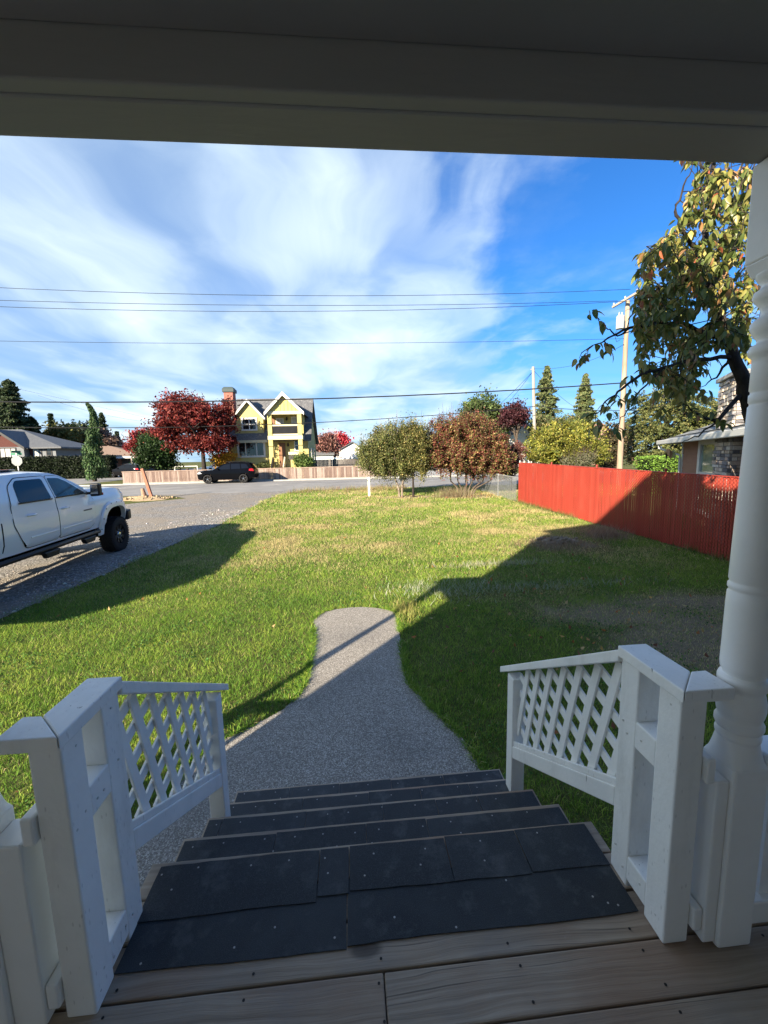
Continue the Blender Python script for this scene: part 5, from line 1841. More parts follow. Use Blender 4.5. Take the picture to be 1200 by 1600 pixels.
    # lower porch rail right of the steps, and the steps
    MB().box(X(449, Yp), pb - cw, yp + 0.05, yp + 0.2, Z(711, Yp), Z(706.5, Yp)).build('porch_rail', CREAM, t)
    MB().box(X(449, Yp), pb - cw, yp + 0.1, yp + 0.14, Z(719, Yp), Z(712, Yp)).build('porch_rail_panel', mat('dark_panel', (0.06, 0.055, 0.05), rough=0.8), t)
    st = MB()
    for k in range(4):
        MB().box(X(426, Yp), X(443, Yp), yp - 0.3 * (k + 1), yp - 0.3 * k + 0.03, 0, max(0.06, zdeck - 0.2 * (k + 1) + 0.05)).build('porch_step', mat('grey_step', (0.12, 0.12, 0.12), rough=0.9), t)
    for px in (425, 443.5):
        MB().bar((X(px, Yp), yp, zdeck + 0.9), (X(px, Yp), yp - 1.2, 0.9), 0.12, 0.75).build('stair_rail', BLACKT if px < 430 else CREAM, t)
    # chimney
    x0, x1 = atx(352.5, 44.9, 640) - ox, atx(366.5, 44.9, 640) - ox
    ch = MB().box(x0, x1, 0.9, 2.0, 0, Z(613, 44.9, 360)).build('chimney', BRICKR, t)
    z0 = Z(613, 44.9, 360)
    zt_ = Z(605, 44.9, 360)
    bm_ = MB()
    vs = [(x0 - 0.12, 0.78, z0), (x1 + 0.12, 0.78, z0), (x1 + 0.12, 2.12, z0), (x0 - 0.12, 2.12, z0),
          (x0 - 0.12, 0.78, z0 + 0.3), (x1 + 0.12, 0.78, z0 + 0.3), (x1 + 0.12, 2.12, z0 + 0.3), (x0 - 0.12, 2.12, z0 + 0.3),
          (x0 + 0.05, 0.95, zt_), (x1 - 0.05, 0.95, zt_), (x1 - 0.05, 1.95, zt_), (x0 + 0.05, 1.95, zt_)]
    bm_.add(vs, [(3, 2, 1, 0), (0, 1, 5, 4), (1, 2, 6, 5), (2, 3, 7, 6), (3, 0, 4, 7), (4, 5, 9, 8), (5, 6, 10, 9), (6, 7, 11, 10), (7, 4, 8, 11), (8, 9, 10, 11)])
    bm_.build('chimney_cap', mat('chimney_cap', (0.05, 0.07, 0.07), rough=0.6), ch)
    # side wall windows and meter box (east gable wall)
    for y0 in (2.2, 5.6):
        f = MB().box(xr, xr + 0.05, y0 - 0.1, y0 + 1.0, 1.5, 3.1)
        fo = f.build('window', WTRIM, t)
        MB().box(xr + 0.05, xr + 0.06, y0, y0 + 0.9, 1.6, 3.0).build('pane', PLAIN_GLASS, fo)


yellow_house()


def hip_roof(mb, x0, x1, y0, y1, ze, zr, rx0, rx1):
    ym = (y0 + y1) / 2
    vs = [(x0, y0, ze), (x1, y0, ze), (x1, y1, ze), (x0, y1, ze), (rx0, ym, zr), (rx1, ym, zr)]
    mb.add(vs, [(0, 1, 5, 4), (1, 2, 5), (2, 3, 4, 5), (3, 0, 4), (3, 2, 1, 0)])
    mb.box(x0, x1, y0, y1, ze - 0.22, ze - 0.003)
    return mb


def gable_y(mb, xa, xb, xc, y0, y1, ze, za, th=0.15):
    for sgn, xe in ((-1, xa), (1, xb)):
        mb.prism([(xc, y0, za - th), (xe, y0, ze - th), (xe, y0, ze), (xc, y0, za)][::-sgn], (0, y1 - y0, 0))
    return mb


def grey_house():
    Y = 66.0
    ox = atx(60, Y)
    t = thing('grey_house', 'grey single storey house with a dark metal roof behind the clipped hedge', 'house', (ox, Y, 0.62))
    X = lambda px, y=Y: atx(px, y) - ox
    Z = lambda py, px=50, y=Y: atz(px, py, y) - 0.62
    ze = Z(699)
    MB().box(X(-90), X(89), 0, 9, 0, ze - 0.1).build('wall', GREYWALL, t)
    r = hip_roof(MB(), X(-100, Y - 0.7), X(98, Y - 0.7), -0.7, 9.7, ze, Z(671, 20, Y + 4.5), X(-60), X(40, Y + 4.5))
    ro = r.build('roof', GREYROOF, t)
    # front gable
    xa, xb = X(-34, Y - 1), X(45, Y - 1)
    xc = X(5, Y - 1)
    za = Z(671, 5, Y - 1)
    z1 = Z(699, 40, Y - 1)
    MB().prism([(xa + 0.6, -1.0, z1 + 0.1), (xb - 0.6, -1.0, z1 + 0.1), (xc, -1.0, za - 0.3)], (0, 3, 0)).build('gable_wall', REDSH, t)
    MB().box(xa + 0.5, xb - 0.5, -0.98, 0.5, 0, z1 + 0.1).build('wall', GREYWALL, t)
    gable_y(MB(), xa, xb, xc, -1.5, 4.5, z1, za).build('gable_roof', GREYROOF, ro)
    for sgn, xe in ((-1, xa), (1, xb)):
        MB().prism([(xc, -1.56, za - 0.38), (xe, -1.56, z1 - 0.38), (xe, -1.56, z1 + 0.02), (xc, -1.56, za + 0.02)][::-sgn], (0, 0.055, 0)).build('barge_board', BLACKT, ro)
    window(t, X(3, Y - 1), X(26, Y - 1), -1.0, Z(716, 10, Y - 1), Z(701, 10, Y - 1), (0.3, 0.7), (), trim=BLACKT, tw=0.15, glass=CURT)
    MB().box(X(48), X(55), -0.03, 0, Z(713), Z(700.5)).build('red_panel', REDSH, t)
    window(t, X(55.5), X(61), -0.01, Z(712), Z(701.5), (), (), trim=WTRIM, glass=CURT)
    window(t, X(75.5), X(82), -0.01, Z(711.5), Z(702), (), (0.5,), trim=BLACKT, tw=0.12)
    MB().box(X(66), X(67.5), -0.06, 0, 0, ze - 0.2).build('downspout', BLACKT, t)
    MB().tube([(X(61, Y + 2), 2.0, Z(697)), (X(61, Y + 2), 2.0, Z(687))], 0.09, 8).build('roof_pipe', BLACKT, ro)
    MB().tube([(X(65, Y + 2), 1.6, Z(697)), (X(65, Y + 2), 1.6, Z(685))], 0.07, 8).build('roof_pipe', BLACKT, ro)


def brown_house():
    Y = 78.0
    ox = atx(165, Y)
    t = thing('brown_roofed_house', 'low brick house with a wide brown hip roof behind the hedge end', 'house', (ox, Y, 0.62))
    X = lambda px, y=Y: atx(px, y) - ox
    Z = lambda py, px=165, y=Y: atz(px, py, y) - 0.62
    ze = Z(714)
    MB().box(X(112), X(184), 0, 9, 0, ze - 0.05).build('wall', mat('orange_brick', (0.34, 0.16, 0.10), (0.27, 0.13, 0.09), scale=5, rough=0.9), t)
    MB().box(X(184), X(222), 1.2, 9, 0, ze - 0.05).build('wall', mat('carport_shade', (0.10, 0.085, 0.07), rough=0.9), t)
    ro = hip_roof(MB(), X(106, Y - 0.8), X(228, Y - 0.8), -0.8, 10.5, ze, Z(697, 165, Y + 5), X(150, Y + 5), X(176, Y + 5)).build('roof', BROWNROOF, t)
    MB().box(X(106, Y - 0.8), X(228, Y - 0.8), -0.88, -0.803, ze - 0.32, ze).build('fascia', WTRIM, t)
    window(t, X(150), X(160), -0.01, 0.9, 2.0, (0.5,), ())
    Y2 = 100.0
    ox = atx(190, Y2)
    t = thing('ochre_house', 'small ochre gabled house end peeping over the brown roof', 'house', (ox, Y2, 0.62))
    a, b, c = atx(172, Y2) - ox, atx(201, Y2) - ox, atx(180, Y2) - ox
    zt_, ze = atz(180, 693, Y2) - 0.62, atz(190, 703, Y2) - 0.62
    MB().prism([(a, 0, 0), (b, 0, 0), (b, 0, ze), (c, 0, zt_), (a, 0, zt_ - 1.1)], (0, 8, 0)).build('wall', mat('ochre_wall', (0.52, 0.38, 0.15), rough=0.8), t)
    gable_y(MB(), a - 0.5, b + 0.5, c, -0.4, 8.4, ze + 0.1, zt_ + 0.25).build('roof', mat('rust_roof', (0.20, 0.10, 0.07), rough=0.9), t)


def far_right_houses():
    # white gabled house over the yellow bush
    Y = 62.0
    ox = atx(822, Y)
    t = thing('white_house', 'white gabled house with grey roof seen above the yellow green bush', 'house', (ox, Y, 0.62))
    X = lambda px, y=Y: atx(px, y) - ox
    Z = lambda py, px=822, y=Y: atz(px, py, y) - 0.62
    a, b, c = X(793), X(850), X(820)
    ze, za = Z(684), Z(661)
    MB().prism([(a + 0.3, 0, 0), (b - 0.3, 0, 0), (b - 0.3, 0, ze), (c, 0, za - 0.1), (a + 0.3, 0, ze)], (0, 9, 0)).build('wall', mat('white_wall', (0.74, 0.73, 0.70), rough=0.7), t)
    ro = gable_y(MB(), a, b, c, -0.4, 9, ze, za + 0.1).build('roof', SHINGLE, t)
    MB().prism([(c, 3.5, 0.5), (X(866, Y + 4), 3.5, 0.5), (X(866, Y + 4), 3.5, Z(681)), (c, 3.5, Z(681))], (0, 6, 0)).build('wing', mat('white_wall', (0.74, 0.73, 0.70), rough=0.7), t)
    MB().prism([(c, 3.0, Z(682)), (c, 6.5, Z(662, 840, Y + 6.5)), (c, 10.0, Z(682)), (c, 10, Z(683)), (c, 3.0, Z(683.2))][::-1], (X(868, Y + 4) - c, 0, 0)).build('wing_roof', SHINGLE, ro)
    gable_y(MB(), a + 1.2, b - 2.0, c + 0.1, 2.5, 9, ze + 1.6, Z(653, 820, Y + 2.5)).build('upper_roof', SHINGLE, ro)
    for sgn, xe in ((-1, a), (1, b)):
        MB().prism([(c, -0.46, za - 0.35), (xe, -0.46, ze - 0.4), (xe, -0.46, ze + 0.02), (c, -0.46, za + 0.12)][::-sgn], (0, 0.055, 0)).build('barge_board', WTRIM, ro)
    for sgn, xe in ((-1, a + 1.2), (1, b - 2.0)):
        MB().prism([(c + 0.1, 2.44, Z(656, 820, Y + 2.5)), (xe, 2.44, ze + 1.2), (xe, 2.44, ze + 1.62), (c + 0.1, 2.44, Z(653, 820, Y + 2.5) + 0.02)][::-sgn], (0, 0.055, 0)).build('barge_board', WTRIM, ro)
    # reddish roof
    Y = 60.0
    ox = atx(938, Y)
    t = thing('red_roofed_house', 'reddish brown gabled roof showing between the bush and dark cedar', 'house', (ox, Y, 0.62))
    a, b, c = atx(920, Y) - ox, atx(962, Y) - ox, atx(938, Y) - ox
    ze, za = atz(938, 684, Y) - 0.62, atz(938, 664, Y) - 0.62
    MB().prism([(a, 0, 0), (b, 0, 0), (b, 0, ze), (c, 0, za), (a, 0, ze)], (0, 8, 0)).build('wall', mat('pinkish_wall', (0.40, 0.25, 0.19), rough=0.8), t)
    gable_y(MB(), a - 0.4, b + 0.4, c, -0.3, 8.3, ze, za + 0.2).build('roof', mat('pink_brown_roof', (0.33, 0.18, 0.13), rough=0.9), t)
    # outbuildings right of the yellow house
    Y = 74.0
    ox = atx(507, Y)
    t = thing('white_garage', 'low white garage with a grey roof right of the yellow house', 'garage', (ox, Y, 0.62))
    X = lambda px, y=Y: atx(px, y) - ox
    Z = lambda py, px=507, y=Y: atz(px, py, y) - 0.62
    MB().box(X(493), X(521), 0, 6, 0, Z(711)).build('wall', mat('white_wall', (0.74, 0.73, 0.70), rough=0.7), t)
    MB().prism([(X(491), -0.4, Z(711.5)), (X(491), 3, Z(703, 507, Y + 3)), (X(491), 6.4, Z(711.5)), (X(491), 6.4, Z(710)), (X(491), 3, Z(701.8, 507, Y + 3)), (X(491), -0.4, Z(710))][::-1], (X(523) - X(491), 0, 0)).build('roof', ROOFG, t)
    MB().box(X(500), X(517), -0.03, 0, 0, Z(714)).build('garage_door', WTRIM, t)
    Y = 84.0
    ox = atx(531, Y)
    t = thing('white_cottage', 'white cottage gable half hidden left of the lawn trees', 'house', (ox, Y, 0.62))
    a, b, c = atx(519, Y) - ox, atx(575, Y) - ox, atx(552, Y) - ox
    ze, za = atz(531, 708, Y) - 0.62, atz(531, 692, Y) - 0.62
    MB().prism([(a + 0.8, 0, 0), (b, 0, 0), (b, 0, ze), (c, 0, za), (a + 0.8, 0, ze)], (0, 8, 0)).build('wall', mat('white_wall', (0.74, 0.73, 0.70), rough=0.7), t)
    gable_y(MB(), a, b + 0.6, c, -0.4, 8.4, ze, za + 0.2).build('roof', ROOFG, t)


grey_house()
brown_house()
far_right_houses()


def neighbour_house():
    P0 = Vector((12.45, 14.5, 0))
    rz = math.atan2(0.866, 0.5)                          # mirrored: local +x runs along the wall towards the porch
    g = 0.20
    t = thing('neighbour_house', 'brown sided house with a tall stone chimney behind the red fence', 'house', (P0.x, P0.y, g), rz)
    t.scale = (-1, 1, 1)
    wood = mat('brown_lap_siding', (0.30, 0.15, 0.10), (0.25, 0.125, 0.085), scale=2, rough=0.7, stretch=(0.5, 1, 6))
    Lw, ze = 9.0, 2.68
    # local -y?  wall faces local -y when x runs along it: outward normal must point to the lawn
    MB().box(0, Lw, -7.5, 0, -0.2, ze).build('wall', mat('brown_wall', (0.30, 0.15, 0.10), rough=0.8), t)  # plain brown, same tone as the lap siding
    z = 0.0
    while z < ze - 0.02:
        z2 = min(z + 0.27, ze)
        MB().prism([(0.13, 0.002, z), (0.13, 0.030, z), (0.13, 0.012, z2), (0.13, 0.002, z2)][::-1], (2.25, 0, 0)).build('siding_board', wood, t)
        MB().prism([(4.95, 0.002, z), (4.95, 0.030, z), (4.95, 0.012, z2), (4.95, 0.002, z2)][::-1], (Lw - 4.95, 0, 0)).build('siding_board', wood, t)
        z += 0.27
    MB().box(-0.03, 0.12, -0.2, 0.045, 0, ze).build('corner_board', WTRIM, t)
    f = MB().box(2.40, 2.66, 0.002, 0.07, 0.45, ze - 0.05).box(4.72, 4.92, 0.002, 0.07, 0.45, ze - 0.05).box(2.40, 4.92, 0.002, 0.065, ze - 0.22, ze - 0.052).box(2.66, 4.72, 0.002, 0.06, 1.52, 1.62).box(2.40, 4.92, 0.002, 0.08, 0.35, 0.448)
    fo = f.build('window', WTRIM, t)
    MB().box(2.66, 4.72, 0.003, 0.02, 0.45, ze - 0.22).build('pane', mat('pale_green_glass', (0.20, 0.30, 0.25), (0.12, 0.18, 0.15), scale=1.5, rough=0.06, spec=0.7), fo)
    # roof: low hip, eave overhanging
    r = MB()
    ov = 0.62
    vs = [(-0.85, ov, ze + 0.02), (Lw + 0.6, ov, ze + 0.02), (Lw + 0.6, -7.5 - ov, ze + 0.02), (-0.85, -7.5 - ov, ze + 0.02), (3.0, -3.4, ze + 1.55), (Lw - 3, -3.4, ze + 1.55)]
    r.add(vs, [(0, 1, 5, 4)[::-1], (1, 2, 5)[::-1], (2, 3, 4, 5)[::-1], (3, 0, 4)[::-1], (0, 3, 2, 1)[::-1]])
    ro = r.build('roof', mat('grey_green_shingle', (0.17, 0.18, 0.175), (0.25, 0.255, 0.25), scale=5, rough=0.95, bump=0.3, stretch=(1, 6, 1)), t)
    bm = ro.data
    b = bmesh.new(); b.from_mesh(bm); bmesh.ops.recalc_face_normals(b, faces=b.faces); b.to_mesh(bm); b.free()
    for k in range(7):
        q = (k + 0.5) / 7.5
        xa = -0.85 + 3.85 * q + 0.03
        MB().bar((xa, ov - (ov + 3.4) * q, ze + 0.035 + 1.53 * q), (Lw + 0.5 - 3.3 * q, ov - (ov + 3.4) * q, ze + 0.035 + 1.53 * q), 0.06, 0.012).build('shingle_course', mat('shingle_edge', (0.12, 0.13, 0.128), rough=0.95), ro)
    MB().box(-0.95, Lw + 0.6, ov + 0.002, ov + 0.12, ze - 0.13, ze + 0.03).build('gutter', WTRIM, t, bev=0.02)
    MB().box(-0.953, -0.853, -7, ov + 0.05, ze - 0.12, ze + 0.02).build('fascia', WTRIM, t)
    MB().tube([(-0.70, ov + 0.06, ze - 0.10), (-0.62, ov + 0.06, ze - 0.27), (0.0, 0.10, ze - 0.55), (0.02, 0.09, ze - 0.7), (0.02, 0.09, 0.0)], 0.042, 8).build('downspout', WTRIM, t, smooth=50)
    # chimney: core plus individual stones
    cx0, cx1, cy0, cy1, top = 5.2, 6.5, -0.45, 0.30, 4.0
    ch = MB().box(cx0 + 0.03, cx1 - 0.03, cy0, cy1 - 0.03, 0, top).build('chimney', mat('chimney_mortar', (0.20, 0.18, 0.16), rough=0.95), t)
    cols_ = [(0.62, 0.54, 0.44), (0.50, 0.40, 0.32), (0.16, 0.155, 0.16), (0.68, 0.63, 0.56), (0.32, 0.30, 0.30), (0.54, 0.42, 0.33), (0.24, 0.23, 0.24), (0.70, 0.60, 0.48)]
    ms = []
    for i, c in enumerate(cols_):
        m = mat('ledge_stone_%s' % 'abcdefgh'[i], c, tuple(v * 0.7 for v in c), scale=9, rough=0.9, bump=0.4)
        b = MB().box(-0.5, 0.5, -0.5, 0.5, -0.5, 0.5)
        b.v = [(v[0] * (0.97 if v[2] > 0 else 1.0), v[1], v[2] * (1 if v[0] > 0 else 0.93)) for v in b.v]
        ms.append(b.mesh('brick', m))
    r = random.Random(9)
    z = 1.05
    cnt = 0
    while z < top - 0.06:
        h = r.uniform(0.075, 0.105)
        for face in (0, 1):
            L0, L1 = (cx0, cx1) if face == 0 else (cy0, cy1 - 0.03)
            u = L0
            while u < L1 - 0.02:
                ln = r.uniform(0.16, 0.40)
                u2 = min(u + ln, L1)
                if L1 - u2 < 0.08: u2 = L1
                d = r.uniform(0.035, 0.075)
                if face == 0 and cnt < 296:
                    inst(r.choice(ms), 'brick', ch, ((u + u2) / 2, cy1 - 0.03 + d / 2, z + h / 2), scale=(u2 - u - 0.014, d, h - 0.014))
                    cnt += 1
                elif face == 1 and cnt < 296:
                    inst(r.choice(ms), 'brick', ch, (cx1 - 0.03 + d / 2, (u + u2) / 2, z + h / 2), scale=(d, u2 - u - 0.014, h - 0.014))
                    cnt += 1
                u = u2
        z += h
    MB().box(cx0 - 0.08, cx1 + 0.08, cy0 - 0.05, cy1 + 0.08, top, top + 0.10).build('chimney_cap', CONC, ch, bev=0.01)


neighbour_house()


# ------------------------------------------------------------------ fences across the street
def board_fence(name, label, p0, p1, h, m, bw=0.14, cap=None, plinth=None):
    p0, p1 = Vector(p0), Vector(p1)
    d = p1 - p0
    L = d.length
    t = thing(name, label, 'fence', p0, math.atan2(d.y, d.x))
    r = random.Random(len(label))
    b = MB()
    n = int(L / bw)
    tones = []
    for k in range(n):
        x = L * k / n
        hh = h - r.uniform(0, 0.03)
        b.use(m[r.randrange(len(m))])
        b.box(x + 0.006, x + L / n - 0.006, r.uniform(-0.008, 0.008) - 0.012, 0.012, 0.08, hh)
    b.build('fence_board', None, t, kind='stuff')
    k = 0
    while k * 2.4 <= L:
        x = min(k * 2.4, L - 0.1)
        MB().box(x - 0.05, x + 0.05, 0.014, 0.12, -0.2, h).build('fence_post', m[0], t)
        k += 1
    if cap:
        MB().box(-0.05, L + 0.05, -0.06, 0.13, h + 0.002, h + 0.05).build('cap_board', cap, t)
    MB().box(0, L, 0.013, 0.05, h * 0.3, h * 0.3 + 0.09).build('rail', m[0], t)
    if plinth:
        MB().box(0, L, -0.10, 0.10, -0.2, 0.10).build('plinth', plinth, t)
    return t


FW = [mat('fence_wood_%s' % k, c, tuple(v * 0.65 for v in c), scale=4, rough=0.9, stretch=(6, 1, 0.7)) for k, c in
      zip('abcd', [(0.235, 0.165, 0.135), (0.30, 0.225, 0.19), (0.19, 0.13, 0.11), (0.36, 0.29, 0.25)])]
xa = at(192, 745, 39.0).x
board_fence('board_fence', 'low weathered brown board fence along the far side of the street', (xa, 39.0, 0.62), (atx(640, 38.6), 38.6, 0.62), 1.08, FW,
            cap=mat('fence_cap', (0.42, 0.31, 0.25), (0.34, 0.24, 0.19), scale=3, rough=0.85), plinth=CONC)
board_fence('board_fence', 'tall dark timber fence right of the yellow house', (atx(487, 46), 46.0, 0.62), (atx(600, 46), 46.0, 0.62), atz(520, 717.5, 46) - 0.62, [DARKWOOD], 0.15)
xg0, xg1 = atx(255, 41.2), atx(352, 41.2)
t = thing('post_fence', 'short row of dark timber posts and rail behind the board fence', 'fence', (xg0, 41.2, 0.62))
for k in range(9):
    x = (xg1 - xg0) * k / 8
    MB().box(x - 0.11, x + 0.11, -0.11, 0.11, 0, 1.25).build('post', DARKWOOD, t, bev=0.02)
MB().box(0, xg1 - xg0, -0.03, 0.03, 0.75, 0.95).build('rail', DARKWOOD, t)
t = thing('garden_frame', 'thin white garden frame standing left of the red maple trunk', 'frame', (atx(272, 47), 47.0, 0.62))
for x in (0, 2.4):
    MB().box(x - 0.04, x + 0.04, -0.04, 0.04, 0, 1.35).build('post', WTRIM, t)
MB().box(-0.04, 2.44, -0.04, 0.04, 1.352, 1.43).build('crossbar', WTRIM, t)


# ------------------------------------------------------------------ street sign, poles, wires
def stop_sign():
    Y = 31.0
    p = at(27, 720, Y)
    z0 = zg(Y)
    t = thing('stop_sign', 'back of an octagonal stop sign with green street name plates on top', 'road sign', (p.x, Y, z0))
    cz = p.z - z0
    MB().box(-0.03, 0.03, -0.02, 0.02, -0.2, cz + 0.55).build('sign_post', GALV, t)
    r = 0.375
    poly = [(r * math.cos(R(22.5 + 45 * k)), -0.045, cz + r * math.sin(R(22.5 + 45 * k))) for k in range(8)]
    MB().prism(poly, (0, 0.02, 0)).build('sign_plate', mat('sign_back', (0.25, 0.265, 0.26), (0.21, 0.225, 0.22), scale=3, rough=0.5), t)
    g = mat('sign_green', (0.02, 0.16, 0.09), rough=0.5)
    MB().box(-0.36, 0.36, -0.012, 0.012, cz + 0.40, cz + 0.55).build('name_plate', g, t)
    MB().box(-0.012, 0.012, -0.4, 0.4, cz + 0.555, cz + 0.70).build('name_plate', g, t)


stop_sign()
POLEW = mat('pole_wood', (0.33, 0.25, 0.18), (0.24, 0.18, 0.13), scale=7, rough=0.9, bump=0.4, stretch=(1, 1, 0.12), c3=(0.42, 0.34, 0.26), s3=3, f3=0.5)
PALEPOLE = mat('grey_pole_wood', (0.34, 0.30, 0.26), (0.26, 0.23, 0.20), scale=7, rough=0.9, bump=0.4, stretch=(1, 1, 0.12))
WIRE = mat('wire_black', (0.012, 0.012, 0.013), rough=0.6)


def right_pole():
    Y = 23.5
    b, a = at(968, 735, Y), at(981, 470, Y)
    t = thing('utility_pole', 'tall brown timber utility pole with transformer behind the red fence', 'utility pole', (b.x, Y, zg(Y)), 0, 'utility poles')
    h = a.z - zg(Y)
    lean = a.x - b.x
    MB().tube([(0, 0, -0.3), (lean * 0.1, 0, 1.0), (lean * 0.5, 0, h * 0.5), (lean, 0, h)], [0.165, 0.16, 0.14, 0.115], 14).build('pole', POLEW, t, smooth=50)
    q0, q1 = at(957, 480, Y + 0.6) - t.location, at(998, 456, Y - 1.2) - t.location
    MB().bar(q0, q1, 0.10, 0.12).build('crossarm', PALEPOLE, t, bev=0.01)
    for f in (0.05, 0.5, 0.95):
        p = q0.lerp(q1, f)
        MB().lathe([(0.03, 0), (0.055, 0.03), (0.035, 0.06), (0.055, 0.09), (0.03, 0.13)], p + Vector((0, 0, 0.06)), 10).build('insulator', mat('porcelain', (0.45, 0.44, 0.42), rough=0.3), t, smooth=50)
    tp = at(969, 504, Y - 0.25) - t.location
    MB().lathe([(0.02, -0.36), (0.20, -0.34), (0.21, -0.3), (0.21, 0.28), (0.215, 0.30), (0.19, 0.36), (0.04, 0.40)], tp, 18).build('transformer', mat('transformer_grey', (0.42, 0.45, 0.47), rough=0.4), t, smooth=40)
    for sx_ in (-0.08, 0.08):
        MB().lathe([(0.03, 0), (0.045, 0.05), (0.02, 0.20)], tp + Vector((sx_, 0, 0.36)), 8).build('bushing', mat('porcelain', (0.45, 0.44, 0.42), rough=0.3), t, smooth=50)
    MB().tube([tp + Vector((-0.1, 0, -0.3)), tp + Vector((-0.30, 0, -0.65)), tp + Vector((-0.15, 0, -1.05)), tp + Vector((0.12, 0.1, -0.9))], 0.014, 6).build('drop_cable', WIRE, t)


def left_pole():
    Y = 40.0
    b, a = at(838, 690, Y), at(833, 573, Y)
    t = thing('utility_pole', 'slim grey timber utility pole rising beside the pointed firs', 'utility pole', (b.x, Y, 0.62), 0, 'utility poles')
    h = a.z - 0.62
    MB().tube([(0, 0, -0.3), (a.x - b.x, 0, h)], [0.17, 0.13], 12).build('pole', PALEPOLE, t, smooth=50)
    MB().bar((a.x - b.x - 0.25, 0, h - 0.25), (a.x - b.x + 0.15, 0, h - 0.25), 0.08, 0.08).build('bracket', PALEPOLE, t)
    Y = 76.0
    b, a = at(206, 716, Y), at(201, 671, Y)
    t = thing('utility_pole', 'far grey utility pole with a slanting arm left of the dark bush', 'utility pole', (b.x, Y, 0.62), 0, 'utility poles')
    h = a.z - 0.62
    MB().tube([(0, 0, -0.3), (a.x - b.x, 0, h)], [0.17, 0.13], 10).build('pole', PALEPOLE, t, smooth=50)
    q = at(189, 678.5, Y) - t.location
    MB().tube([(a.x - b.x, 0, h - 0.35), ((a.x - b.x + q.x) / 2 - 0.3, 0, (h - 0.35 + q.z) / 2 + 0.25), q], 0.05, 6).build('lamp_arm', GALV, t)


right_pole()
left_pole()


def wire(label, pts, rad, group='overhead power lines above the street', n=14):
    """pts: three points the wire passes through; a parabola is fitted to them"""
    P = [Vector(p) for p in pts]
    if len(P) == 2:
        P = [P[0], (P[0] + P[1]) / 2 + Vector((0, 0, -0.02 * (P[1] - P[0]).length)), P[1]]
    out = []
    d02 = (P[2].xy - P[0].xy).length
    d01 = (P[1].xy - P[0].xy).length / d02
    for k in range(n + 1):
        u = k / n
        l0 = (u - d01) * (u - 1) / ((0 - d01) * (0 - 1))
        l1 = u * (u - 1) / (d01 * (d01 - 1))
        l2 = u * (u - d01) / (1 * (1 - d01))
        out.append(P[0] * l0 + P[1] * l1 + P[2] * l2)
    t = MB()
    c = out[0]
    t.tube([p - c for p in out], rad, 5, False)
    o = t.build('power_line', WIRE, None, c)
    tag(o, label, 'wire', group)
    return o


def ext(pxys, Y, extra=0.0):
    """photo points on a wire hung along the street at distance Y; first point is carried on past the frame"""
    P = [at(px, py, Y) for px, py in pxys]
    return P


Yw_ = 23.5
for lab, pts, Y, rad in (
        ('thin topmost power line crossing the whole sky', [(-420, 424), (600, 462), (985, 452)], Yw_, 0.012),
        ('upper of the close pair of thin power lines', [(-420, 452), (600, 477), (965, 470)], Yw_ + 0.4, 0.012),
        ('lower of the close pair of thin power lines', [(-420, 458), (600, 485), (990, 470)], Yw_ - 0.6, 0.012),
        ('single thin power line midway down the sky', [(-420, 522), (600, 536), (978, 529)], Yw_, 0.010),
        ('thick black cable just above the yellow house roof ridge', [(-420, 618), (430, 625), (978, 598)], Yw_ - 0.2, 0.034),
        ('black cable crossing in front of the yellow house balcony', [(-420, 650), (300, 667), (836, 635)], 38.6, 0.034)):
    wire(lab, ext(pts, Y), rad)
P = at(836, 634, 40)
wire('black cable running right from the slim grey pole', [at(836, 634, 40), at(900, 640, 36), at(1010, 641, 32)], 0.028)
wire('thin wire from the slim pole top to the brown pole', [at(834, 576, 40), at(885, 573, 33), at(975, 538, 23.4)], 0.012)
for i, (px, py, lab) in enumerate(((782, 643, 'near'), (760, 650, 'far'))):
    wire('%s guy cable slanting left from the slim pole top' % ('steeper' if i == 0 else 'flatter'), [at(832, 581, 40), at(px, py, 46)], 0.018, 'guy cables of the slim utility pole')
wire('thin cable slanting right from the slim pole top', [at(835, 580, 40), at(905, 640, 52)], 0.016, 'guy cables of the slim utility pole')
wire('faint wire slanting down over the left conifers', [at(20, 606, 70), at(120, 628, 74), at(240, 655, 78)], 0.014, 'faint far wires on the left')
wire('faint wire above the weeping tree towards the maple', [at(60, 618, 70), at(150, 645, 74), at(235, 660, 78)], 0.014, 'faint far wires on the left')

# ------------------------------------------------------------------ trees and shrubs
def crown_points(blobs, n, r, shell=0.55, clump=0.0, nclump=60, vert=0.8, tone=None):
    """points in a union of ellipsoids (cx,cy,cz,rx,ry,rz), pulled towards the outside, gathered in clumps"""
    vol = np.array([b[3] * b[4] * b[5] for b in blobs])
    k = r.choice(len(blobs), size=n if not clump else nclump, p=vol / vol.sum())
    B = np.array(blobs)[k]
    d = r.normal(size=(len(k), 3))
    d /= np.linalg.norm(d, axis=1, keepdims=True)
    rad = r.uniform(0, 1, len(k)) ** (1 / 3) * (1 - shell) + shell * r.uniform(0.75, 1.0, len(k))
    ph = r.uniform(0, 6.28, 4)
    lump = 0.13 * np.sin(d[:, 0] * 5 + d[:, 2] * 4 + ph[0]) + 0.11 * np.sin(d[:, 1] * 6 - d[:, 2] * 7 + ph[1]) + 0.08 * np.sin(d[:, 0] * 11 + d[:, 1] * 9 + ph[2])
    rad = rad * (1.0 + lump) * (r.uniform(0.66, 1.14, len(k)) if clump else 1.0)
    P = B[:, :3] + d * B[:, 3:6] * rad[:, None]
    if not clump:
        return P
    idx = r.integers(0, len(P), n)
    cs = clump * r.uniform(0.4, 1.25, len(P))
    if tone is not None:
        tone.append(r.uniform(0.62, 1.38, len(P))[idx])
    return P[idx] + r.normal(size=(n, 3)) * cs[idx][:, None] * np.array([1, 1, vert])


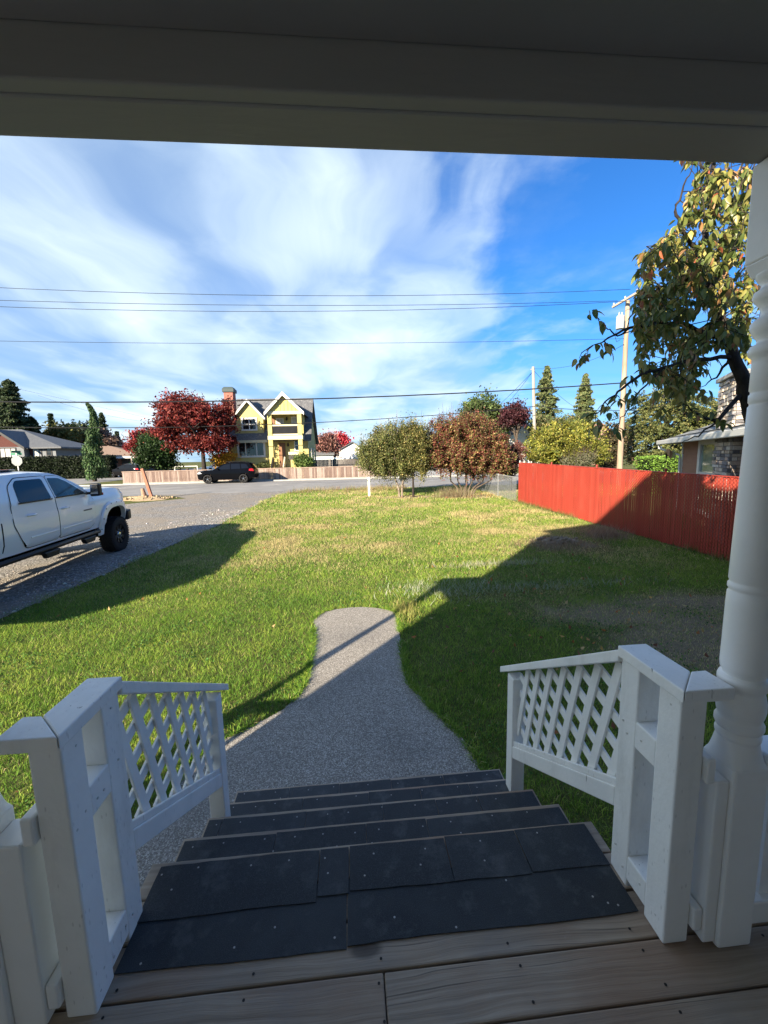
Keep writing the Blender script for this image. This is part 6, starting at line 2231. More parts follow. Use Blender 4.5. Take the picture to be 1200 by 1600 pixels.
def limbs(mb, base, top, spread, n, rad, r, up=0.55):
    """forking limbs from the trunk into the crown"""
    base, top = Vector(base), Vector(top)
    for k in range(n):
        a = 2 * math.pi * (k + r.uniform(-0.3, 0.3)) / n
        q = base.lerp(top, r.uniform(0.0, 0.5))
        e = Vector((q.x + math.cos(a) * spread * r.uniform(0.6, 1.0), q.y + math.sin(a) * spread * r.uniform(0.6, 1.0), q.z + (top.z - q.z) * up * r.uniform(0.7, 1.5)))
        m = q.lerp(e, 0.5) + Vector((r.uniform(-0.1, 0.1) * spread, r.uniform(-0.1, 0.1) * spread, 0.12 * spread))
        mb.tube([q, m, e], [rad * 0.5, rad * 0.34, rad * 0.10], 6)
        for j in range(2):
            s_ = m.lerp(e, r.uniform(0, 0.8))
            f = s_ + Vector((r.uniform(-1, 1), r.uniform(-1, 1), r.uniform(0.1, 0.9))) * spread * 0.4
            mb.tube([s_, s_.lerp(f, 0.5) + Vector((0, 0, 0.03)), f], [rad * 0.22, rad * 0.15, rad * 0.05], 5)


def tree(name, label, x, y, blobs, n, size, pal, trunk_r, trunk_h, wts=None, group=None, clump=0.0, nclump=60, bark=BARK, cat='tree', stems=None,
         seed=1, shell=0.5, up=0.35, aspect=0.6, z0=None, twigs=0, nl=7, m=LEAF, jit=0.22, spread=None, dens=1.7, vert=0.8):
    z0 = zg(y) if z0 is None else z0
    t = thing(name, label, cat, (x, y, z0), 0, group)
    r = np.random.default_rng(seed)
    rr = random.Random(seed)
    mb = MB()
    top = max(b[2] for b in blobs)
    for (sx, sy, lx, ly) in (stems or [(0, 0, 0, 0)]):
        mb.tube([(sx, sy, -0.15), (sx + lx * 0.3, sy + ly * 0.3, trunk_h * 0.5), (sx + lx, sy + ly, trunk_h), (sx + lx * 1.6, sy + ly * 1.6, top)], [trunk_r * 1.15, trunk_r * 0.9, trunk_r * 0.75, trunk_r * 0.2], 9)
        limbs(mb, (sx + lx, sy + ly, trunk_h), (sx + lx * 1.6, sy + ly * 1.6, top), spread or max(b[3] for b in blobs) * 0.75, nl, trunk_r, rr)
    mb.build('trunk', bark, t, smooth=60)
    tone = []
    P = crown_points(blobs, int(n * dens), r, shell, clump, nclump, vert, tone)
    tone = tone[0] if tone else np.ones(len(P))
    tone = tone[P[:, 2] > 0.03]
    P = P[P[:, 2] > 0.03]
    V, F = leaf_quads(P, size * 1.25, up, aspect, r)
    # colour varies from spray to spray as well as leaf to leaf
    C = pal_cols(len(P), pal, wts, r, jit)
    k = 1 + 0.18 * np.sin(P[:, 0] * 2.1 / max(size * 6, .3) + 1.3 * np.sin(P[:, 2] * 1.9 / max(size * 6, .3)))
    C = C * (k * tone)[:, None]
    np_mesh('crown', V, F, 4, np.repeat(C, 4, axis=0), m, t)
    if twigs:
        tb = MB()
        for _ in range(twigs):
            b = blobs[rr.randrange(len(blobs))]
            a, e = rr.uniform(0, 6.28), rr.uniform(0.1, 1.3)
            d = Vector((math.cos(a) * math.cos(e), math.sin(a) * math.cos(e), math.sin(e)))
            p = Vector(b[:3]) + Vector((d.x * b[3], d.y * b[4], d.z * b[5])) * 0.85
            tb.tube([p, p + (d * 0.6 + Vector((0, 0, 1.1))) * size * rr.uniform(3, 8)], [0.008, 0.003], 4)
        tb.build('twig', bark, t, kind='stuff')
    return t


def conifer(name, label, x, y, h, r0, n, size, pal, wts=None, group=None, seed=1, z0=None, droop=0.35, levels=26, bare=0.04, power=0.9, ragged=0.3, cat='tree', lean=(0, 0), top_r=0.0):
    z0 = zg(y) if z0 is None else z0
    t = thing(name, label, cat, (x, y, z0), 0, group)
    r = np.random.default_rng(seed)
    mb = MB()
    mb.tube([(0, 0, -0.2), (lean[0] * 0.5, lean[1] * 0.5, h * 0.5), (lean[0], lean[1], h * 0.985)], [max(0.12, h * 0.018), h * 0.010, 0.02], 8)
    P, S = [], []
    nb = levels * 7
    per = max(4, n // nb)
    for i in range(nb):
        q = bare + (1 - bare) * ((i + r.random()) / nb)
        L = (r0 * (1 - q) ** power + top_r) * r.uniform(1 - ragged, 1 + ragged * 0.6)
        a = r.uniform(0, 2 * np.pi)
        u = r.uniform(0.12, 1.0, per)
        zz = q * h - droop * L * u ** 1.6 + 0.10 * L * u
        w = 0.17 * L * (1.1 - u) + size * 0.35
        off = r.normal(size=(per, 2)) * w[:, None]
        px = u * L * np.cos(a) - off[:, 0] * np.sin(a)
        py = u * L * np.sin(a) + off[:, 0] * np.cos(a)
        P.append(np.stack([px + lean[0] * q, py + lean[1] * q, zz - np.abs(off[:, 1]) * 0.45], 1))
        if L > 0.5 and i % 3 == 0:
            mb.tube([(lean[0] * q, lean[1] * q, q * h), (lean[0] * q + L * 0.75 * math.cos(a), lean[1] * q + L * 0.75 * math.sin(a), q * h - droop * L * 0.5)], [h * 0.004, 0.01], 4)
    mb.build('trunk', BARK_DARK, t, smooth=60)
    P = np.concatenate(P)
    P = P[P[:, 2] > 0.05]
    V, F = leaf_quads(P, size, 0.5, 0.42, r, droop=0.5)
    C = pal_cols(len(P), pal, wts, r, 0.3)
    np_mesh('crown', V, F, 4, np.repeat(C, 4, axis=0), NEEDLE, t)
    return t


def px_blobs(Y, base_x, zbase, specs):
    """crown ellipsoids from photo boxes: (px centre, py centre, half width px, half height px, depth m)"""
    out = []
    for (cx, cy, hw, hh, dp, *dy) in specs:
        yy = Y + (dy[0] if dy else 0)
        c = at(cx, cy, yy)
        e = at(cx + hw, cy, yy)
        f = at(cx, cy - hh, yy)
        out.append((c.x - base_x, yy - Y, c.z - zbase, abs(e.x - c.x), dp, abs(f.z - c.z)))
    return out


DG = [(0.030, 0.050, 0.020), (0.045, 0.068, 0.028), (0.020, 0.034, 0.016), (0.065, 0.085, 0.035)]
# conifers on the far left
for (lab, px, ptop, Y, r0, seed) in (('tallest dark ragged fir at the left picture edge', -4, 566, 84, 6.0, 3), ('dark ragged fir second from the left picture edge', 30, 594, 80, 5.6, 4), ('lower dark fir right of the two left edge firs', 57, 652, 82, 3.2, 5)):
    top = at(px, ptop, Y)
    x = atx(px, Y)
    conifer('fir_tree', lab, x, Y, top.z - 0.62, r0, 26000, 0.62, DG, group='dark firs behind the grey house', seed=seed, z0=0.62, droop=0.25, levels=30, ragged=0.6, power=0.62)
for (lab, px, ptop, Y, r0, seed, pal) in (('narrow dark spruce spire left of the weeping tree', 88, 646, 100, 3.0, 6, DG), ('dark spruce with russet lower boughs right of the weeping tree', 166, 645, 96, 3.9, 7, DG), ('small distant spruce near the far utility pole', 187, 674, 120, 2.8, 8, DG)):
    top = at(px, ptop, Y)
    conifer('spruce_tree', lab, atx(px, Y), Y, top.z - 0.62, r0, 9000, 0.55, pal, group='spruces beyond the side street', seed=seed, z0=0.62, droop=0.3, levels=22, ragged=0.4)


def simple_tree(name, label, Y, basepx, specs, n, size, pal, tr, th, seed, **kw):
    x = atx(basepx, Y)
    z0 = zg(Y)
    return tree(name, label, x, Y, px_blobs(Y, x, z0, specs), n, size, pal, tr, th, seed=seed, **kw)


OLIVE = [(0.13, 0.13, 0.035), (0.17, 0.155, 0.045), (0.09, 0.10, 0.03), (0.22, 0.19, 0.06)]
simple_tree('maple_tree', 'olive yellow rounded tree behind the hedge left of the weeping tree', 88, 100, [(100, 683, 22, 22, 3.2), (88, 695, 16, 16, 3), (112, 692, 14, 20, 3)], 5200, 0.5, OLIVE, 0.3, 3.0, 21, clump=0.8, nclump=90)
simple_tree('pine_tree', 'blue green feathery tree just left of the weeping tree', 92, 126, [(124, 688, 13, 22, 2.5), (132, 680, 10, 16, 2.2), (118, 700, 12, 14, 2)], 4200, 0.45, [(0.05, 0.075, 0.055), (0.07, 0.095, 0.07), (0.035, 0.055, 0.04)], 0.25, 2.5, 22, clump=0.7, nclump=80)
simple_tree('bare_tree', 'brownish half bare tree low behind the weeping tree', 90, 157, [(157, 684, 13, 16, 2.2), (170, 690, 16, 9, 2.2)], 2300, 0.4, [(0.15, 0.10, 0.075), (0.11, 0.075, 0.06), (0.20, 0.13, 0.10)], 0.22, 2.0, 23, clump=0.6, nclump=60)


def weeping_tree():
    Y = 47.0
    x0, z0 = atx(147, Y, 744), 0.62
    t = thing('weeping_tree', 'tall narrow weeping evergreen with a hooked top beside the hedge', 'tree', (x0, Y, z0))
    pts = [(147, 744, .9), (148, 725, .95), (145, 705, .80), (144, 690, .80), (145, 675, .62), (147, 662, .40), (146, 650, .30), (143, 641, .24), (140, 634, .18), (136, 631, .10)]
    C = [at(a, b, Y) - Vector((x0, Y, z0)) for a, b, _ in pts]
    rad = [c for _, _, c in pts]
    MB().tube([(0, 0, -0.2)] + C[1:], [0.22, 0.2, 0.18, 0.16, 0.13, 0.1, 0.08, 0.06, 0.05, 0.03], 8).build('trunk', BARK, t, smooth=60)
    r = np.random.default_rng(31)
    P = []
    for i in range(len(C) - 1):
        n = int(900 * (rad[i] + 0.25))
        u = r.random(n)
        p = np.array(C[i])[None] * (1 - u[:, None]) + np.array(C[i + 1])[None] * u[:, None]
        a = r.uniform(0, 6.28, n)
        ra = (rad[i] * (1 - u) + rad[i + 1] * u) * r.uniform(0.3, 1.0, n) * (1 + 0.35 * np.sin(a * 3 + i * 2.1))
        P.append(p + np.stack([np.cos(a) * ra, np.sin(a) * ra, -0.35 * ra], 1))
    P = np.concatenate(P)
    P = P[P[:, 2] > 0.02]
    V, F = leaf_quads(P, 0.34, 0.1, 0.35, r, droop=2.2)
    np_mesh('crown', V, F, 4, np.repeat(pal_cols(len(P), [(0.05, 0.10, 0.035), (0.075, 0.135, 0.045), (0.03, 0.06, 0.025), (0.10, 0.15, 0.06)], None, r), 4, axis=0), NEEDLE, t)


weeping_tree()


def hedge(name, label, x0, x1, y0, y1, z0, h, n, size, pal, seed, top_only=False):
    t = thing(name, label, 'hedge', ((x0 + x1) / 2, (y0 + y1) / 2, z0))
    w, d = (x1 - x0) / 2, (y1 - y0) / 2
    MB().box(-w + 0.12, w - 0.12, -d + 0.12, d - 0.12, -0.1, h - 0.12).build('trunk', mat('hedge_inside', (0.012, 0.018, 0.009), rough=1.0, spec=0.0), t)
    r = np.random.default_rng(seed)
    A = [2 * w * h, 2 * w * 2 * d, 2 * d * h]
    k = r.choice(3, size=n, p=np.array(A) / sum(A))
    P = np.stack([r.uniform(-w, w, n), np.full(n, -d), r.uniform(0, h, n)], 1)
    m = k == 1
    P[m] = np.stack([r.uniform(-w, w, m.sum()), r.uniform(-d, d, m.sum()), np.full(m.sum(), h)], 1)
    m = k == 2
    P[m] = np.stack([np.where(r.random(m.sum()) < 0.5, -w, w), r.uniform(-d, d, m.sum()), r.uniform(0, h, m.sum())], 1)
    P += r.normal(size=P.shape) * size * 0.35
    P[:, 2] = np.maximum(P[:, 2], 0.02)
    V, F = leaf_quads(P, size, 0.3, 0.6, r)
    np_mesh('crown', V, F, 4, np.repeat(pal_cols(n, pal, None, r, 0.3), 4, axis=0), NEEDLE, t)
    return t


Yh = 57.0
hedge('hedge', 'long dark clipped hedge in front of the grey house', -95, atx(172, Yh), Yh, Yh + 1.8, 0.62, atz(120, 714, Yh) - 0.62, 26000, 0.26, [(0.007, 0.012, 0.006), (0.011, 0.017, 0.008), (0.016, 0.024, 0.010)], 41)
hedge('hedge', 'small bright green clipped hedge beside the brown sided house', at(1016, 735, 19.0).x, at(1068, 735, 19.0).x + 1.2, 19.0, 20.2, zg(19), at(1040, 714, 19.0).z - zg(19), 5200, 0.09, [(0.12, 0.22, 0.03), (0.16, 0.27, 0.04), (0.08, 0.15, 0.025)], 42)

RED = [(0.135, 0.020, 0.020), (0.185, 0.032, 0.026), (0.085, 0.014, 0.016), (0.24, 0.060, 0.045)]
# the big red maple before the yellow house
simple_tree('maple_tree', 'big spreading crimson maple in front of the yellow house', 40.6, 318,
            [(285, 655, 34, 30, 2.6), (272, 640, 26, 22, 2.2), (310, 650, 40, 24, 2.8), (345, 660, 24, 26, 2.2), (330, 690, 40, 16, 2.5), (265, 668, 28, 20, 2.2), (290, 632, 24, 17, 2), (352, 690, 18, 14, 1.8), (357, 638, 9, 10, 1.2), (295, 690, 40, 14, 2.4)],
            23000, 0.20, RED, 0.26, 1.7, 51, clump=0.34, nclump=520, bark=BARK_DARK, up=1.2, nl=11, shell=0.35, spread=3.4, dens=1.3)
simple_tree('maple_tree', 'small red maple showing left of the dark round bush', 52, 222, [(212, 695, 11, 10, 1.6), (222, 684, 12, 9, 1.6), (236, 680, 10, 9, 1.5)], 2600, 0.26, [(0.30, 0.04, 0.04), (0.22, 0.025, 0.03), (0.36, 0.08, 0.06)], 0.15, 1.5, 52, clump=0.45, nclump=60)
simple_tree('holly_bush', 'dark green rounded bush between the leaning post and red maple', 40.8, 244, [(243, 708, 25, 26, 1.7), (236, 692, 15, 16, 1.3), (258, 712, 18, 20, 1.5), (228, 716, 12, 16, 1.2)], 7200, 0.17, [(0.022, 0.05, 0.014), (0.035, 0.07, 0.02), (0.05, 0.09, 0.03), (0.014, 0.03, 0.010)], 0.12, 0.4, 53, cat='bush', clump=0.30, nclump=160, up=0.8)
simple_tree('yellow_bush', 'bright orange yellow bush under the red maple beside the house', 42.6, 348, [(347, 716, 14, 11, 1.0), (356, 712, 9, 9, 0.8), (339, 720, 8, 8, 0.7)], 2300, 0.15, [(0.62, 0.34, 0.03), (0.72, 0.46, 0.06), (0.45, 0.22, 0.03)], 0.06, 0.2, 54, cat='bush', clump=0.22, nclump=70)
simple_tree('green_bush', 'light green leafy bush at the porch corner of the yellow house', 41.0, 474, [(474, 720, 13, 10, 0.9), (466, 723, 7, 8, 0.7), (483, 722, 8, 9, 0.8)], 2100, 0.15, [(0.13, 0.19, 0.05), (0.18, 0.25, 0.07), (0.08, 0.13, 0.035)], 0.06, 0.2, 55, cat='bush', clump=0.22, nclump=60, up=0.7)
simple_tree('green_bush', 'low dull green bush under the big window of the yellow house', 42.4, 414, [(412, 727, 10, 5, 0.6), (420, 727, 8, 6, 0.6)], 900, 0.14, [(0.09, 0.11, 0.04), (0.12, 0.14, 0.05)], 0.05, 0.1, 56, cat='bush')
simple_tree('maple_tree', 'vivid red rounded tree behind the white garage', 92, 528, [(533, 693, 13, 13, 2.4), (524, 690, 16, 11, 2.5)], 3600, 0.42, [(0.42, 0.03, 0.05), (0.52, 0.06, 0.07), (0.30, 0.025, 0.04)], 0.25, 2, 57, clump=0.7, nclump=90)
simple_tree('bare_tree', 'half bare reddish brown tree behind the dark fence', 76, 515, [(510, 694, 18, 13, 2.2), (522, 702, 10, 9, 1.8), (500, 697, 9, 10, 1.8)], 3000, 0.34, [(0.26, 0.12, 0.10), (0.32, 0.16, 0.13), (0.20, 0.10, 0.08)], 0.22, 1.6, 58, clump=0.5, nclump=110, nl=10)

# the pair of small clipped fruit trees and the red viburnum on the lawn
FRUIT = [(0.115, 0.135, 0.040), (0.165, 0.175, 0.060), (0.070, 0.090, 0.028), (0.23, 0.215, 0.085), (0.32, 0.27, 0.10)]
simple_tree('fruit_tree', 'small twiggy olive green tree with a double trunk by the marker post', 21.2, 624,
            [(592, 706, 26, 34, 0.95), (612, 694, 28, 36, 1.0), (578, 712, 22, 26, 0.8), (604, 728, 38, 18, 0.9), (628, 706, 22, 40, 0.9), (636, 735, 14, 16, 0.6)],
            26000, 0.066, FRUIT, 0.058, 0.95, 61, wts=[4, 4, 3, 2, 0.6], clump=0.10, nclump=640, vert=2.2, up=0.5, bark=BARK_PALE, stems=[(0.0, 0, -0.22, 0), (0.10, 0.05, 0.1, 0.1)], twigs=110, shell=0.3, group=None)
simple_tree('fruit_tree', 'small olive green tree with one dark trunk left of the red shrub', 21.0, 645,
            [(652, 690, 20, 34, 0.8), (640, 700, 24, 40, 0.85), (656, 720, 18, 26, 0.7), (664, 700, 12, 26, 0.6)],
            17000, 0.066, [(0.14, 0.145, 0.042), (0.19, 0.18, 0.06), (0.085, 0.10, 0.03), (0.26, 0.22, 0.08), (0.34, 0.26, 0.09)], 0.062, 1.05, 62, wts=[4, 4, 3, 2, 0.8], clump=0.10, nclump=430, vert=2.2, up=0.5, bark=BARK_DARK, twigs=90, shell=0.3)
simple_tree('viburnum_shrub', 'large rounded shrub of rust red and olive leaves with many stems', 21.4, 727,
            [(712, 690, 40, 44, 1.25), (745, 695, 46, 46, 1.3), (772, 708, 30, 36, 1.1), (690, 705, 26, 38, 1.0), (676, 700, 16, 36, 0.9), (735, 722, 50, 20, 1.1), (785, 722, 20, 20, 0.8), (700, 668, 24, 16, 0.8), (735, 664, 24, 16, 0.9)],
            50000, 0.072, [(0.175, 0.050, 0.040), (0.24, 0.085, 0.055), (0.115, 0.036, 0.032), (0.21, 0.175, 0.06), (0.34, 0.25, 0.11), (0.13, 0.135, 0.04)], 0.05, 0.75, 63, wts=[4, 3.6, 2.6, 3.6, 1.6, 3.6], clump=0.115, nclump=900, vert=1.6, up=0.5, bark=BARK, cat='shrub',
            stems=[(-0.25, 0, -0.5, 0.1), (-0.12, 0.1, -0.2, 0.2), (0.0, -0.05, 0.05, -0.1), (0.12, 0.05, 0.35, 0.1), (0.22, 0, 0.75, 0), (-0.02, 0.12, 0.2, 0.4), (0.28, -0.05, 1.05, -0.1)], twigs=160, shell=0.3, nl=5)
simple_tree('viburnum_shrub', 'dull purple red shrub at the near end of the red fence', 22.6, 800, [(795, 718, 16, 26, 0.7), (806, 708, 10, 18, 0.6), (788, 738, 14, 14, 0.6)], 8000, 0.068, [(0.15, 0.055, 0.045), (0.10, 0.04, 0.038), (0.20, 0.10, 0.07)], 0.035, 0.4, 64, cat='shrub', clump=0.15, nclump=140, shell=0.3)

# behind the red fence
GG = [(0.06, 0.095, 0.03), (0.085, 0.125, 0.04), (0.04, 0.065, 0.022), (0.12, 0.15, 0.05)]
simple_tree('oak_tree', 'tall dull green tree beyond the rust red shrub', 62, 756, [(752, 640, 28, 18, 3.5), (772, 650, 18, 22, 3), (738, 655, 16, 20, 3), (765, 672, 26, 20, 3)], 8000, 0.32, GG, 0.35, 4, 71, clump=0.6, nclump=170)
simple_tree('plum_tree', 'dark purple leaved tree beside the white gabled house', 58, 806, [(804, 645, 16, 12, 2), (815, 652, 10, 9, 1.6), (794, 655, 12, 12, 1.8)], 4200, 0.26, [(0.07, 0.022, 0.028), (0.10, 0.035, 0.04), (0.045, 0.015, 0.02)], 0.25, 3, 72, clump=0.5, nclump=110)
FIR = [(0.095, 0.125, 0.05), (0.13, 0.155, 0.06), (0.06, 0.085, 0.035), (0.17, 0.18, 0.07)]
for (lab, px, ptop, seed) in (('pointed green fir just right of the slim grey pole', 853, 572, 73), ('pointed green fir between the grey pole and the brown pole', 913, 584, 74)):
    Y = 66
    top = at(px, ptop, Y)
    conifer('fir_tree', lab, at(px, 640, Y).x, Y, top.z - 0.62, 4.0 if seed == 73 else 3.6, 17000, 0.42, FIR, group='pointed firs beyond the yellow bush', seed=seed, z0=0.62, droop=0.15, levels=34, ragged=0.35, power=0.70)
simple_tree('green_shrub', 'loose olive green trees at the foot of the pointed firs', 60, 880, [(845, 662, 16, 16, 2), (880, 664, 22, 14, 2), (905, 660, 18, 18, 2), (870, 680, 40, 12, 2)], 5200, 0.26, [(0.10, 0.13, 0.045), (0.14, 0.16, 0.06), (0.07, 0.09, 0.03), (0.17, 0.14, 0.07)], 0.2, 2, 75, clump=0.5, nclump=150)
simple_tree('rhododendron_bush', 'wide yellow green bush rising behind the red fence', 24.6, 880,
            [(868, 690, 38, 26, 1.5), (900, 688, 36, 28, 1.5), (845, 706, 30, 20, 1.3), (925, 705, 22, 24, 1.3), (885, 712, 60, 20, 1.5), (880, 674, 24, 16, 1.1)],
            26000, 0.115, [(0.21, 0.215, 0.035), (0.30, 0.28, 0.05), (0.14, 0.16, 0.033), (0.08, 0.10, 0.026), (0.36, 0.31, 0.09)], 0.08, 0.5, 76, wts=[4, 3, 3, 2, 1], clump=0.20, nclump=520, cat='bush', up=1.0, aspect=0.45, shell=0.45)
simple_tree('twiggy_bush', 'grey twiggy bush leaning against the yellow green bush', 23.2, 900, [(898, 722, 24, 12, 0.6), (915, 716, 16, 12, 0.5)], 2400, 0.055, [(0.17, 0.17, 0.10), (0.22, 0.21, 0.14), (0.12, 0.12, 0.07)], 0.03, 0.3, 77, cat='bush', twigs=90)
simple_tree('brown_bush', 'dark brown green bush left of the brown utility pole', 29, 958, [(955, 702, 20, 30, 1.2), (965, 690, 14, 26, 1.1), (945, 716, 12, 16, 0.9)], 8000, 0.12, [(0.06, 0.052, 0.028), (0.09, 0.065, 0.035), (0.13, 0.09, 0.05), (0.05, 0.06, 0.025)], 0.06, 0.5, 78, cat='bush', clump=0.25, nclump=160)


def cedar():
    Y = 30.0
    x = at(1040, 720, Y).x
    z0 = zg(Y)
    blobs = px_blobs(Y, x, z0, [(1045, 655, 50, 40, 2.4), (1020, 690, 42, 30, 2.2), (1075, 690, 40, 34, 2.2), (1040, 625, 36, 24, 1.8), (1090, 650, 26, 30, 1.8), (1005, 668, 22, 24, 1.6), (1050, 715, 60, 14, 2)])
    t = tree('cedar_tree', 'big layered dark green cedar right of the brown utility pole', x, Y, blobs, 100, 0.15, DG, 0.25, 1.5, seed=81, cat='tree')
    for o in [c for c in col.objects if c.parent == t and c.name.startswith('crown')]:
        bpy.data.objects.remove(o)
    r = np.random.default_rng(82)
    C = crown_points(blobs, 2600, r, 0.5)
    C = C[C[:, 2] > 0.2]
    P = []
    for c in C:                                       # flat drooping sprays
        n = 24
        a = r.uniform(0, 6.28)
        out = c[:2] / (np.linalg.norm(c[:2]) + 1e-6)
        u = r.uniform(0, 1, n)
        w = r.normal(size=n) * 0.16 * (1.15 - u)
        P.append(np.stack([c[0] + out[0] * u * 0.55 - out[1] * w, c[1] + out[1] * u * 0.55 + out[0] * w, c[2] - 0.22 * u ** 1.5 + r.normal(size=n) * 0.02], 1))
    P = np.concatenate(P)
    V, F = leaf_quads(P, 0.15, 1.0, 0.55, r, droop=0.2)
    np_mesh('crown', V, F, 4, np.repeat(pal_cols(len(P), [(0.075, 0.095, 0.030), (0.115, 0.125, 0.040), (0.045, 0.060, 0.022), (0.16, 0.16, 0.055)], None, r, 0.25), 4, axis=0), NEEDLE, t)


cedar()
simple_tree('lime_tree', 'bright lime yellow tree peeping above the neighbouring roof', 55, 1100, [(1098, 655, 18, 12, 2), (1110, 648, 10, 8, 1.6), (1088, 660, 10, 9, 1.6)], 3600, 0.24, [(0.34, 0.40, 0.04), (0.42, 0.46, 0.07), (0.22, 0.28, 0.03)], 0.2, 3, 83, clump=0.4, nclump=90)


# ------------------------------------------------------------------ the cherry tree over the right of the lawn
def cherry():
    r = random.Random(91)
    base = Vector((5.85, 4.9, 0.08))
    t = thing('cherry_tree', 'old cherry tree with big drooping green and russet leaves on the right', 'tree', base)
    L = lambda px, py, Y: at(px, py, Y * 1.18) - base
    fork = L(1172, 640, 4.15)
    trunk = MB()
    trunk.tube([(0, 0, -0.15), (0.02, 0, 0.4), (-0.05, 0.02, 1.3), fork * 0.8 + Vector((0.12, 0, 0.0)), fork], [0.20, 0.15, 0.12, 0.10, 0.088], 12)
    limbs_px = [
        ([(1172, 640, 4.15), (1158, 585, 4.1), (1138, 530, 4.1), (1114, 470, 4.15), (1098, 400, 4.2), (1110, 320, 4.3), (1118, 220, 4.5)], 0.085),
        ([(1128, 530, 4.1), (1075, 508, 4.0), (1030, 502, 3.9), (985, 512, 3.8), (950, 528, 3.7), (925, 540, 3.7)], 0.030),
        ([(985, 512, 3.8), (965, 525, 3.75), (950, 515, 3.7), (928, 492, 3.65)], 0.012),
        ([(1108, 470, 4.15), (1065, 430, 4.1), (1035, 400, 4.05), (1010, 385, 4.0)], 0.028),
        ([(1065, 430, 4.1), (1030, 450, 4.0), (1000, 470, 3.9)], 0.016),
        ([(1165, 610, 4.15), (1120, 660, 4.0), (1085, 645, 3.9), (1068, 632, 3.8)], 0.030),
        ([(1120, 660, 4.0), (1095, 678, 3.9), (1070, 688, 3.8), (1045, 700, 3.75)], 0.012),
        ([(1140, 558, 4.1), (1085, 562, 3.9), (1035, 575, 3.7), (995, 590, 3.6), (965, 612, 3.5), (945, 628, 3.5), (930, 652, 3.45)], 0.026),
        ([(1035, 575, 3.7), (1000, 610, 3.6), (975, 650, 3.55), (960, 668, 3.5)], 0.012),
        ([(1098, 400, 4.2), (1065, 360, 4.1), (1055, 330, 4.1), (1068, 290, 4.1), (1082, 258, 4.1)], 0.026),
        ([(1108, 440, 4.15), (1140, 400, 4.4), (1160, 330, 4.6), (1180, 250, 4.8)], 0.05),
        ([(1128, 530, 4.1), (1165, 480, 4.5), (1205, 420, 4.9), (1240, 330, 5.3)], 0.06),
        ([(1098, 400, 4.2), (1075, 395, 4.6), (1050, 380, 5.0)], 0.025),
        ([(1120, 510, 4.1), (1080, 540, 4.5), (1050, 545, 4.9)], 0.025),
        ([(1140, 560, 4.1), (1120, 590, 4.4), (1095, 605, 4.6)], 0.02),
    ]
    nodes = []
    for pts, rad in limbs_px:
        C = [L(*p) for p in pts]
        # refine with jitter
        Q = []
        for a, b in zip(C, C[1:]):
            for k in range(4):
                q = a.lerp(b, k / 4)
                if k:
                    q += Vector((r.uniform(-1, 1), r.uniform(-1, 1), r.uniform(-1, 1))) * 0.018
                Q.append(q)
        Q.append(C[-1])
        n = len(Q)
        rr = [max(0.0045, rad * (1 - 0.85 * i / (n - 1))) for i in range(n)]
        trunk.tube(Q, rr, 7)
        nodes += [(q, rr[i]) for i, q in enumerate(Q)]
    # leaf cluster sites: (px, py, spread px, count, nearest, farthest)
    sites = []
    poly = [(1172, 262), (1092, 262), (1078, 300), (1062, 345), (1035, 372), (1004, 396), (994, 450), (992, 500), (1000, 560), (1020, 605), (1060, 622), (1095, 600), (1120, 560), (1172, 560)]
    tries = 0
    while len(sites) < 1050 and tries < 14000:
        tries += 1
        px, py = r.uniform(990, 1172), r.uniform(262, 625)
        if not inside((px, py), poly):
            continue
        # open sky pockets
        if (1090 < px < 1150 and 540 < py < 600) and r.random() < 0.85: continue
        if math.sin(px * 0.055 + 1.2) * math.sin(py * 0.047 + 0.4) > 0.55 and r.random() < 0.8: continue
        sites.append((px, py, r.uniform(3.55, 5.1)))
    for c in ((925, 484, 3.65), (938, 500, 3.65), (905, 560, 3.65), (918, 555, 3.7), (930, 540, 3.7), (945, 538, 3.7), (952, 550, 3.7), (925, 640, 3.45), (935, 655, 3.45), (928, 665, 3.45),
              (955, 640, 3.5), (968, 622, 3.5), (985, 612, 3.55), (960, 668, 3.5), (948, 630, 3.5), (1000, 560, 3.6), (1035, 640, 3.7), (1045, 700, 3.75), (1062, 608, 3.7), (1068, 630, 3.8), (1082, 640, 3.85), (1115, 640, 3.9), (1125, 655, 3.9), (1100, 610, 3.9),
              (1040, 600, 3.8), (1025, 610, 3.75), (985, 590, 3.6)):
        sites += [c] if c[0] < 960 else [c, (c[0] + 6, c[1] + 4, c[2] + 0.08)]
    for _ in range(150):
        sites.append((r.uniform(1165, 1330), r.uniform(150, 560), r.uniform(4.2, 6.2)))
    for _ in range(80):
        sites.append((r.uniform(1060, 1200), r.uniform(150, 262), r.uniform(4.0, 5.2)))
    # leaf shape: pointed, folded along the midrib and arched
    def leaf_shape(wid, arch_, fold):
        vs, fs = [], []
        st = [(0.0, 0.0), (0.12, 0.55), (0.35, 1.0), (0.62, 0.85), (0.85, 0.38), (1.0, 0.0)]
        for u, w in st:
            d = -arch_ * u * u
            for sgn in (-1, 0, 1):
                vs.append((sgn * w * wid * 0.5, u, d + (fold * w * wid * 0.5 if sgn else 0)))
        for i in range(len(st) - 1):
            k = i * 3
            fs += [(k, k + 1, k + 4, k + 3), (k + 1, k + 2, k + 5, k + 4)]
        return vs, fs
    pals = [(0.09, 0.125, 0.032), (0.14, 0.165, 0.042), (0.22, 0.21, 0.055), (0.36, 0.30, 0.085), (0.38, 0.21, 0.09), (0.46, 0.14, 0.07)]
    wts = [5, 5, 4, 2.6, 1.3, 0.5]
    shapes = [leaf_shape(0.46, 0.25, 0.35), leaf_shape(0.40, 0.4, 0.2), leaf_shape(0.52, 0.15, 0.5)]
    meshes = {}

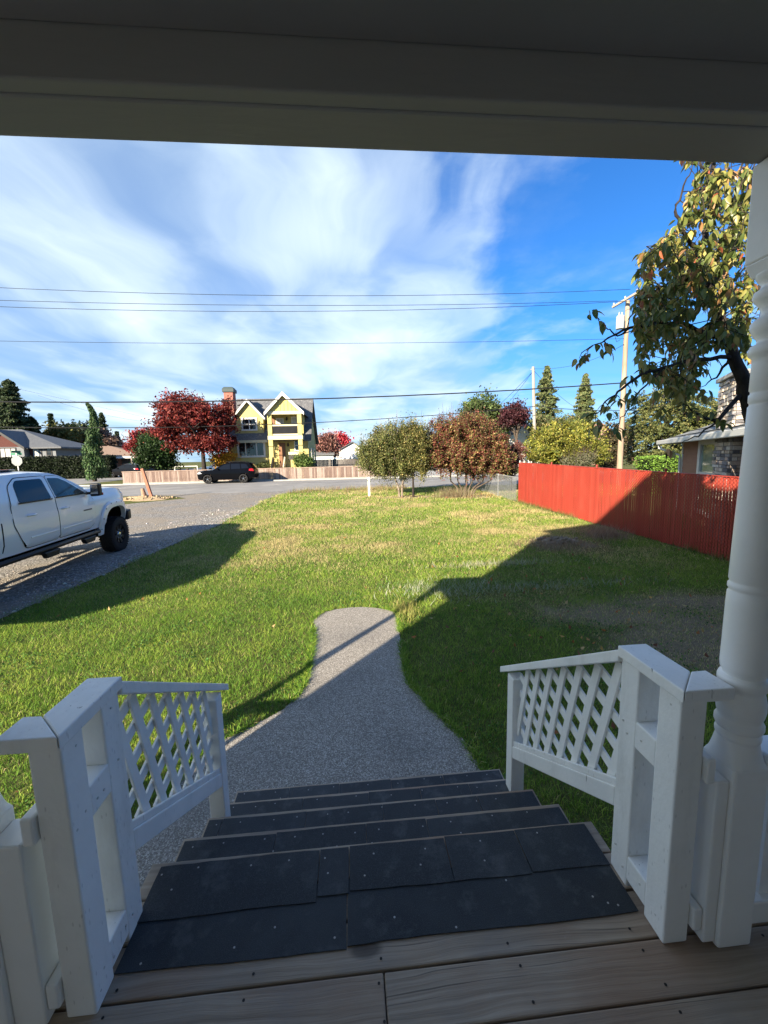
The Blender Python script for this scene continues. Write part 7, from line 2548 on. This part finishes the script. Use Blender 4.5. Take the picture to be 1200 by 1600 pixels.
    def single(si, ci):
        if (si, ci) not in meshes:
            vs, fs = shapes[si]
            me = bpy.data.meshes.new('leaf')
            me.from_pydata(vs, [], fs)
            a = me.color_attributes.new('Col', 'FLOAT_COLOR', 'POINT')
            c = pals[ci]
            for i in range(len(vs)):
                k = 1.0 + (0.18 if i % 3 == 1 else 0) - 0.25 * (vs[i][1] ** 2) * (1 if ci > 2 else 0)
                a.data[i].color = (c[0] * k, c[1] * k, c[2] * k, 1)
            me.materials.append(mat_leaf)
            me.polygons.foreach_set('use_smooth', [True] * len(me.polygons))
            meshes[(si, ci)] = me
        return meshes[(si, ci)]
    mat_leaf = leaf_mat('cherry_leaf', 0.32, 0.38, 0.45)
    twig = MB()
    leaves = []
    for px, py, Y in sites:
        c = L(px, py, Y)
        # twig to the nearest thicker limb point
        best = min(nodes, key=lambda q: (q[0] - c).length + 0.0)
        d = (best[0] - c).length
        if d > 0.03:
            mid = best[0].lerp(c, 0.55) + Vector((r.uniform(-1, 1), r.uniform(-1, 1), r.uniform(0, 1))) * d * 0.12
            twig.tube([best[0], mid, c], [min(0.007, best[1]), 0.005, 0.003], 4, False)
        if len(nodes) < 900:
            nodes.append((c, 0.004))
        red = 1.0 + max(0, (1040 - px) / 60) * (0.6 if py < 470 else 0.0) + max(0, (330 - py) / 80)
        for k in range(r.choice((3, 4, 4, 5, 6))):
            a = r.uniform(0, 6.283)
            el = r.uniform(-1.35, -0.25)
            ln = r.uniform(0.07, 0.13)
            yv = Vector((math.cos(a) * math.cos(el), math.sin(a) * math.cos(el), math.sin(el)))
            up = Vector((r.uniform(-0.5, 0.5), r.uniform(-0.5, 0.5), 1))
            xv = yv.cross(up).normalized()
            zv = xv.cross(yv).normalized()
            p = c + Vector((r.uniform(-1, 1), r.uniform(-1, 1), r.uniform(-1, 1))) * 0.035 + yv * 0.012
            M = Matrix((xv * ln, yv * ln, zv * ln)).transposed().to_4x4()
            M.translation = p
            w2 = [wts[0], wts[1], wts[2], wts[3] * red, wts[4] * red, wts[5] * red * 0.8]
            ci = r.choices(range(6), w2)[0]
            leaves.append((px, py, Y, M, r.randrange(3), ci))
    trunk.build('trunk', BARK_DARK, t, smooth=60)
    twig.build('twig', BARK_DARK, t, kind='stuff')
    vis = sorted([l for l in leaves if l[0] < 1165 and l[1] > 265], key=lambda l: l[2])[:300]
    vid = set(id(l) for l in vis)
    for px, py, Y, M, si, ci in vis:
        o = bpy.data.objects.new('leaf', single(si, ci))
        link(o, t)
        o.matrix_basis = M
    V, F, Cc = [], [], []
    for l in leaves:
        if id(l) in vid:
            continue
        vs, fs = shapes[l[4]]
        b = len(V)
        c = pals[l[5]]
        kk = r.uniform(0.75, 1.25)
        for i, v in enumerate(vs):
            V.append(tuple(l[3] @ Vector(v)))
            q = kk * (1.0 + (0.18 if i % 3 == 1 else 0))
            Cc.append((c[0] * q, c[1] * q, c[2] * q))
        F += [b + i for f in fs for i in f]
    o = np_mesh('crown', np.array(V), np.array(F), 4, np.array(Cc), mat_leaf, t, smooth=True)
    o['kind'] = 'stuff'


cherry()
